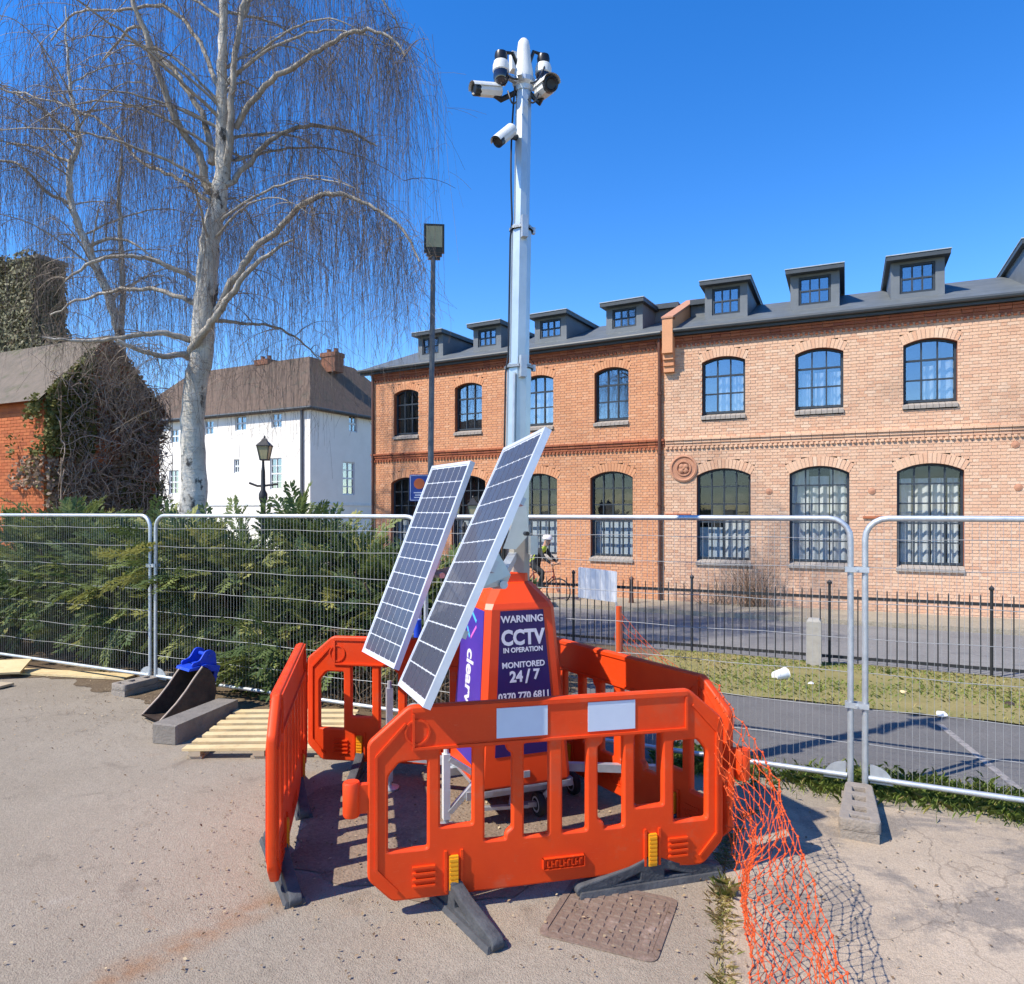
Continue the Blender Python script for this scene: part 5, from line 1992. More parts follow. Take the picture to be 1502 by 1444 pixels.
rl = ["leftmost iron railing panel, mostly hidden behind the orange tower", "iron railing panel behind the white board, right of the tower", "iron railing panel behind the orange net post",
      "iron railing panel left of the stone bollard", "iron railing panel behind the concrete bollard and fence joint", "iron railing panel near the right edge beyond the fence block",
      "rightmost iron railing panel"]
for i, lab in enumerate(rl):
    railing(lab, -6.3 + i * 2.0, 16)
# blank white board on the railing
pw = at(876, 857, 11.9)
sb = thing("white_board", "blank white notice board fixed to the iron railings", "board", pw, FA + 0.02)
me = plate_mesh("panel", fillet([(-0.33, -0.235), (0.33, -0.285), (0.335, 0.215), (-0.325, 0.27)], 0.02), [], 0.018, 0.004, M_WHITE)
link("panel", me, sb)
for s in (-0.31, 0.31):
    MB().box(s - 0.02, s + 0.02, 0.01, 0.05, 0.05, 0.09).build("clip", M_IRON, sb)
# concrete bollard
gp = at(1194, 975, 10.3)
bo = thing("concrete_bollard", "square pale concrete bollard standing in front of the railings", "bollard", (gp.x, gp.y, zprof(gp.x * VX.x + gp.y * VX.y) - 0.02), FA)
MB().rings([[(-.1, -.1, 0), (.1, -.1, 0), (.1, .1, 0), (-.1, .1, 0)], [(-.095, -.095, .66), (.095, -.095, .66), (.095, .095, .66), (-.095, .095, .66)],
            [(-.07, -.07, .70), (.07, -.07, .70), (.07, .07, .70), (-.07, .07, .70)]]).build("post", M_CONC, bo)
# low iron bollard across the road
gp = at(926, 880, 17.6)
ib = thing("iron_bollard", "short rusty iron bollard on the far pavement, right of the white board", "bollard", (gp.x, gp.y, -0.30), 0)
MB().lathe([(0.07, 0), (0.055, 0.1), (0.05, 0.55), (0.065, 0.58), (0.05, 0.62), (0, 0.66)], 10).build("shaft", M_PIPE, ib, smooth=40)

# ------------------------------------------------------------------ floodlight pole, blue sign, street lanterns
fp = at(632, 750, 12.0)
fl = thing("floodlight_pole", "slim grey pole carrying a square floodlight left of the mast", "lamp post", (fp.x, fp.y, 0))
MB().tube([(0, 0, -0.1), (0, 0, 3.0), (0.04, 0, 6.25)], [0.055, 0.05, 0.04], 10).build("pole", M_POLE, fl, smooth=50)
hd = bpy.data.objects.new("floodlight", None)
COL.objects.link(hd)
hd.parent = fl
hd.location = (0.06, -0.04, 6.52)
hd.rotation_euler = (R(8), 0, R(6))
MB().box(-0.17, 0.17, 0.0, 0.09, -0.24, 0.22).build("housing", M_BLACK, hd)
MB().box(-0.135, 0.135, -0.008, -0.002, -0.15, 0.185).build("glass", M_LAMPGLASS, hd)
MB().box(-0.13, 0.13, -0.05, 0.06, -0.30, -0.255).box(-0.10, 0.10, -0.03, 0.03, -0.36, -0.315).build("bracket", M_BLACK, hd)
for k in range(7):
    MB().box(-0.15 + k * 0.047, -0.135 + k * 0.047, 0.092, 0.13, -0.2, 0.2).build("fin", M_BLACK, hd)
sp_ = at(615, 716, 11.93)
ps = thing("blue_sign", "blue sign with an orange disc on the floodlight pole", "sign", sp_, 0.1)
link("panel", plate_mesh("panel", fillet([(-.16, -.22), (.16, -.22), (.16, .22), (-.16, .22)], .03), [], .012, .003, M_SIGNBLUE), ps)
MB().lathe([(0.09, 0), (0.09, 0.004), (0, 0.004)], 20, Matrix.Translation((0.0, -0.008, 0.07)) @ Matrix.Rotation(R(90), 4, 'X')).build("disc", M_SIGNRED, ps)
MB().box(-.15, .15, -.0095, -.0065, .20, .208).box(-.15, .15, -.0095, -.0065, -.208, -.20).box(-.15, -.142, -.0095, -.0065, -.2, .2).box(.142, .15, -.0095, -.0065, -.2, .2).build("border", M_WHITEINK, ps)
for z, wd in ((-0.08, 0.18), (-0.12, 0.14), (-0.16, 0.17)):
    MB().box(-wd / 2, wd / 2, -.0095, -.0065, z - .009, z + .009).build("print_line", M_WHITEINK, ps)


def lantern(parent, loc_, s=1.0):
    e = bpy.data.objects.new("lantern", None)
    COL.objects.link(e)
    e.parent = parent
    e.location = loc_
    e.scale = (s, s, s)

    def sq(w, z):
        return [(-w, -w, z), (w, -w, z), (w, w, z), (-w, w, z)]
    MB().rings([sq(.085, 0), sq(.135, .30)]).build("glazing", M_LAMPGLASS, e)
    fr = MB()
    for a, b in ((-1, -1), (1, -1), (1, 1), (-1, 1)):
        fr.bar((a * .088, b * .088, 0), (a * .138, b * .138, .30), .016)
    fr.rings([sq(.155, .30), sq(.155, .325), sq(.06, .44), sq(.05, .47), sq(.03, .50)])
    fr.rings([sq(.095, -.03), sq(.095, 0.0)])
    fr.lathe([(0.02, 0.5), (0.03, 0.53), (0, 0.58)], 8)
    fr.build("cage", M_IRON, e)
    return e


lp = at(386, 750, 14.5)
lm = thing("lamp_post", "black old-style street lamp with ladder bar and lantern against the white house", "lamp post", (lp.x, lp.y, -0.2))
MB().lathe([(0.16, 0), (0.16, 0.25), (0.11, 0.35), (0.09, 0.9), (0.11, 0.95), (0.06, 1.05), (0.05, 2.3), (0.085, 2.4), (0.085, 2.5), (0.045, 2.58), (0.04, 2.95), (0.028, 3.05), (0.022, 3.18)], 14).build("column", M_IRON, lm, smooth=40)
MB().tube([(-0.28, 0, 2.72), (-0.12, 0, 2.66), (0.0, 0, 2.66), (0.14, 0, 2.68), (0.3, 0, 2.70)], 0.022, 8).build("ladder_bar", M_IRON, lm, smooth=50)
lantern(lm, (0.03, 0, 3.2), 0.85)
lp = at(681, 750, 16.5)
lm = thing("lamp_post", "black twin-lantern street lamp seen between the two solar panels", "lamp post", (lp.x, lp.y, -0.3))
MB().lathe([(0.14, 0), (0.14, 0.25), (0.06, 0.4), (0.045, 1.85), (0.07, 1.9), (0.03, 2.0)], 12).build("column", M_IRON, lm, smooth=40)
for s in (-1, 1):
    MB().tube([(0, 0, 1.8), (s * 0.12, 0, 1.88), (s * 0.2, 0, 2.0), (s * 0.2, 0, 2.1)], 0.018, 6).build("arm", M_IRON, lm, smooth=50)
    lantern(lm, (s * 0.2, 0, 2.12), 0.85)

# ------------------------------------------------------------------ orange pedestrian barriers
BL = 1.84


def barrier_panel_mesh():
    c = 0.19
    outer = fillet([(0.0, 0.20), (0.11, 0.09), (BL - 0.11, 0.09), (BL, 0.20), (BL, 0.84), (BL - c, 1.0), (c, 1.0), (0.0, 0.84)], 0.02, 3)
    cols = [(.075, .285, .31, .755, 'L'), (.325, .505, .405, .80, 'm'), (.545, .705, .315, .80, 'a'), (.745, .895, .315, .80, 'n'),
            (.945, 1.095, .315, .80, 'n'), (1.135, 1.295, .315, .80, 'b'), (1.335, 1.515, .405, .80, 'm'), (1.555, 1.765, .31, .755, 'R')]
    holes = []
    for x0, x1, z0, z1, k in cols:
        if k == 'L':
            p = [(x0, z0), (x1, z0), (x1, z1), (x0 + 0.06, z1), (x0, z1 - 0.07)]
        elif k == 'R':
            p = [(x0, z0), (x1, z0), (x1, z1 - 0.07), (x1 - 0.06, z1), (x0, z1)]
        elif k == 'a':
            p = [(x0, z0), (x1 - .035, z0), (x1 - .035, z0 + .035), (x1, z0 + .055), (x1, z1 - .05), (x1 - .03, z1 - .03), (x1 - .03, z1), (x0, z1)]
        elif k == 'b':
            p = [(x0, z0 + .055), (x0 + .035, z0 + .035), (x0 + .035, z0), (x1, z0), (x1, z1), (x0 + .03, z1), (x0 + .03, z1 - .03), (x0, z1 - .05)]
        else:
            p = [(x0, z0), (x1, z0), (x1, z1), (x0, z1)]
        holes.append(fillet(p, 0.022, 3))
    return plate_mesh("panel", outer, holes, 0.046, 0.011, M_ORANGE, 50)


BPANEL = barrier_panel_mesh()
# moulded relief: ribs, rims and the raised top flange
rel = MB()
for sy in (-1, 1):
    ya, yb = (-0.034, -0.022) if sy < 0 else (0.022, 0.034)
    rel.box(0.20, BL - 0.20, ya, yb, 0.800, 0.812)
    rel.box(0.20, 0.212, ya, yb, 0.812, 0.975)
    rel.box(BL - 0.212, BL - 0.20, ya, yb, 0.812, 0.975)
    for x in (0.36, 0.44, BL - 0.36, BL - 0.44):
        rel.box(x - 0.006, x + 0.006, ya, yb, 0.11, 0.30)
    for z in (0.14, 0.17, 0.20, 0.23):
        rel.box(0.20, 0.31, ya + 0.003 * sy, yb - 0.003 * sy, z, z + 0.010)
        rel.box(BL - 0.31, BL - 0.20, ya + 0.003 * sy, yb - 0.003 * sy, z, z + 0.010)
    for a, b in (((0.03, 0.33), (0.03, 0.78)), ((0.03, 0.78), (0.17, 0.93)), ((BL - 0.03, 0.33), (BL - 0.03, 0.78)), ((BL - 0.03, 0.78), (BL - 0.17, 0.93)), ((0.03, 0.33), (0.03, 0.24)),
                 ((0.03, 0.24), (0.13, 0.13)), ((BL - 0.03, 0.24), (BL - 0.13, 0.13)), ((BL - 0.03, 0.33), (BL - 0.03, 0.24))):
        rel.bar((a[0], sy * 0.026, a[1]), (b[0], sy * 0.026, b[1]), 0.012, 0.012, (0, 1, 0))
    # ring of the round recess and the embossed maker's box
    for cx in (0.225,):
        for k in range(20):
            a0, a1 = 2 * math.pi * k / 20, 2 * math.pi * (k + 1) / 20
            rel.bar((cx + 0.058 * math.cos(a0), sy * 0.025, 0.885 + 0.058 * math.sin(a0)), (cx + 0.058 * math.cos(a1), sy * 0.025, 0.885 + 0.058 * math.sin(a1)), 0.010, 0.010, (0, 1, 0))
    for (x0, x1, z0, z1) in ((0.85, 1.07, 0.205, 0.209), (0.85, 1.07, 0.151, 0.155), (0.85, 0.854, 0.151, 0.209), (1.066, 1.07, 0.151, 0.209)):
        rel.box(x0, x1, ya + 0.004 * sy, yb - 0.004 * sy, z0, z1)
    for k in range(9):
        x = 0.872 + k * 0.021
        rel.box(x, x + 0.004, ya + 0.005 * sy, yb - 0.005 * sy, 0.164, 0.196)
        rel.box(x, x + 0.014, ya + 0.006 * sy, yb - 0.006 * sy, 0.164 + 0.014 * (k % 3), 0.169 + 0.014 * (k % 3))
rel.box(0.20, BL - 0.20, -0.032, 0.032, 0.982, 1.003)
BRELIEF = rel.mesh("relief", M_ORANGE)
prof = fillet([(-.40, .002), (.40, .002), (.415, .03), (.40, .05), (.13, .105), (.045, .135), (.040, .145), (-.040, .145), (-.045, .135), (-.13, .105), (-.40, .05), (-.415, .03)], 0.012, 2)
hol = [fillet([(.062, .035), (.24, .035), (.062, .092)], .012, 2), fillet([(-.24, .035), (-.062, .035), (-.062, .092)], .012, 2)]
BFOOT = plate_mesh("foot", prof, hol, 0.062, 0.008, M_FOOT)
pad = MB()
pad.rings([[(-.41, -.055, .001), (.41, -.055, .001), (.41, .055, .001), (-.41, .055, .001)], [(-.40, -.045, .028), (.40, -.045, .028), (.40, .045, .028), (-.40, .045, .028)]])
BPAD = pad.mesh("pad", M_FOOT)
cl = MB()
cl.box(-0.022, 0.022, -0.040, 0.040, 0.11, 0.275)
for k in range(7):
    for sy in (-1, 1):
        z = 0.125 + k * 0.021
        ya, yb = (-0.044, -0.040) if sy < 0 else (0.040, 0.044)
        cl.box(-0.021, 0.021, ya, yb, z, z + 0.012)
BCLIP = cl.mesh("clip", M_YELLOW)


def barrier(label, p0, p1, refl=True, feet=(0.0, 0.0), tab=True, sink=0.0, lean=0.0):
    p0, p1 = Vector(p0), Vector(p1)
    d = p1 - p0
    t = thing("pedestrian_barrier", label, "barrier", (p0.x, p0.y, 0), math.atan2(d.y, d.x), "orange barriers round the camera tower")
    t.rotation_euler[0] = lean
    link("panel", BPANEL, t)
    link("relief", BRELIEF, t)
    if refl:
        for x0, x1 in ((.615, .875), (1.09, 1.345)):
            link("reflective_strip", plate_mesh("reflective_strip", [(x0, .828), (x1, .828), (x1, .975), (x0, .975)], [], .004, .001, M_REFL), t, (0, -0.0255, 0))
    for x, a in zip((0.40, BL - 0.40), feet):
        f = link("foot", BFOOT, t, (x, 0, 0))
        f.rotation_euler = (0, 0, math.pi / 2 + a)
        link("pad", BPAD, f)
        link("clip", BCLIP, t, (x, 0, 0))
    if tab:
        m = MB()
        m.tube([(-0.085, 0, 0.50), (-0.085, 0, 0.515), (-0.085, 0, 0.655), (-0.085, 0, 0.665)], [0.036, 0.042, 0.042, 0.036], 14)
        m.box(-0.06, 0.01, -0.018, 0.018, 0.515, 0.65)
        m.lathe([(0.026, 0.666), (0.026, 0.6665), (0, 0.6665)], 12, Matrix.Translation((-0.085, 0, 0)))
        m.build("hinge_lug", M_ORANGE, t, smooth=40)
        m = MB()
        m.box(BL - 0.01, BL + 0.05, -0.018, 0.018, 0.50, 0.56)
        m.tube([(BL + 0.06, 0, 0.44), (BL + 0.06, 0, 0.57)], 0.024, 12)
        m.build("hinge_pin", M_ORANGE, t, smooth=40)
    return t


B1 = Vector((-0.68, 3.42, 0))
B1d = Vector((0.974, 0.227, 0)).normalized()
barrier("front orange barrier with two white reflective strips", B1, B1 + B1d, True, (0.36, -1.52))
barrier("right-hand orange barrier running back from the netting corner", (1.20, 3.95, 0), (0.19, 5.55, 0), False, (0.1, -0.2))
barrier("rear orange barrier behind the solar panels", (-1.53, 5.42, 0), (0.3, 5.16, 0), False, (0.15, -0.1))
barrier("left orange barrier seen almost edge-on", (-1.545, 5.30, 0), (-1.175, 3.50, 0), False, (1.75, 1.85), tab=False)

# ------------------------------------------------------------------ the solar camera tower
TW = Vector((-0.028, 4.75, 0))
TYAW = R(21)
tw_ = thing("camera_tower", "orange solar-powered security camera tower with telescopic mast inside the barriers", "camera tower", TW, TYAW)
TI = Matrix.Rotation(-TYAW, 4, 'Z') @ Matrix.Translation(-TW)          # world to tower


def tl(p):
    return TI @ Vector(p)


def octo(hx, hy, c, z):
    return [(-hx + c, -hy, z), (hx - c, -hy, z), (hx, -hy + c, z), (hx, hy - c, z), (hx - c, hy, z), (-hx + c, hy, z), (-hx, hy - c, z), (-hx, -hy + c, z)]


bd = MB()
bd.rings([octo(.300, .325, .03, .25), octo(.308, .333, .03, .265), octo(.305, .33, .03, .32), octo(.235, .25, .035, 1.335), octo(.222, .237, .04, 1.37),
          octo(.135, .145, .05, 1.485), octo(.115, .120, .04, 1.492), octo(.115, .120, .04, 1.545), octo(.105, .110, .04, 1.555)])
bd.build("body", M_ORANGE2, tw_, smooth=12)
# service hatch seams and lock on the body
MB().box(-0.02, 0.02, -0.338, -0.322, 0.30, 0.34).build("hatch_lock", M_GALV, tw_)


def hx(z):
    return .305 + (.235 - .305) * (z - .32) / (1.015)


def hy(z):
    return .33 + (.25 - .33) * (z - .32) / (1.015)


tilt = math.atan2(.08, 1.015)


def face_panel(name, mat, side, z0, z1, w0, w1, off=0.004):
    """thin printed sheet on a tapered face: side 'f' front or 'l' left; returns object whose local xy is the sheet"""
    ct = math.cos(tilt)
    if side == 'f':
        o = Vector((0, -hy(z0), z0))
        ex, ey, ez = Vector((1, 0, 0)), Vector((0, math.sin(tilt), math.cos(tilt))), Vector((0, -math.cos(tilt), math.sin(tilt)))
    else:
        tx = math.atan2(.07, 1.015)
        o = Vector((-hx(z0), 0, z0))
        ex, ey, ez = Vector((0, -1, 0)), Vector((math.sin(tx), 0, math.cos(tx))), Vector((-math.cos(tx), 0, math.sin(tx)))
    H = (z1 - z0) / ct
    vs = [(-w0, 0, off - .003), (w0, 0, off - .003), (w1, H, off - .003), (-w1, H, off - .003), (-w0, 0, off), (w0, 0, off), (w1, H, off), (-w1, H, off)]
    ob = MB().add(vs, [(4, 5, 6, 7), (0, 1, 5, 4), (1, 2, 6, 5), (2, 3, 7, 6), (3, 0, 4, 7)]).build(name, mat, tw_)
    ob.matrix_local = frame_matrix(o, ex, ey, ez)
    return ob, H


sg, H = face_panel("warning_sign", M_PURPLE, 'f', 0.44, 1.325, 0.205, 0.145)


def letters(parent, body, x, y, size, mat, bold, squeeze=1.0, rot=0.0, z=0.0052):
    o = link("lettering", text_mesh(body, size, mat, bold, 0.0006, squeeze), parent)
    o.location = (x, y, z)
    o.rotation_euler = (0, 0, rot)
    return o


letters(sg, "WARNING", 0, H - 0.055, 0.060, M_WHITEINK, 0.0016, 0.98)
letters(sg, "CCTV", 0, H - 0.172, 0.128, M_WHITEINK, 0.0052, 0.86)
letters(sg, "IN OPERATION", 0, H - 0.246, 0.042, M_WHITEINK, 0.0013, 0.93)
letters(sg, "MONITORED", 0, H - 0.338, 0.050, M_WHITEINK, 0.0013, 0.98)
letters(sg, "24", -0.052, H - 0.412, 0.092, M_WHITEINK, 0.0034, 0.95)
letters(sg, "/", 0.025, H - 0.415, 0.118, M_WHITEINK, 0.0024, 1.0)
letters(sg, "7", 0.084, H - 0.405, 0.086, M_WHITEINK, 0.0032, 0.95)
letters(sg, "0370 770 6811", 0, H - 0.530, 0.060, M_WHITEINK, 0.0018, 0.96)
letters(sg, "clearway", 0.03, H - 0.78, 0.065, M_WHITEINK, 0.0014, 0.9)
ls, H2 = face_panel("name_panel", M_VIOLET, 'l', 0.36, 1.325, 0.275, 0.215)
letters(ls, "clearway", 0.0, H2 - 0.535, 0.19, M_WHITEINK, 0.0055, 0.78, -math.pi / 2)
for (a, b, m_) in (((-0.02, H2 - 0.03), (0.085, H2 - 0.085), M_CYAN), ((0.09, H2 - 0.115), (-0.01, H2 - 0.20), M_PINK), ((-0.035, H2 - 0.20), (-0.095, H2 - 0.14), M_CYAN), ((-0.09, H2 - 0.10), (-0.035, H2 - 0.035), M_PINK)):
    MB().bar((a[0], a[1], 0.0052), (b[0], b[1], 0.0052), 0.020, 0.0012, (0, 0, 1)).build("logo_mark", m_, ls)
# left side lower edge trim
MB().box(-0.30, 0.30, -0.335, -0.31, 0.236, 0.249).box(-0.31, -0.285, -0.30, 0.30, 0.236, 0.249).build("trim", M_GALV, tw_)

# mast: telescopic galvanised sections with clamps; leans a little to the right going up
M0 = Vector((0.022, 4.74, 1.44))
M1 = Vector((0.078, 4.72, 4.78))


def mp(z):
    t = (z - M0.z) / (M1.z - M0.z)
    return M0.lerp(M1, t)


def mast_section(name, z0, z1, w, mat):
    a, b = tl(mp(z0)), tl(mp(z1))
    m = MB()
    r = w / 2
    rings = []
    yaw = R(14) - TYAW
    for c in (a, b):
        ring = []
        for k in range(8):
            an = math.pi / 8 + k * math.pi / 4 + yaw
            q = r * 1.0 / math.cos(math.pi / 8) if True else r
            ring.append(c + Vector((q * math.cos(an), q * math.sin(an), 0)))
        rings.append(ring)
    m.rings(rings)
    return m.build(name, mat, tw_)


mast_section("mast_section", 1.44, 2.92, 0.150, M_MAST)
mast_section("mast_section", 2.90, 3.83, 0.122, M_MAST)
mast_section("mast_section", 3.80, 4.74, 0.096, M_MAST)
mast_section("mast_sleeve", 1.46, 1.86, 0.172, M_BEIGE)
for z, w in ((2.91, 0.185), (3.82, 0.155)):
    c = tl(mp(z))
    m = MB()
    for k in range(2):
        m.rings([[(c.x + q * w / 2 * 1.05 * math.cos(math.pi / 8 + j * math.pi / 4), c.y + w / 2 * 1.05 * math.sin(math.pi / 8 + j * math.pi / 4), z - 0.022 + q * 0 + e) for j in range(8)] for e, q in ((0, 1), (0.018, 1))])
    m.box(c.x - 0.03, c.x + 0.01, c.y - w * 0.62, c.y - w * 0.40, z - 0.09, z + 0.05)
    m.box(c.x + w * 0.5, c.x + w * 0.62, c.y - 0.012, c.y + 0.012, z - 0.03, z + 0.012)
    m.build("clamp", M_GALV, tw_)
# latch rod down the front of the mast and strapped cables
a = tl(mp(2.85) + Vector((-0.03, -0.085, 0)))
b = tl(mp(1.95) + Vector((-0.03, -0.090, 0)))
MB().tube([a, b], 0.008, 6).build("latch_rod", M_GALV, tw_)
cab = []
for z in np.linspace(4.74, 1.6, 26):
    q = mp(z) + Vector((-(0.058 + 0.018 * math.sin((z - 3.8) * 3.3) if z > 3.8 else (0.072 if z > 2.9 else 0.088)), -0.03 - 0.01 * math.sin(z * 5), 0))
    cab.append(tl(q))
MB().tube(cab, 0.006, 6).build("cable", M_BLACK, tw_, smooth=60)
m = MB()
for dx in (-0.075, -0.10):
    m.tube([tl((dx + 0.02, 4.66, z)) for z in np.linspace(1.49, 1.92, 6)], 0.012, 6)
m.build("cable", M_BLACK, tw_, smooth=60)


def aim(loc_, d, up=(0, 0, 1)):
    """matrix at world loc_ with local -y pointing along d"""
    d = Vector(d).normalized()
    y = -d
    x = y.cross(Vector(up)).normalized()
    z = x.cross(y)
    return TI @ frame_matrix(loc_, x, y, z)


def rbox(w, h, y0, y1, ch):
    def sec(y, s):
        a, b, c = w / 2 * s, h / 2 * s, ch * s
        return [(-a + c, y, -b), (a - c, y, -b), (a, y, -b + c), (a, y, b - c), (a - c, y, b), (-a + c, y, b), (-a, y, b - c), (-a, y, -b + c)]
    return [sec(y0, 0.92), sec(y0 + 0.01, 1), sec(y1 - 0.01, 1), sec(y1, 0.9)]


def bullet(p, d, mount, L=0.19, w=0.078, lab=None):
    e = bpy.data.objects.new("bullet_camera", None)
    COL.objects.link(e)
    e.parent = tw_
    ML = aim(p, d)
    e.matrix_local = ML
    MB().rings(rbox(w, w * 0.95, -L * 0.42, L * 0.5, 0.022)).build("housing", M_CAMW, e, smooth=30)
    sh = MB()
    n = 9
    vs = []
    for y in (-L * 0.66, L * 0.42):
        for k in range(n):
            a = math.pi * (k / (n - 1))
            vs.append((w * 0.60 * math.cos(a), y, w * 0.12 + w * 0.52 * math.sin(a)))
    sh.add(vs, [(k, k + 1, n + k + 1, n + k) for k in range(n - 1)])
    sh.build("sun_shield", M_CAMW, e, smooth=60)
    ln = MB()
    RX = Matrix.Rotation(R(90), 4, 'X')
    ln.lathe([(w * 0.50, L * 0.36), (w * 0.50, L * 0.58), (w * 0.40, L * 0.60), (w * 0.30, L * 0.55), (0, L * 0.54)], 16, RX)
    ln.build("lens", M_BLACK, e, smooth=40)
    md_ = TI @ Vector(mount)
    inv = ML.inverted()
    MB().tube([(0, L * 0.25, -w * 0.35), (0, L * 0.45, -w * 0.7), inv @ md_], 0.018, 8).build("bracket", M_BLACK, e, smooth=40)
    return e


def ptz(p, d, mount, s=0.86):
    e = bpy.data.objects.new("dome_camera", None)
    COL.objects.link(e)
    e.parent = tw_
    ML = aim(p, d) @ Matrix.Diagonal((s, s, s, 1))
    e.matrix_local = ML
    MB().lathe([(0.040, 0.095), (0.055, 0.085), (0.062, 0.06), (0.064, 0.015), (0.058, 0.008)], 20).build("housing", M_CAMW, e, smooth=40)
    MB().lathe([(0.057, 0.010), (0.059, -0.03), (0.052, -0.06), (0.036, -0.085), (0.0, -0.095)], 20).build("dome", M_LENS, e, smooth=50)
    MB().lathe([(0.046, 0.097), (0.05, 0.13), (0.045, 0.155), (0.02, 0.165), (0, 0.166)], 16).build("cap", M_BLACK, e, smooth=40)
    inv = ML.inverted()
    q = inv @ (TI @ Vector(mount))
    MB().tube([(0, 0, 0.16), (q.x * 0.5, q.y * 0.5, 0.175), q], 0.014, 8).build("bracket", M_BLACK, e, smooth=40)
    return e


top = mp(4.74)
hub = MB()
c = tl(top)
hub.lathe([(0.055, -0.03), (0.06, 0.0), (0.075, 0.02), (0.075, 0.05), (0.05, 0.06)], 14, Matrix.Translation(c))
for a in (-2.9, -2.2, -0.6, 0.2, 1.4):
    hub.bar((c.x, c.y, c.z + 0.01), (c.x + 0.12 * math.cos(a), c.y + 0.12 * math.sin(a), c.z + 0.03), 0.03, 0.025)
hub.build("camera_hub", M_GALV, tw_)
MB().lathe([(0.064, 0.05), (0.062, 0.10), (0.050, 0.17), (0.042, 0.26), (0.036, 0.30), (0.022, 0.318), (0, 0.32)], 20, Matrix.Translation(c)).build("antenna", M_CAMW, tw_, smooth=40)
k_ = 4.72 / F
bullet(at(716, 133, 4.66), (-0.93, -0.50, -0.22), top + Vector((-0.03, 0, -0.02)), 0.18, 0.078)
ptz(at(735, 108, 4.66), (-0.3, -0.95, 0), top + Vector((0, 0, 0.05)))
ptz(at(797, 112, 4.76), (0.5, -0.9, 0), top + Vector((0, 0, 0.05)))
bullet(at(800, 130, 4.62), (0.30, -0.93, -0.28), top + Vector((0.03, 0, -0.03)), 0.19, 0.095)
bullet(at(742, 199, 4.62), (-0.52, -0.55, -0.72), mp(4.44) + Vector((-0.02, 0, 0.0)), 0.18, 0.072)
jb = tl(at(757, 93, 4.86))
MB().box(jb.x - 0.04, jb.x + 0.04, jb.y - 0.03, jb.y + 0.03, jb.z - 0.06, jb.z + 0.06).build("junction_box", M_CAMW, tw_)
m = MB()
for (a, b, s) in ((at(735, 92, 4.66), at(760, 116, 4.63), 0.05), (at(800, 95, 4.72), at(778, 122, 4.63), -0.03), (at(745, 134, 4.62), at(757, 150, 4.63), 0.02), (at(790, 138, 4.62), at(775, 146, 4.63), 0.02)):
    pts = []
    for q in np.linspace(0, 1, 9):
        w = a.lerp(b, q)
        pts.append(tl(w + Vector((0, -0.02 * math.sin(q * 3.14), -0.05 * math.sin(q * 3.14)))))
    m.tube(pts, 0.006, 6)
m.build("cable", M_BLACK, tw_, smooth=60)

# solar panels
PW, PH = 0.67, 1.48


def solar(c, az, tlt, roll, label):
    w = Vector((math.cos(az), math.sin(az), 0))
    h_ = Vector((-math.sin(az), math.cos(az), 0))
    u_ = math.sin(tlt) * h_ + math.cos(tlt) * Vector((0, 0, 1))
    w2 = math.cos(roll) * w + math.sin(roll) * u_
    u2 = -math.sin(roll) * w + math.cos(roll) * u_
    n_ = w2.cross(u2)
    e = bpy.data.objects.new("solar_panel", None)
    COL.objects.link(e)
    e.parent = tw_
    e["label"] = label
    e.matrix_local = TI @ frame_matrix(c, w2, u2, n_)
    fr = MB()
    t = 0.022
    d = 0.035
    a, b = PW / 2, PH / 2
    fr.box(-a, -a + t, -b, b, -d, 0.004)
    fr.box(a - t, a, -b, b, -d, 0.004)
    fr.box(-a + t, a - t, -b, -b + t, -d, 0.003)
    fr.box(-a + t, a - t, b - t, b, -d, 0.003)
    fr.build("frame", M_ALU, e)
    MB().box(-a + t, a - t, -b + t, b - t, -0.008, -0.0015).build("backsheet", M_BACKSHEET, e)
    nc, nr = 6, 12
    cw, ch = (PW - 2 * t - 0.016) / nc, (PH - 2 * t - 0.016) / nr
    gx, gy, bv = 0.0080, 0.0065, 0.006
    W_, H_ = cw - gx, ch - gy
    vs = [(bv, 0, 0), (W_ - bv, 0, 0), (W_, bv, 0), (W_, H_ - bv, 0), (W_ - bv, H_, 0), (bv, H_, 0), (0, H_ - bv, 0), (0, bv, 0)]
    vs = [(p[0], p[1], z) for z in (-0.002, 0.0) for p in vs]
    cm = MB().add(vs, [tuple(range(8, 16))] + [(k, (k + 1) % 8, (k + 1) % 8 + 8, k + 8) for k in range(8)]).mesh("solar_cell", M_CELL)
    for i in range(nc):
        for j in range(nr):
            link("solar_cell", cm, e, (-a + t + 0.008 + cw * i + gx / 2, -b + t + 0.008 + ch * j + gy / 2, 0.0005))
    # back bracket
    bk = MB()
    bk.box(-0.27, 0.27, -0.03, 0.03, -0.075, -0.038)
    bk.box(-0.27, 0.27, -0.38, -0.34, -0.075, -0.038)
    bk.box(-0.27, 0.27, 0.34, 0.38, -0.075, -0.038)
    bk.build("back_rail", M_GALV, e)
    return e, n_, w2, u2


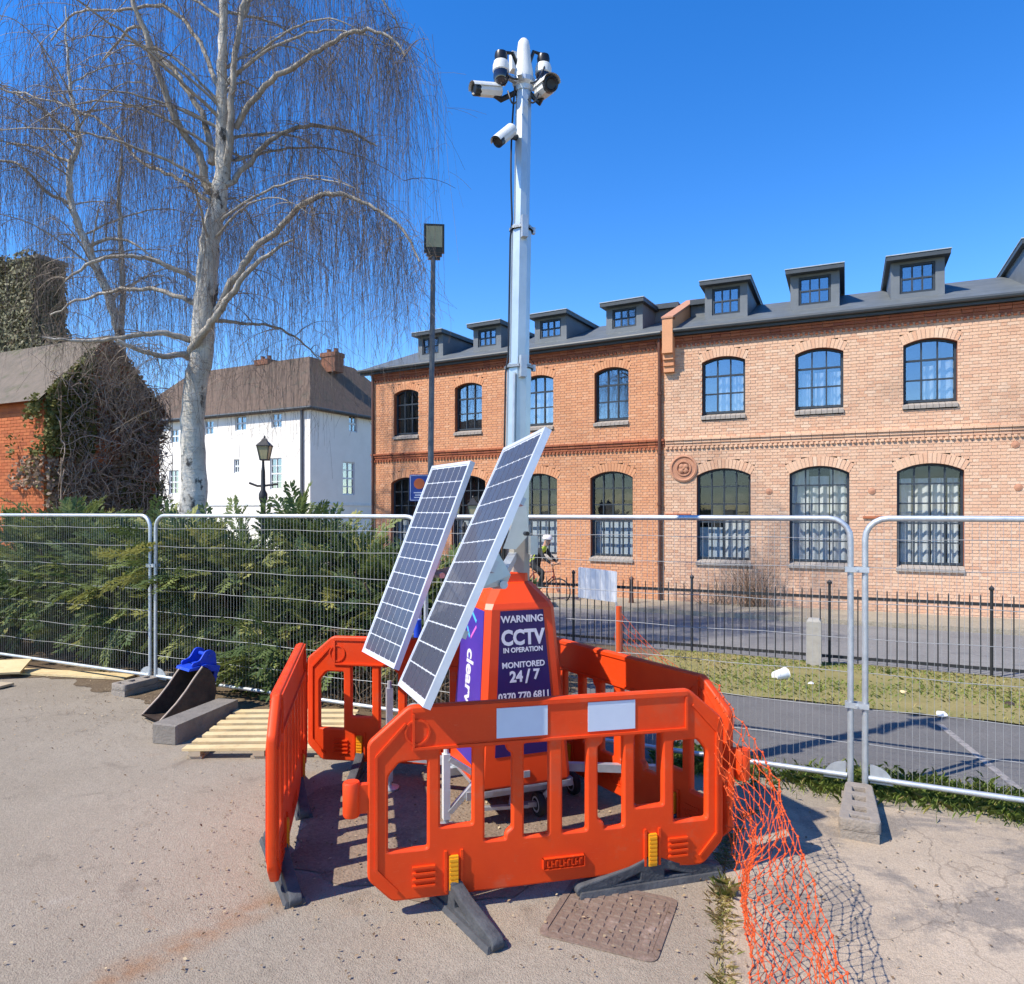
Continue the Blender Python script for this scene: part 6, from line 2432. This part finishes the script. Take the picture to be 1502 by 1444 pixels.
cA = Vector((-0.227, 3.765, 1.684))
cB = Vector((-0.688, 5.075, 1.610))
eA, nA, wA, uA = solar(cA, -1.275, 0.45, 0.083, "nearer solar panel, leaning beside the orange body")
eB, nB, wB, uB = solar(cB, -1.055, 0.384, 0.0, "farther solar panel, nearer the hedge")
for cc, nn, ww, uu, s in ((cA, nA, wA, uA, -1), (cB, nB, wB, uB, 1)):
    # triangular side plates behind the panel and the arm to the mast
    for off in (0.10,):
        o_ = cc - nn * 0.078 + ww * (off * -s)
        tri = [o_ + uu * 0.11, o_ - uu * 0.12, o_ - nn * 0.09 - Vector((0, 0, 0.10)) + uu * 0.05, o_ - nn * 0.13 + uu * 0.02]
        pl_ = MB()
        vs = [tl(p + ww * q) for q in (-0.004, 0.004) for p in tri]
        pl_.add(vs, [(0, 1, 2, 3), (7, 6, 5, 4)] + [(k, k + 4, (k + 1) % 4 + 4, (k + 1) % 4) for k in range(4)])
        pl_.build("side_plate", M_MAST, tw_)
    hubp = mp(1.80)
    q0 = cc - nn * 0.17 - Vector((0, 0, 0.05))
    MB().bar(tl(q0), tl(Vector((hubp.x - 0.02, hubp.y + (0.06 if s > 0 else -0.06), 1.66))), 0.05, 0.05).build("support_arm", M_GALV, tw_)
    MB().tube([tl(q0 - ww * 0.12), tl(q0 + ww * 0.12)], 0.022, 10).build("pivot", M_GALV, tw_, smooth=40)
# wall plate behind the nearer panel, facing the camera
pt = [at(738, 805, 4.55), at(757, 806, 4.55), at(776, 784, 4.55), at(772, 742, 4.55), at(763, 735, 4.55)]
vs = [tl(p + Vector((0, q, 0))) for q in (0, 0.012) for p in pt]
MB().add(vs, [(0, 1, 2, 3, 4), (9, 8, 7, 6, 5)] + [(k, k + 5, (k + 1) % 5 + 5, (k + 1) % 5) for k in range(5)]).build("mast_plate", M_MAST, tw_)
bx = tl(at(772, 783, 4.52))
MB().lathe([(0.014, -0.02), (0.014, 0.02)], 10, Matrix.Translation(bx) @ Matrix.Rotation(R(90), 4, 'X')).build("bolt", M_BLACK, tw_)
bx = tl(at(782, 800, 4.66))
MB().box(bx.x - 0.025, bx.x + 0.025, bx.y - 0.02, bx.y + 0.02, bx.z - 0.06, bx.z + 0.06).build("control_box", M_MAST, tw_)

# chassis: frame, outriggers with jacks, wheels
ch_ = MB()
for y in (-0.22, 0.22):
    ch_.box(-0.36, 0.36, y - 0.025, y + 0.025, 0.17, 0.22)
for x in (-0.25, 0.25):
    ch_.box(x - 0.025, x + 0.025, -0.34, 0.34, 0.222, 0.249)
ch_.build("chassis", M_GALV, tw_)


def jack(p, ztop, root, zr, brace=True):
    p = Vector(p)
    root = Vector(root)
    e = MB()
    a, b = tl((p.x, p.y, 0.03)), tl((p.x, p.y, ztop))
    e.bar(a + Vector((0, 0, 0.03)), b, 0.042, 0.042)
    e.tube([b, b + Vector((0, 0, 0.05))], 0.016, 8)
    e.build("jack", M_CAMW if brace else M_GALV, tw_)
    MB().lathe([(0.07, 0.006), (0.07, 0.016), (0.02, 0.03), (0.016, 0.06)], 14, Matrix.Translation((a.x, a.y, 0))).build("jack_foot", M_GALV, tw_, smooth=40)
    r_ = MB()
    if brace:
        r_.bar(tl((p.x + 0.02, p.y, ztop - 0.03)), tl((root.x, root.y, zr)), 0.04, 0.03)
        r_.bar(tl((p.x + 0.02, p.y, 0.10)), tl((root.x, root.y, zr - 0.01)), 0.04, 0.03)
    else:
        r_.bar(tl((p.x, p.y, zr)), tl((root.x, root.y, zr)), 0.045, 0.05)
    r_.build("outrigger", M_GALV, tw_)


jack((-0.405, 4.40, 0), 0.46, (-0.205, 4.45, 0), 0.30)
jack((-0.86, 5.02, 0), 0.71, (-0.25, 4.85, 0), 0.24, False)
jack((0.965, 4.66, 0), 0.50, (0.32, 4.72, 0), 0.27, False)
jack((0.45, 5.25, 0), 0.46, (0.15, 5.0, 0), 0.26, False)
for wx, wy in ((0.17, 4.58), (0.42, 4.93)):
    e = bpy.data.objects.new("wheel", None)
    COL.objects.link(e)
    e.parent = tw_
    e.matrix_local = TI @ (Matrix.Translation((wx, wy, 0.078)) @ Matrix.Rotation(R(25), 4, 'Z') @ Matrix.Rotation(R(-90), 4, 'Y'))
    MB().lathe([(0.055, -0.022), (0.072, -0.02), (0.077, -0.01), (0.077, 0.01), (0.072, 0.02), (0.055, 0.022)], 24).build("tyre", M_RUBBER, e, smooth=40)
    MB().lathe([(0.056, -0.018), (0.056, 0.02), (0.045, 0.024), (0.02, 0.016), (0.012, 0.034), (0, 0.034)], 24).build("rim", M_GALV, e, smooth=30)
MB().bar(tl((0.02, 4.50, 0.10)), tl((0.17, 4.58, 0.08)), 0.03).bar(tl((0.17, 4.58, 0.09)), tl((0.30, 4.56, 0.24)), 0.03).bar(tl((0.0, 4.46, 0.12)), tl((0.02, 4.60, 0.23)), 0.04, 0.02).build("axle_arm", M_GALV, tw_)
MB().bar(tl((-0.18, 4.42, 0.115)), tl((0.10, 4.50, 0.10)), 0.035, 0.02).build("tow_bar", M_GALV, tw_)

# ------------------------------------------------------------------ orange safety net


def net(name, label, topc, botc, nu, nv, seed, rad=0.0022, jit=0.006, sag=0.0, node=0.006):
    r = np.random.default_rng(seed)

    def curve(pts, n):
        pts = np.array(pts, float)
        d = np.concatenate([[0], np.cumsum(np.linalg.norm(np.diff(pts, axis=0), axis=1))])
        q = np.linspace(0, d[-1], n)
        return np.stack([np.interp(q, d, pts[:, i]) for i in range(3)], 1)
    T, B = curve(topc, nu), curve(botc, nu)
    s = np.linspace(0, 1, nv)
    G = T[:, None, :] * (1 - s)[None, :, None] + B[:, None, :] * s[None, :, None]
    iu = np.arange(nu)[:, None]
    jv = np.arange(nv)[None, :]
    wave = 0.05 * np.sin(iu * 0.33 + jv * 0.25 + seed) + 0.03 * np.sin(iu * 0.16 - jv * 0.5)
    G[..., 0] += wave * np.sin(np.pi * s)[None, :]
    G[..., 1] += 0.04 * np.sin(iu * 0.2 + jv * 0.45) * np.sin(np.pi * s)[None, :]
    G[..., 2] -= sag * np.sin(np.pi * s)[None, :]
    G += r.normal(0, jit, G.shape)
    G[..., 2] = np.maximum(G[..., 2], 0.012)
    V1, F1 = strands(G, np.full((nu, nv), rad))
    Gt = G.transpose(1, 0, 2)
    V2, F2 = strands(Gt, np.full((nv, nu), rad * 1.15))
    # moulded knots
    P = G.reshape(-1, 3)
    e = np.array([[-1, 0, 0], [0, -1, 0], [1, 0, 0], [0, 1, 0], [0, 0, 1], [0, 0, -1]]) * node
    V3 = (P[:, None, :] + e[None]).reshape(-1, 3)
    ix = np.arange(len(P))[:, None, None] * 6
    fq = np.array([[0, 1, 4, 4], [1, 2, 4, 4], [2, 3, 4, 4], [3, 0, 4, 4]])
    me_f = np.concatenate([F1, F2 + len(V1)])
    VV = np.concatenate([V1, V2])
    t = thing(name, label, "net", (float(P[:, 0].mean()), float(P[:, 1].mean()), 0))
    off = np.array([P[:, 0].mean(), P[:, 1].mean(), 0])
    tag(np_mesh("mesh_strands", VV - off, me_f, M_NET, t), kind="stuff")
    V3 = V3 - off
    F3 = np.concatenate([np.stack([6 * np.arange(len(P)) + a, 6 * np.arange(len(P)) + b, 6 * np.arange(len(P)) + c_], 1) for a, b, c_ in
                         ((0, 1, 4), (1, 2, 4), (2, 3, 4), (3, 0, 4), (1, 0, 5), (2, 1, 5), (3, 2, 5), (0, 3, 5))])
    tag(np_mesh("knots", V3, F3, M_NET, t), kind="stuff")
    return t


net("safety_net", "orange plastic safety net draped from the barrier corner towards the viewer",
    [(1.10, 3.86, 1.01), (1.16, 3.62, 0.88), (1.19, 3.35, 0.78), (1.185, 2.95, 0.58), (1.14, 2.44, 0.36), (1.06, 1.95, 0.12)],
    [(1.20, 3.90, 0.12), (1.16, 3.65, 0.04), (1.07, 3.25, 0.015), (0.99, 2.95, 0.015), (0.92, 2.5, 0.015), (0.86, 1.95, 0.015)], 46, 15, 3, 0.0019, 0.007, 0.0, 0.0085)
net("safety_net", "slack orange net hanging from its stake on the grass behind the fence",
    [(1.05, 7.0, 0.98), (1.25, 6.85, 0.72), (1.5, 6.6, 0.52), (1.85, 6.35, 0.40)],
    [(1.05, 7.0, 0.25), (1.25, 6.85, 0.12), (1.5, 6.6, 0.05), (1.85, 6.35, 0.03)], 16, 12, 5, 0.0025)
sk = thing("net_stake", "stake wrapped in rolled orange net beyond the mesh fence", "stake", (1.045, 7.0, 0))
MB().tube([(0, 0, -0.05), (0.004, 0, 0.5), (0, 0, 1.02)], [0.03, 0.034, 0.03], 10).build("net_roll", M_NET, sk, smooth=50)
MB().tube([(-0.02, 0, -0.1), (-0.025, 0.01, 1.06)], 0.011, 6).build("pin", M_GALV, sk)

# ------------------------------------------------------------------ manhole cover in the tarmac
mh = thing("manhole_cover", "rusty studded manhole cover in the ground before the front barrier", "manhole", (0.475, 3.44, 0.0), math.atan2(-0.39, 0.92))
a = 0.275
link("rim", plate_mesh("rim", fillet([(-a, -a), (a, -a), (a, a), (-a, a)], .05), [fillet([(-a + .03, -a + .03), (a - .03, -a + .03), (a - .03, a - .03), (-a + .03, a - .03)], .04)], .010, .0015, M_RUST), mh)
mh.children[0].rotation_euler = (R(-90), 0, 0)
mh.children[0].location = (0, 0, 0.0015)
pl = MB().box(-a + .034, a - .034, -a + .034, a - .034, -0.004, 0.0025)
pl.build("plate", M_RUST, mh)
stud = MB()
for i in range(8):
    for j in range(8):
        x, y = -a + .07 + i * .0586, -a + .07 + j * .0586
        w, h = (.023, .017) if (i + j) % 2 else (.017, .023)
        stud.rings([[(x - w, y - h, .0025), (x + w, y - h, .0025), (x + w, y + h, .0025), (x - w, y + h, .0025)], [(x - w * .8, y - h * .8, .0075), (x + w * .8, y - h * .8, .0075), (x + w * .8, y + h * .8, .0075), (x - w * .8, y + h * .8, .0075)]])
tag(stud.build("studs", M_RUST, mh), kind="stuff")

# ------------------------------------------------------------------ pallet, concrete beam, digger bucket, boards
pa = thing("pallet", "pale new timber pallet lying flat behind the left barrier", "pallet", (-2.56, 5.62, 0), 0.02)
for x in (0.02, 0.52, 1.03):
    MB().box(x, x + 0.09, 0.0, 1.12, 0.022, 0.062).build("bearer", M_WOOD2, pa)
for x in (0.0, 0.5, 1.0):
    MB().box(x, x + 0.12, 0.01, 1.11, 0.002, 0.021).build("base_board", M_WOOD2, pa)
for i in range(7):
    y = i * 0.17
    m = MB()
    x0, x1 = -0.02 + random.uniform(-.015, .015), 1.14 + random.uniform(-.015, .015)
    m.rings([[(x0, y, .064), (x0, y + .098, .064), (x0, y + .098, .084), (x0, y, .084)], [((x0 + x1) / 2, y + .004, .064), ((x0 + x1) / 2, y + .10, .064), ((x0 + x1) / 2, y + .10, .085), ((x0 + x1) / 2, y + .004, .085)],
             [(x1, y, .064), (x1, y + .098, .064), (x1, y + .098, .084), (x1, y, .084)]])
    m.build("slat", M_WOOD, pa)
bm_ = thing("concrete_beam", "short concrete beam lying between the bucket and the pallet", "beam", (-2.90, 5.98, 0), R(-14))
me = MB()
me.rings([[(-.12, 0, .004), (.10, 0, .004), (.10, 0, .155), (-.12, 0, .16)], [(-.12, .02, 0), (.11, .02, 0), (.11, .02, .165), (-.12, .02, .17)], [(-.12, .85, 0), (.11, .85, 0), (.10, .85, .165), (-.11, .85, .165)]])
me.build("block", M_CONCD, bm_)
bk = thing("digger_bucket", "worn steel digger bucket with a bright blue hitch, beside the fence", "bucket", (-3.10, 6.90, 0), R(50))
# side profile of the shell in x,z (mouth to -x); width along y
prof = [(-.38, .03), (-.26, .008), (-.10, .0), (.06, .02), (.14, .10), (.165, .22), (.15, .34), (.10, .43), (.03, .47)]
lipc = [(-.05, .375), (-.13, .27), (-.22, .17), (-.31, .09)]
W = 0.18
sh = MB()
vs = []
for y in (-W, W):
    vs += [(x, y, z) for x, z in prof]
    vs += [(x - 0.014 * (1 if x > 0 else 0.3), y, z + 0.014) for x, z in prof]
n = len(prof)
fs = []
for k in range(n - 1):
    fs += [(k, k + 1, 2 * n + k + 1, 2 * n + k), (n + k + 1, n + k, 3 * n + k, 3 * n + k + 1)]
sh.add(vs, fs)
sh.build("shell", M_BUCKET, bk, smooth=50)
for y in (-W, W):
    q = MB()
    pts = [(x, z) for x, z in prof] + lipc
    vs = [(x, y + e, z) for e in (-.008, .008) for x, z in pts]
    nn = len(pts)
    q.add(vs, [tuple(range(nn)), tuple(range(2 * nn - 1, nn - 1, -1))] + [(k, k + nn, (k + 1) % nn + nn, (k + 1) % nn) for k in range(nn)])
    q.build("side_plate", M_BUCKET, bk)
    MB().tube([(x, y, z) for x, z in [prof[-1]] + lipc + [prof[0]]], .011, 6).build("cutting_edge", M_GALVD, bk, smooth=60)
hb = bpy.data.objects.new("hitch", None)
COL.objects.link(hb)
hb.parent = bk
hb.location = (.06, 0, .455)
hb.rotation_euler = (0, R(14), 0)
MB().rings([[(-.13, -.13, -.055), (.02, -.15, -.012), (.02, .15, -.012), (-.13, .13, -.055)], [(-.125, -.13, -.03), (.02, -.15, .03), (.02, .15, .03), (-.125, .13, -.03)]]).box(.021, .16, -.15, .15, -.03, .03).box(.13, .17, -.12, .12, -.13, -.03).build("plate", M_BLUE, hb)
for y in (-.105, .105):
    ear = fillet([(-.10, -.01), (.15, .0), (.13, .06), (.095, .15), (.045, .165), (.0, .15), (-.035, .05), (-.10, .02)], .025, 3)
    me = plate_mesh("ear", ear, [[(.05 + .02 * math.cos(R(a_)), .115 + .02 * math.sin(R(a_))) for a_ in range(0, 360, 30)]], .022, .004, M_BLUE)
    link("ear", me, hb, (0, y, 0))
MB().tube([(.05, -.125, .115), (.05, .125, .115)], .019, 10).build("pin", M_BLUE, hb, smooth=40)
bl_lab = ["yellow timber board tilted at the left edge on the boards", "long pale board lying along the hedge foot at the far left", "short weathered board nearest the yard at the far left"]
for (x, y, z, L, w, rz, rx, mt), lab in zip(((-6.35, 8.35, .10, 1.2, .35, .25, .25, M_WOOD), (-5.6, 8.55, .012, 2.4, .22, -.20, 0, M_WOOD), (-6.2, 8.05, .014, 1.3, .18, -.25, 0, M_WOOD2)), bl_lab):
    o = MB().box(-L / 2, L / 2, -w / 2, w / 2, 0, .024).build("timber_board", mt)
    o.location = (x, y, z)
    o.rotation_euler = (rx, 0, rz)
    tag(o, lab, "board", "loose boards by the hedge")
# blue sleeve on the hidden fence joint
p = F0 + FD * (PLEN + 0.01)
o = MB().tube([(0, -.03, .55), (0, -.03, .98)], .035, 10).build("blue_sleeve", M_BLUE, smooth=40)
o.location = (p.x - 0.02, p.y, 0)
tag(o, "blue plastic sleeve on the fence post between the solar panels", "sleeve")

# litter on the grass
cpz = zprof(9.0)
lt = at(1136, 985, 8.75)
cu_ = MB().lathe([(.030, 0), (.038, .09), (.041, .092), (.036, .09), (.028, .004), (0, .004)], 16, Matrix.Rotation(R(82), 4, 'Y')).build("paper_cup", M_WHITE, smooth=40)
cu_.location = (lt.x, lt.y, zprof(lt.x * VX.x + lt.y * VX.y) + 0.045)
cu_.rotation_euler = (0, 0, R(20))
cu_.scale = (1.9, 1.9, 1.9)
tag(cu_, "white paper cup lying on the dry grass left of the fence joint", "cup")


def crumple(name, lab, cat, px, py, size, mat, seed):
    r = np.random.default_rng(seed)
    bm = bmesh.new()
    bmesh.ops.create_icosphere(bm, subdivisions=2, radius=size)
    for v in bm.verts:
        v.co *= float(r.uniform(0.65, 1.15))
        v.co.z *= 0.55
    me = bpy.data.meshes.new(name)
    bm.to_mesh(me)
    bm.free()
    me.materials.append(mat)
    o = link(name, me)
    v = 8.5
    p = gnd(px, py, 0)
    vv = p.x * VX.x + p.y * VX.y
    for _ in range(3):
        p = gnd(px, py, zprof(vv) + 0.01)
        vv = p.x * VX.x + p.y * VX.y
    o.location = (p.x, p.y, zprof(vv) + size * 0.4)
    tag(o, lab, cat)
    return o


crumple("paper_scrap", "small white paper scrap on the grass right of the cup", "litter", 1190, 1003, .035, M_WHITE, 1)
crumple("plaster_lump", "white lump at the edge of the tarmac path behind the right fence panel", "rubble", 1380, 1050, .055, M_WHITE, 2)
crumple("crushed_can", "crushed dark can in the grass near the right edge", "can", 1481, 1034, .05, M_BUCKET, 3)
crumple("straw_clump", "clump of straw on the grass right of the fence joint", "litter", 1325, 1016, .04, M_WOOD, 4)

# ------------------------------------------------------------------ cyclist on the far pavement
cp = at(818, 872, 18.0)
gz = zprof(16.5) + 0.0
CYA = FA
fx = Vector((math.cos(CYA), math.sin(CYA), 0))
org = Vector((cp.x, cp.y, 0)) - fx * 0.48
org.z = -0.395
bi = thing("bicycle", "dark red bicycle ridden along the road behind the railings", "bicycle", org, CYA)
for x in (-.50, .50):
    e = bpy.data.objects.new("wheel", None)
    COL.objects.link(e)
    e.parent = bi
    e.location = (x, 0, .33)
    n = 28
    ty = MB()
    ring = [(.315 * math.cos(2 * math.pi * k / n), 0, .315 * math.sin(2 * math.pi * k / n)) for k in range(n + 1)]
    ty.tube(ring, .018, 6, cap=False)
    ty.build("tyre", M_RUBBER, e, smooth=60)
    spk = MB()
    for k in range(14):
        a_ = 2 * math.pi * k / 14
        spk.tube([(0, 0.02 * (-1) ** k, 0), (.30 * math.cos(a_), 0, .30 * math.sin(a_))], .0016, 3, cap=False)
    spk.tube([(0, -.04, 0), (0, .04, 0)], .02, 8)
    spk.build("spokes", M_GALV, e)
fr = MB()
for a_, b_ in (((-.08, 0, .30), (-.20, 0, .82)), ((-.20, 0, .78), (.36, 0, .82)), ((-.08, 0, .30), (.38, 0, .72)), ((.35, 0, .90), (.39, 0, .70))):
    fr.tube([a_, b_], .018, 8)
for y in (-.05, .05):
    fr.tube([(-.08, y * .6, .30), (-.50, y, .33)], .010, 6)
    fr.tube([(-.20, y * .4, .76), (-.50, y, .33)], .009, 6)
    fr.tube([(.39, y * .8, .70), (.50, y, .33)], .012, 6)
fr.build("frame", M_BIKE, bi, smooth=50)
MB().tube([(-.20, 0, .80), (-.225, 0, .90)], .013, 8).rings([[(-.36, -.07, .90), (-.36, .07, .90), (-.36, .07, .94), (-.36, -.07, .94)], [(-.08, -.02, .90), (-.08, .02, .90), (-.08, .02, .935), (-.08, -.02, .935)]]).build("saddle", M_BLACK, bi)
MB().tube([(.35, 0, .90), (.36, 0, .98), (.42, 0, 1.0)], .014, 8).tube([(.42, -.24, .99), (.43, -.1, 1.0), (.43, .1, 1.0), (.42, .24, .99)], .013, 8).build("handlebar", M_BLACK, bi, smooth=50)
MB().lathe([(.09, -.004), (.09, .004)], 18, Matrix.Translation((-.08, -.05, .30)) @ Matrix.Rotation(R(90), 4, 'X')).tube([(-.08, -.06, .30), (.04, -.07, .42)], .01, 6).tube([(-.08, .06, .30), (-.20, .07, .18)], .01, 6).box(-.01, .09, -.15, -.07, .41, .43).box(-.25, -.15, .07, .15, .17, .19).build("crank", M_GALV, bi)

pe = thing("person", "cyclist in dark clothes, lime vest and white helmet riding to the right", "person", org, CYA)
bm = bmesh.new()
skl = bm.verts.layers.skin.verify()
J = {}


def joint(name, co, r, prev=None, ry=None):
    v = bm.verts.new(co)
    v[skl].radius = (r, ry or r)
    J[name] = v
    if prev:
        bm.edges.new((J[prev], v))
    return v


joint('pelvis', (-.20, 0, 1.00), .13, None, .15)
J['pelvis'][skl].use_root = True
joint('waist', (-.12, 0, 1.14), .115, 'pelvis', .14)
joint('chest', (.02, 0, 1.32), .13, 'waist', .165)
joint('neck', (.12, 0, 1.44), .058, 'chest')
joint('head0', (.165, 0, 1.51), .075, 'neck')
joint('head1', (.195, 0, 1.60), .092, 'head0')
joint('head2', (.205, 0, 1.68), .075, 'head1')
joint('nose', (.285, 0, 1.575), .018, 'head1')
for s, n_ in ((-1, 'r'), (1, 'l')):
    joint('sh' + n_, (.05, s * .185, 1.37), .062, 'chest')
    joint('el' + n_, (.22, s * .25, 1.17), .045, 'sh' + n_)
    joint('wr' + n_, (.385, s * .215, 1.035), .030, 'el' + n_)
    joint('hip' + n_, (-.17, s * .10, .95), .092, 'pelvis')
    kn = (.14, s * .11, .80) if s < 0 else (.04, s * .11, .63)
    an = (.01, s * .105, .50) if s < 0 else (-.23, s * .105, .27)
    joint('kn' + n_, kn, .062, 'hip' + n_)
    joint('an' + n_, an, .042, 'kn' + n_)
    joint('to' + n_, (an[0] + .14, an[1], an[2] - .055), .035, 'an' + n_)
me = bpy.data.meshes.new("body")
bm.to_mesh(me)
bm.free()
tmp = bpy.data.objects.new("tmp_body", me)
COL.objects.link(tmp)
tmp.modifiers.new("skin", 'SKIN')
sd = tmp.modifiers.new("sub", 'SUBSURF')
sd.levels = 1
dg = bpy.context.evaluated_depsgraph_get()
bme = bpy.data.meshes.new_from_object(tmp.evaluated_get(dg))
bpy.data.objects.remove(tmp)
bme.name = "body"
bme.materials.clear()
bme.materials.append(M_CLOTH)
bme.materials.append(M_SKIN)
for p in bme.polygons:
    p.use_smooth = True
    if p.center.z > 1.455 and abs(p.center.y) < .12:
        p.material_index = 1
link("body", bme, pe)
# vest shell, helmet, face, hands
vs = MB()
vs.rings([[(x + .165 * c_ * k, .185 * s_ * k, z + .05 * c_) for c_, s_ in [(math.cos(2 * math.pi * q / 14), math.sin(2 * math.pi * q / 14)) for q in range(14)]] for x, z, k in
          ((-.16, 1.08, .85), (-.10, 1.18, .88), (-.02, 1.29, 1.0), (.03, 1.37, .98), (.07, 1.43, .6))], cap=False)
vs.build("vest", M_HIVIS, pe, smooth=60)
hm = MB()
hm.lathe([(.115, 0), (.118, .03), (.105, .075), (.07, .115), (.0, .13)], 16, Matrix.Translation((.20, 0, 1.635)) @ Matrix.Rotation(R(8), 4, 'Y') @ Matrix.Diagonal((1.15, .92, 1, 1)))
hm.build("helmet", M_HELMET, pe, smooth=50)
MB().tube([(.18, -.085, 1.64), (.2, -.07, 1.53), (.22, 0, 1.50), (.2, .07, 1.53), (.18, .085, 1.64)], .006, 5).build("strap", M_BLACK, pe)
fc = MB()
for s in (-1, 1):
    fc.lathe([(0, -.011), (.011, 0), (0, .011)], 8, Matrix.Translation((.278, s * .032, 1.60)))
fc.build("eyes", M_BLACK, pe)
MB().tube([(.272, -.022, 1.535), (.279, 0, 1.533), (.272, .022, 1.535)], .005, 5).build("mouth", M_BIKE, pe)
for s in (-1, 1):
    MB().lathe([(0.0, -.02), (.022, -.01), (.026, .01), (0, .028)], 8, Matrix.Translation((.185, s * .09, 1.585)) @ Matrix.Diagonal((.8, .4, 1, 1))).build("ear", M_SKIN, pe)
    hd_ = MB()
    w = Vector((.385, s * .215, 1.035))
    hd_.tube([w, w + Vector((.03, 0, -.005)), w + Vector((.06, 0, -.01))], [.028, .036, .030], 8)
    for k in range(4):
        y = s * .215 + (k - 1.5) * .019
        L = (.075, .085, .08, .065)[k]
        hd_.tube([(.44, y, 1.03), (.44 + L * .45, y, 1.015), (.44 + L * .35, y, .985), (.44, y, .978)], [.0095, .009, .008, .007], 6)
    hd_.tube([(.41, s * .175, 1.02), (.43, s * .165, .995), (.45, s * .165, .985)], [.011, .010, .008], 6)
    hd_.build("hand", M_SKIN, pe, smooth=60)
    an = (.01, s * .105, .50) if s < 0 else (-.23, s * .105, .27)
    MB().rings([[(an[0] + x, an[1] - q, an[2] - .085), (an[0] + x, an[1] + q, an[2] - .085), (an[0] + x, an[1] + q, an[2] - .085 + h), (an[0] + x, an[1] - q, an[2] - .085 + h)] for x, q, h in
                ((-.06, .03, .06), (.02, .042, .10), (.12, .045, .065), (.20, .03, .04))]).build("shoe", M_BLACK, pe, smooth=50)
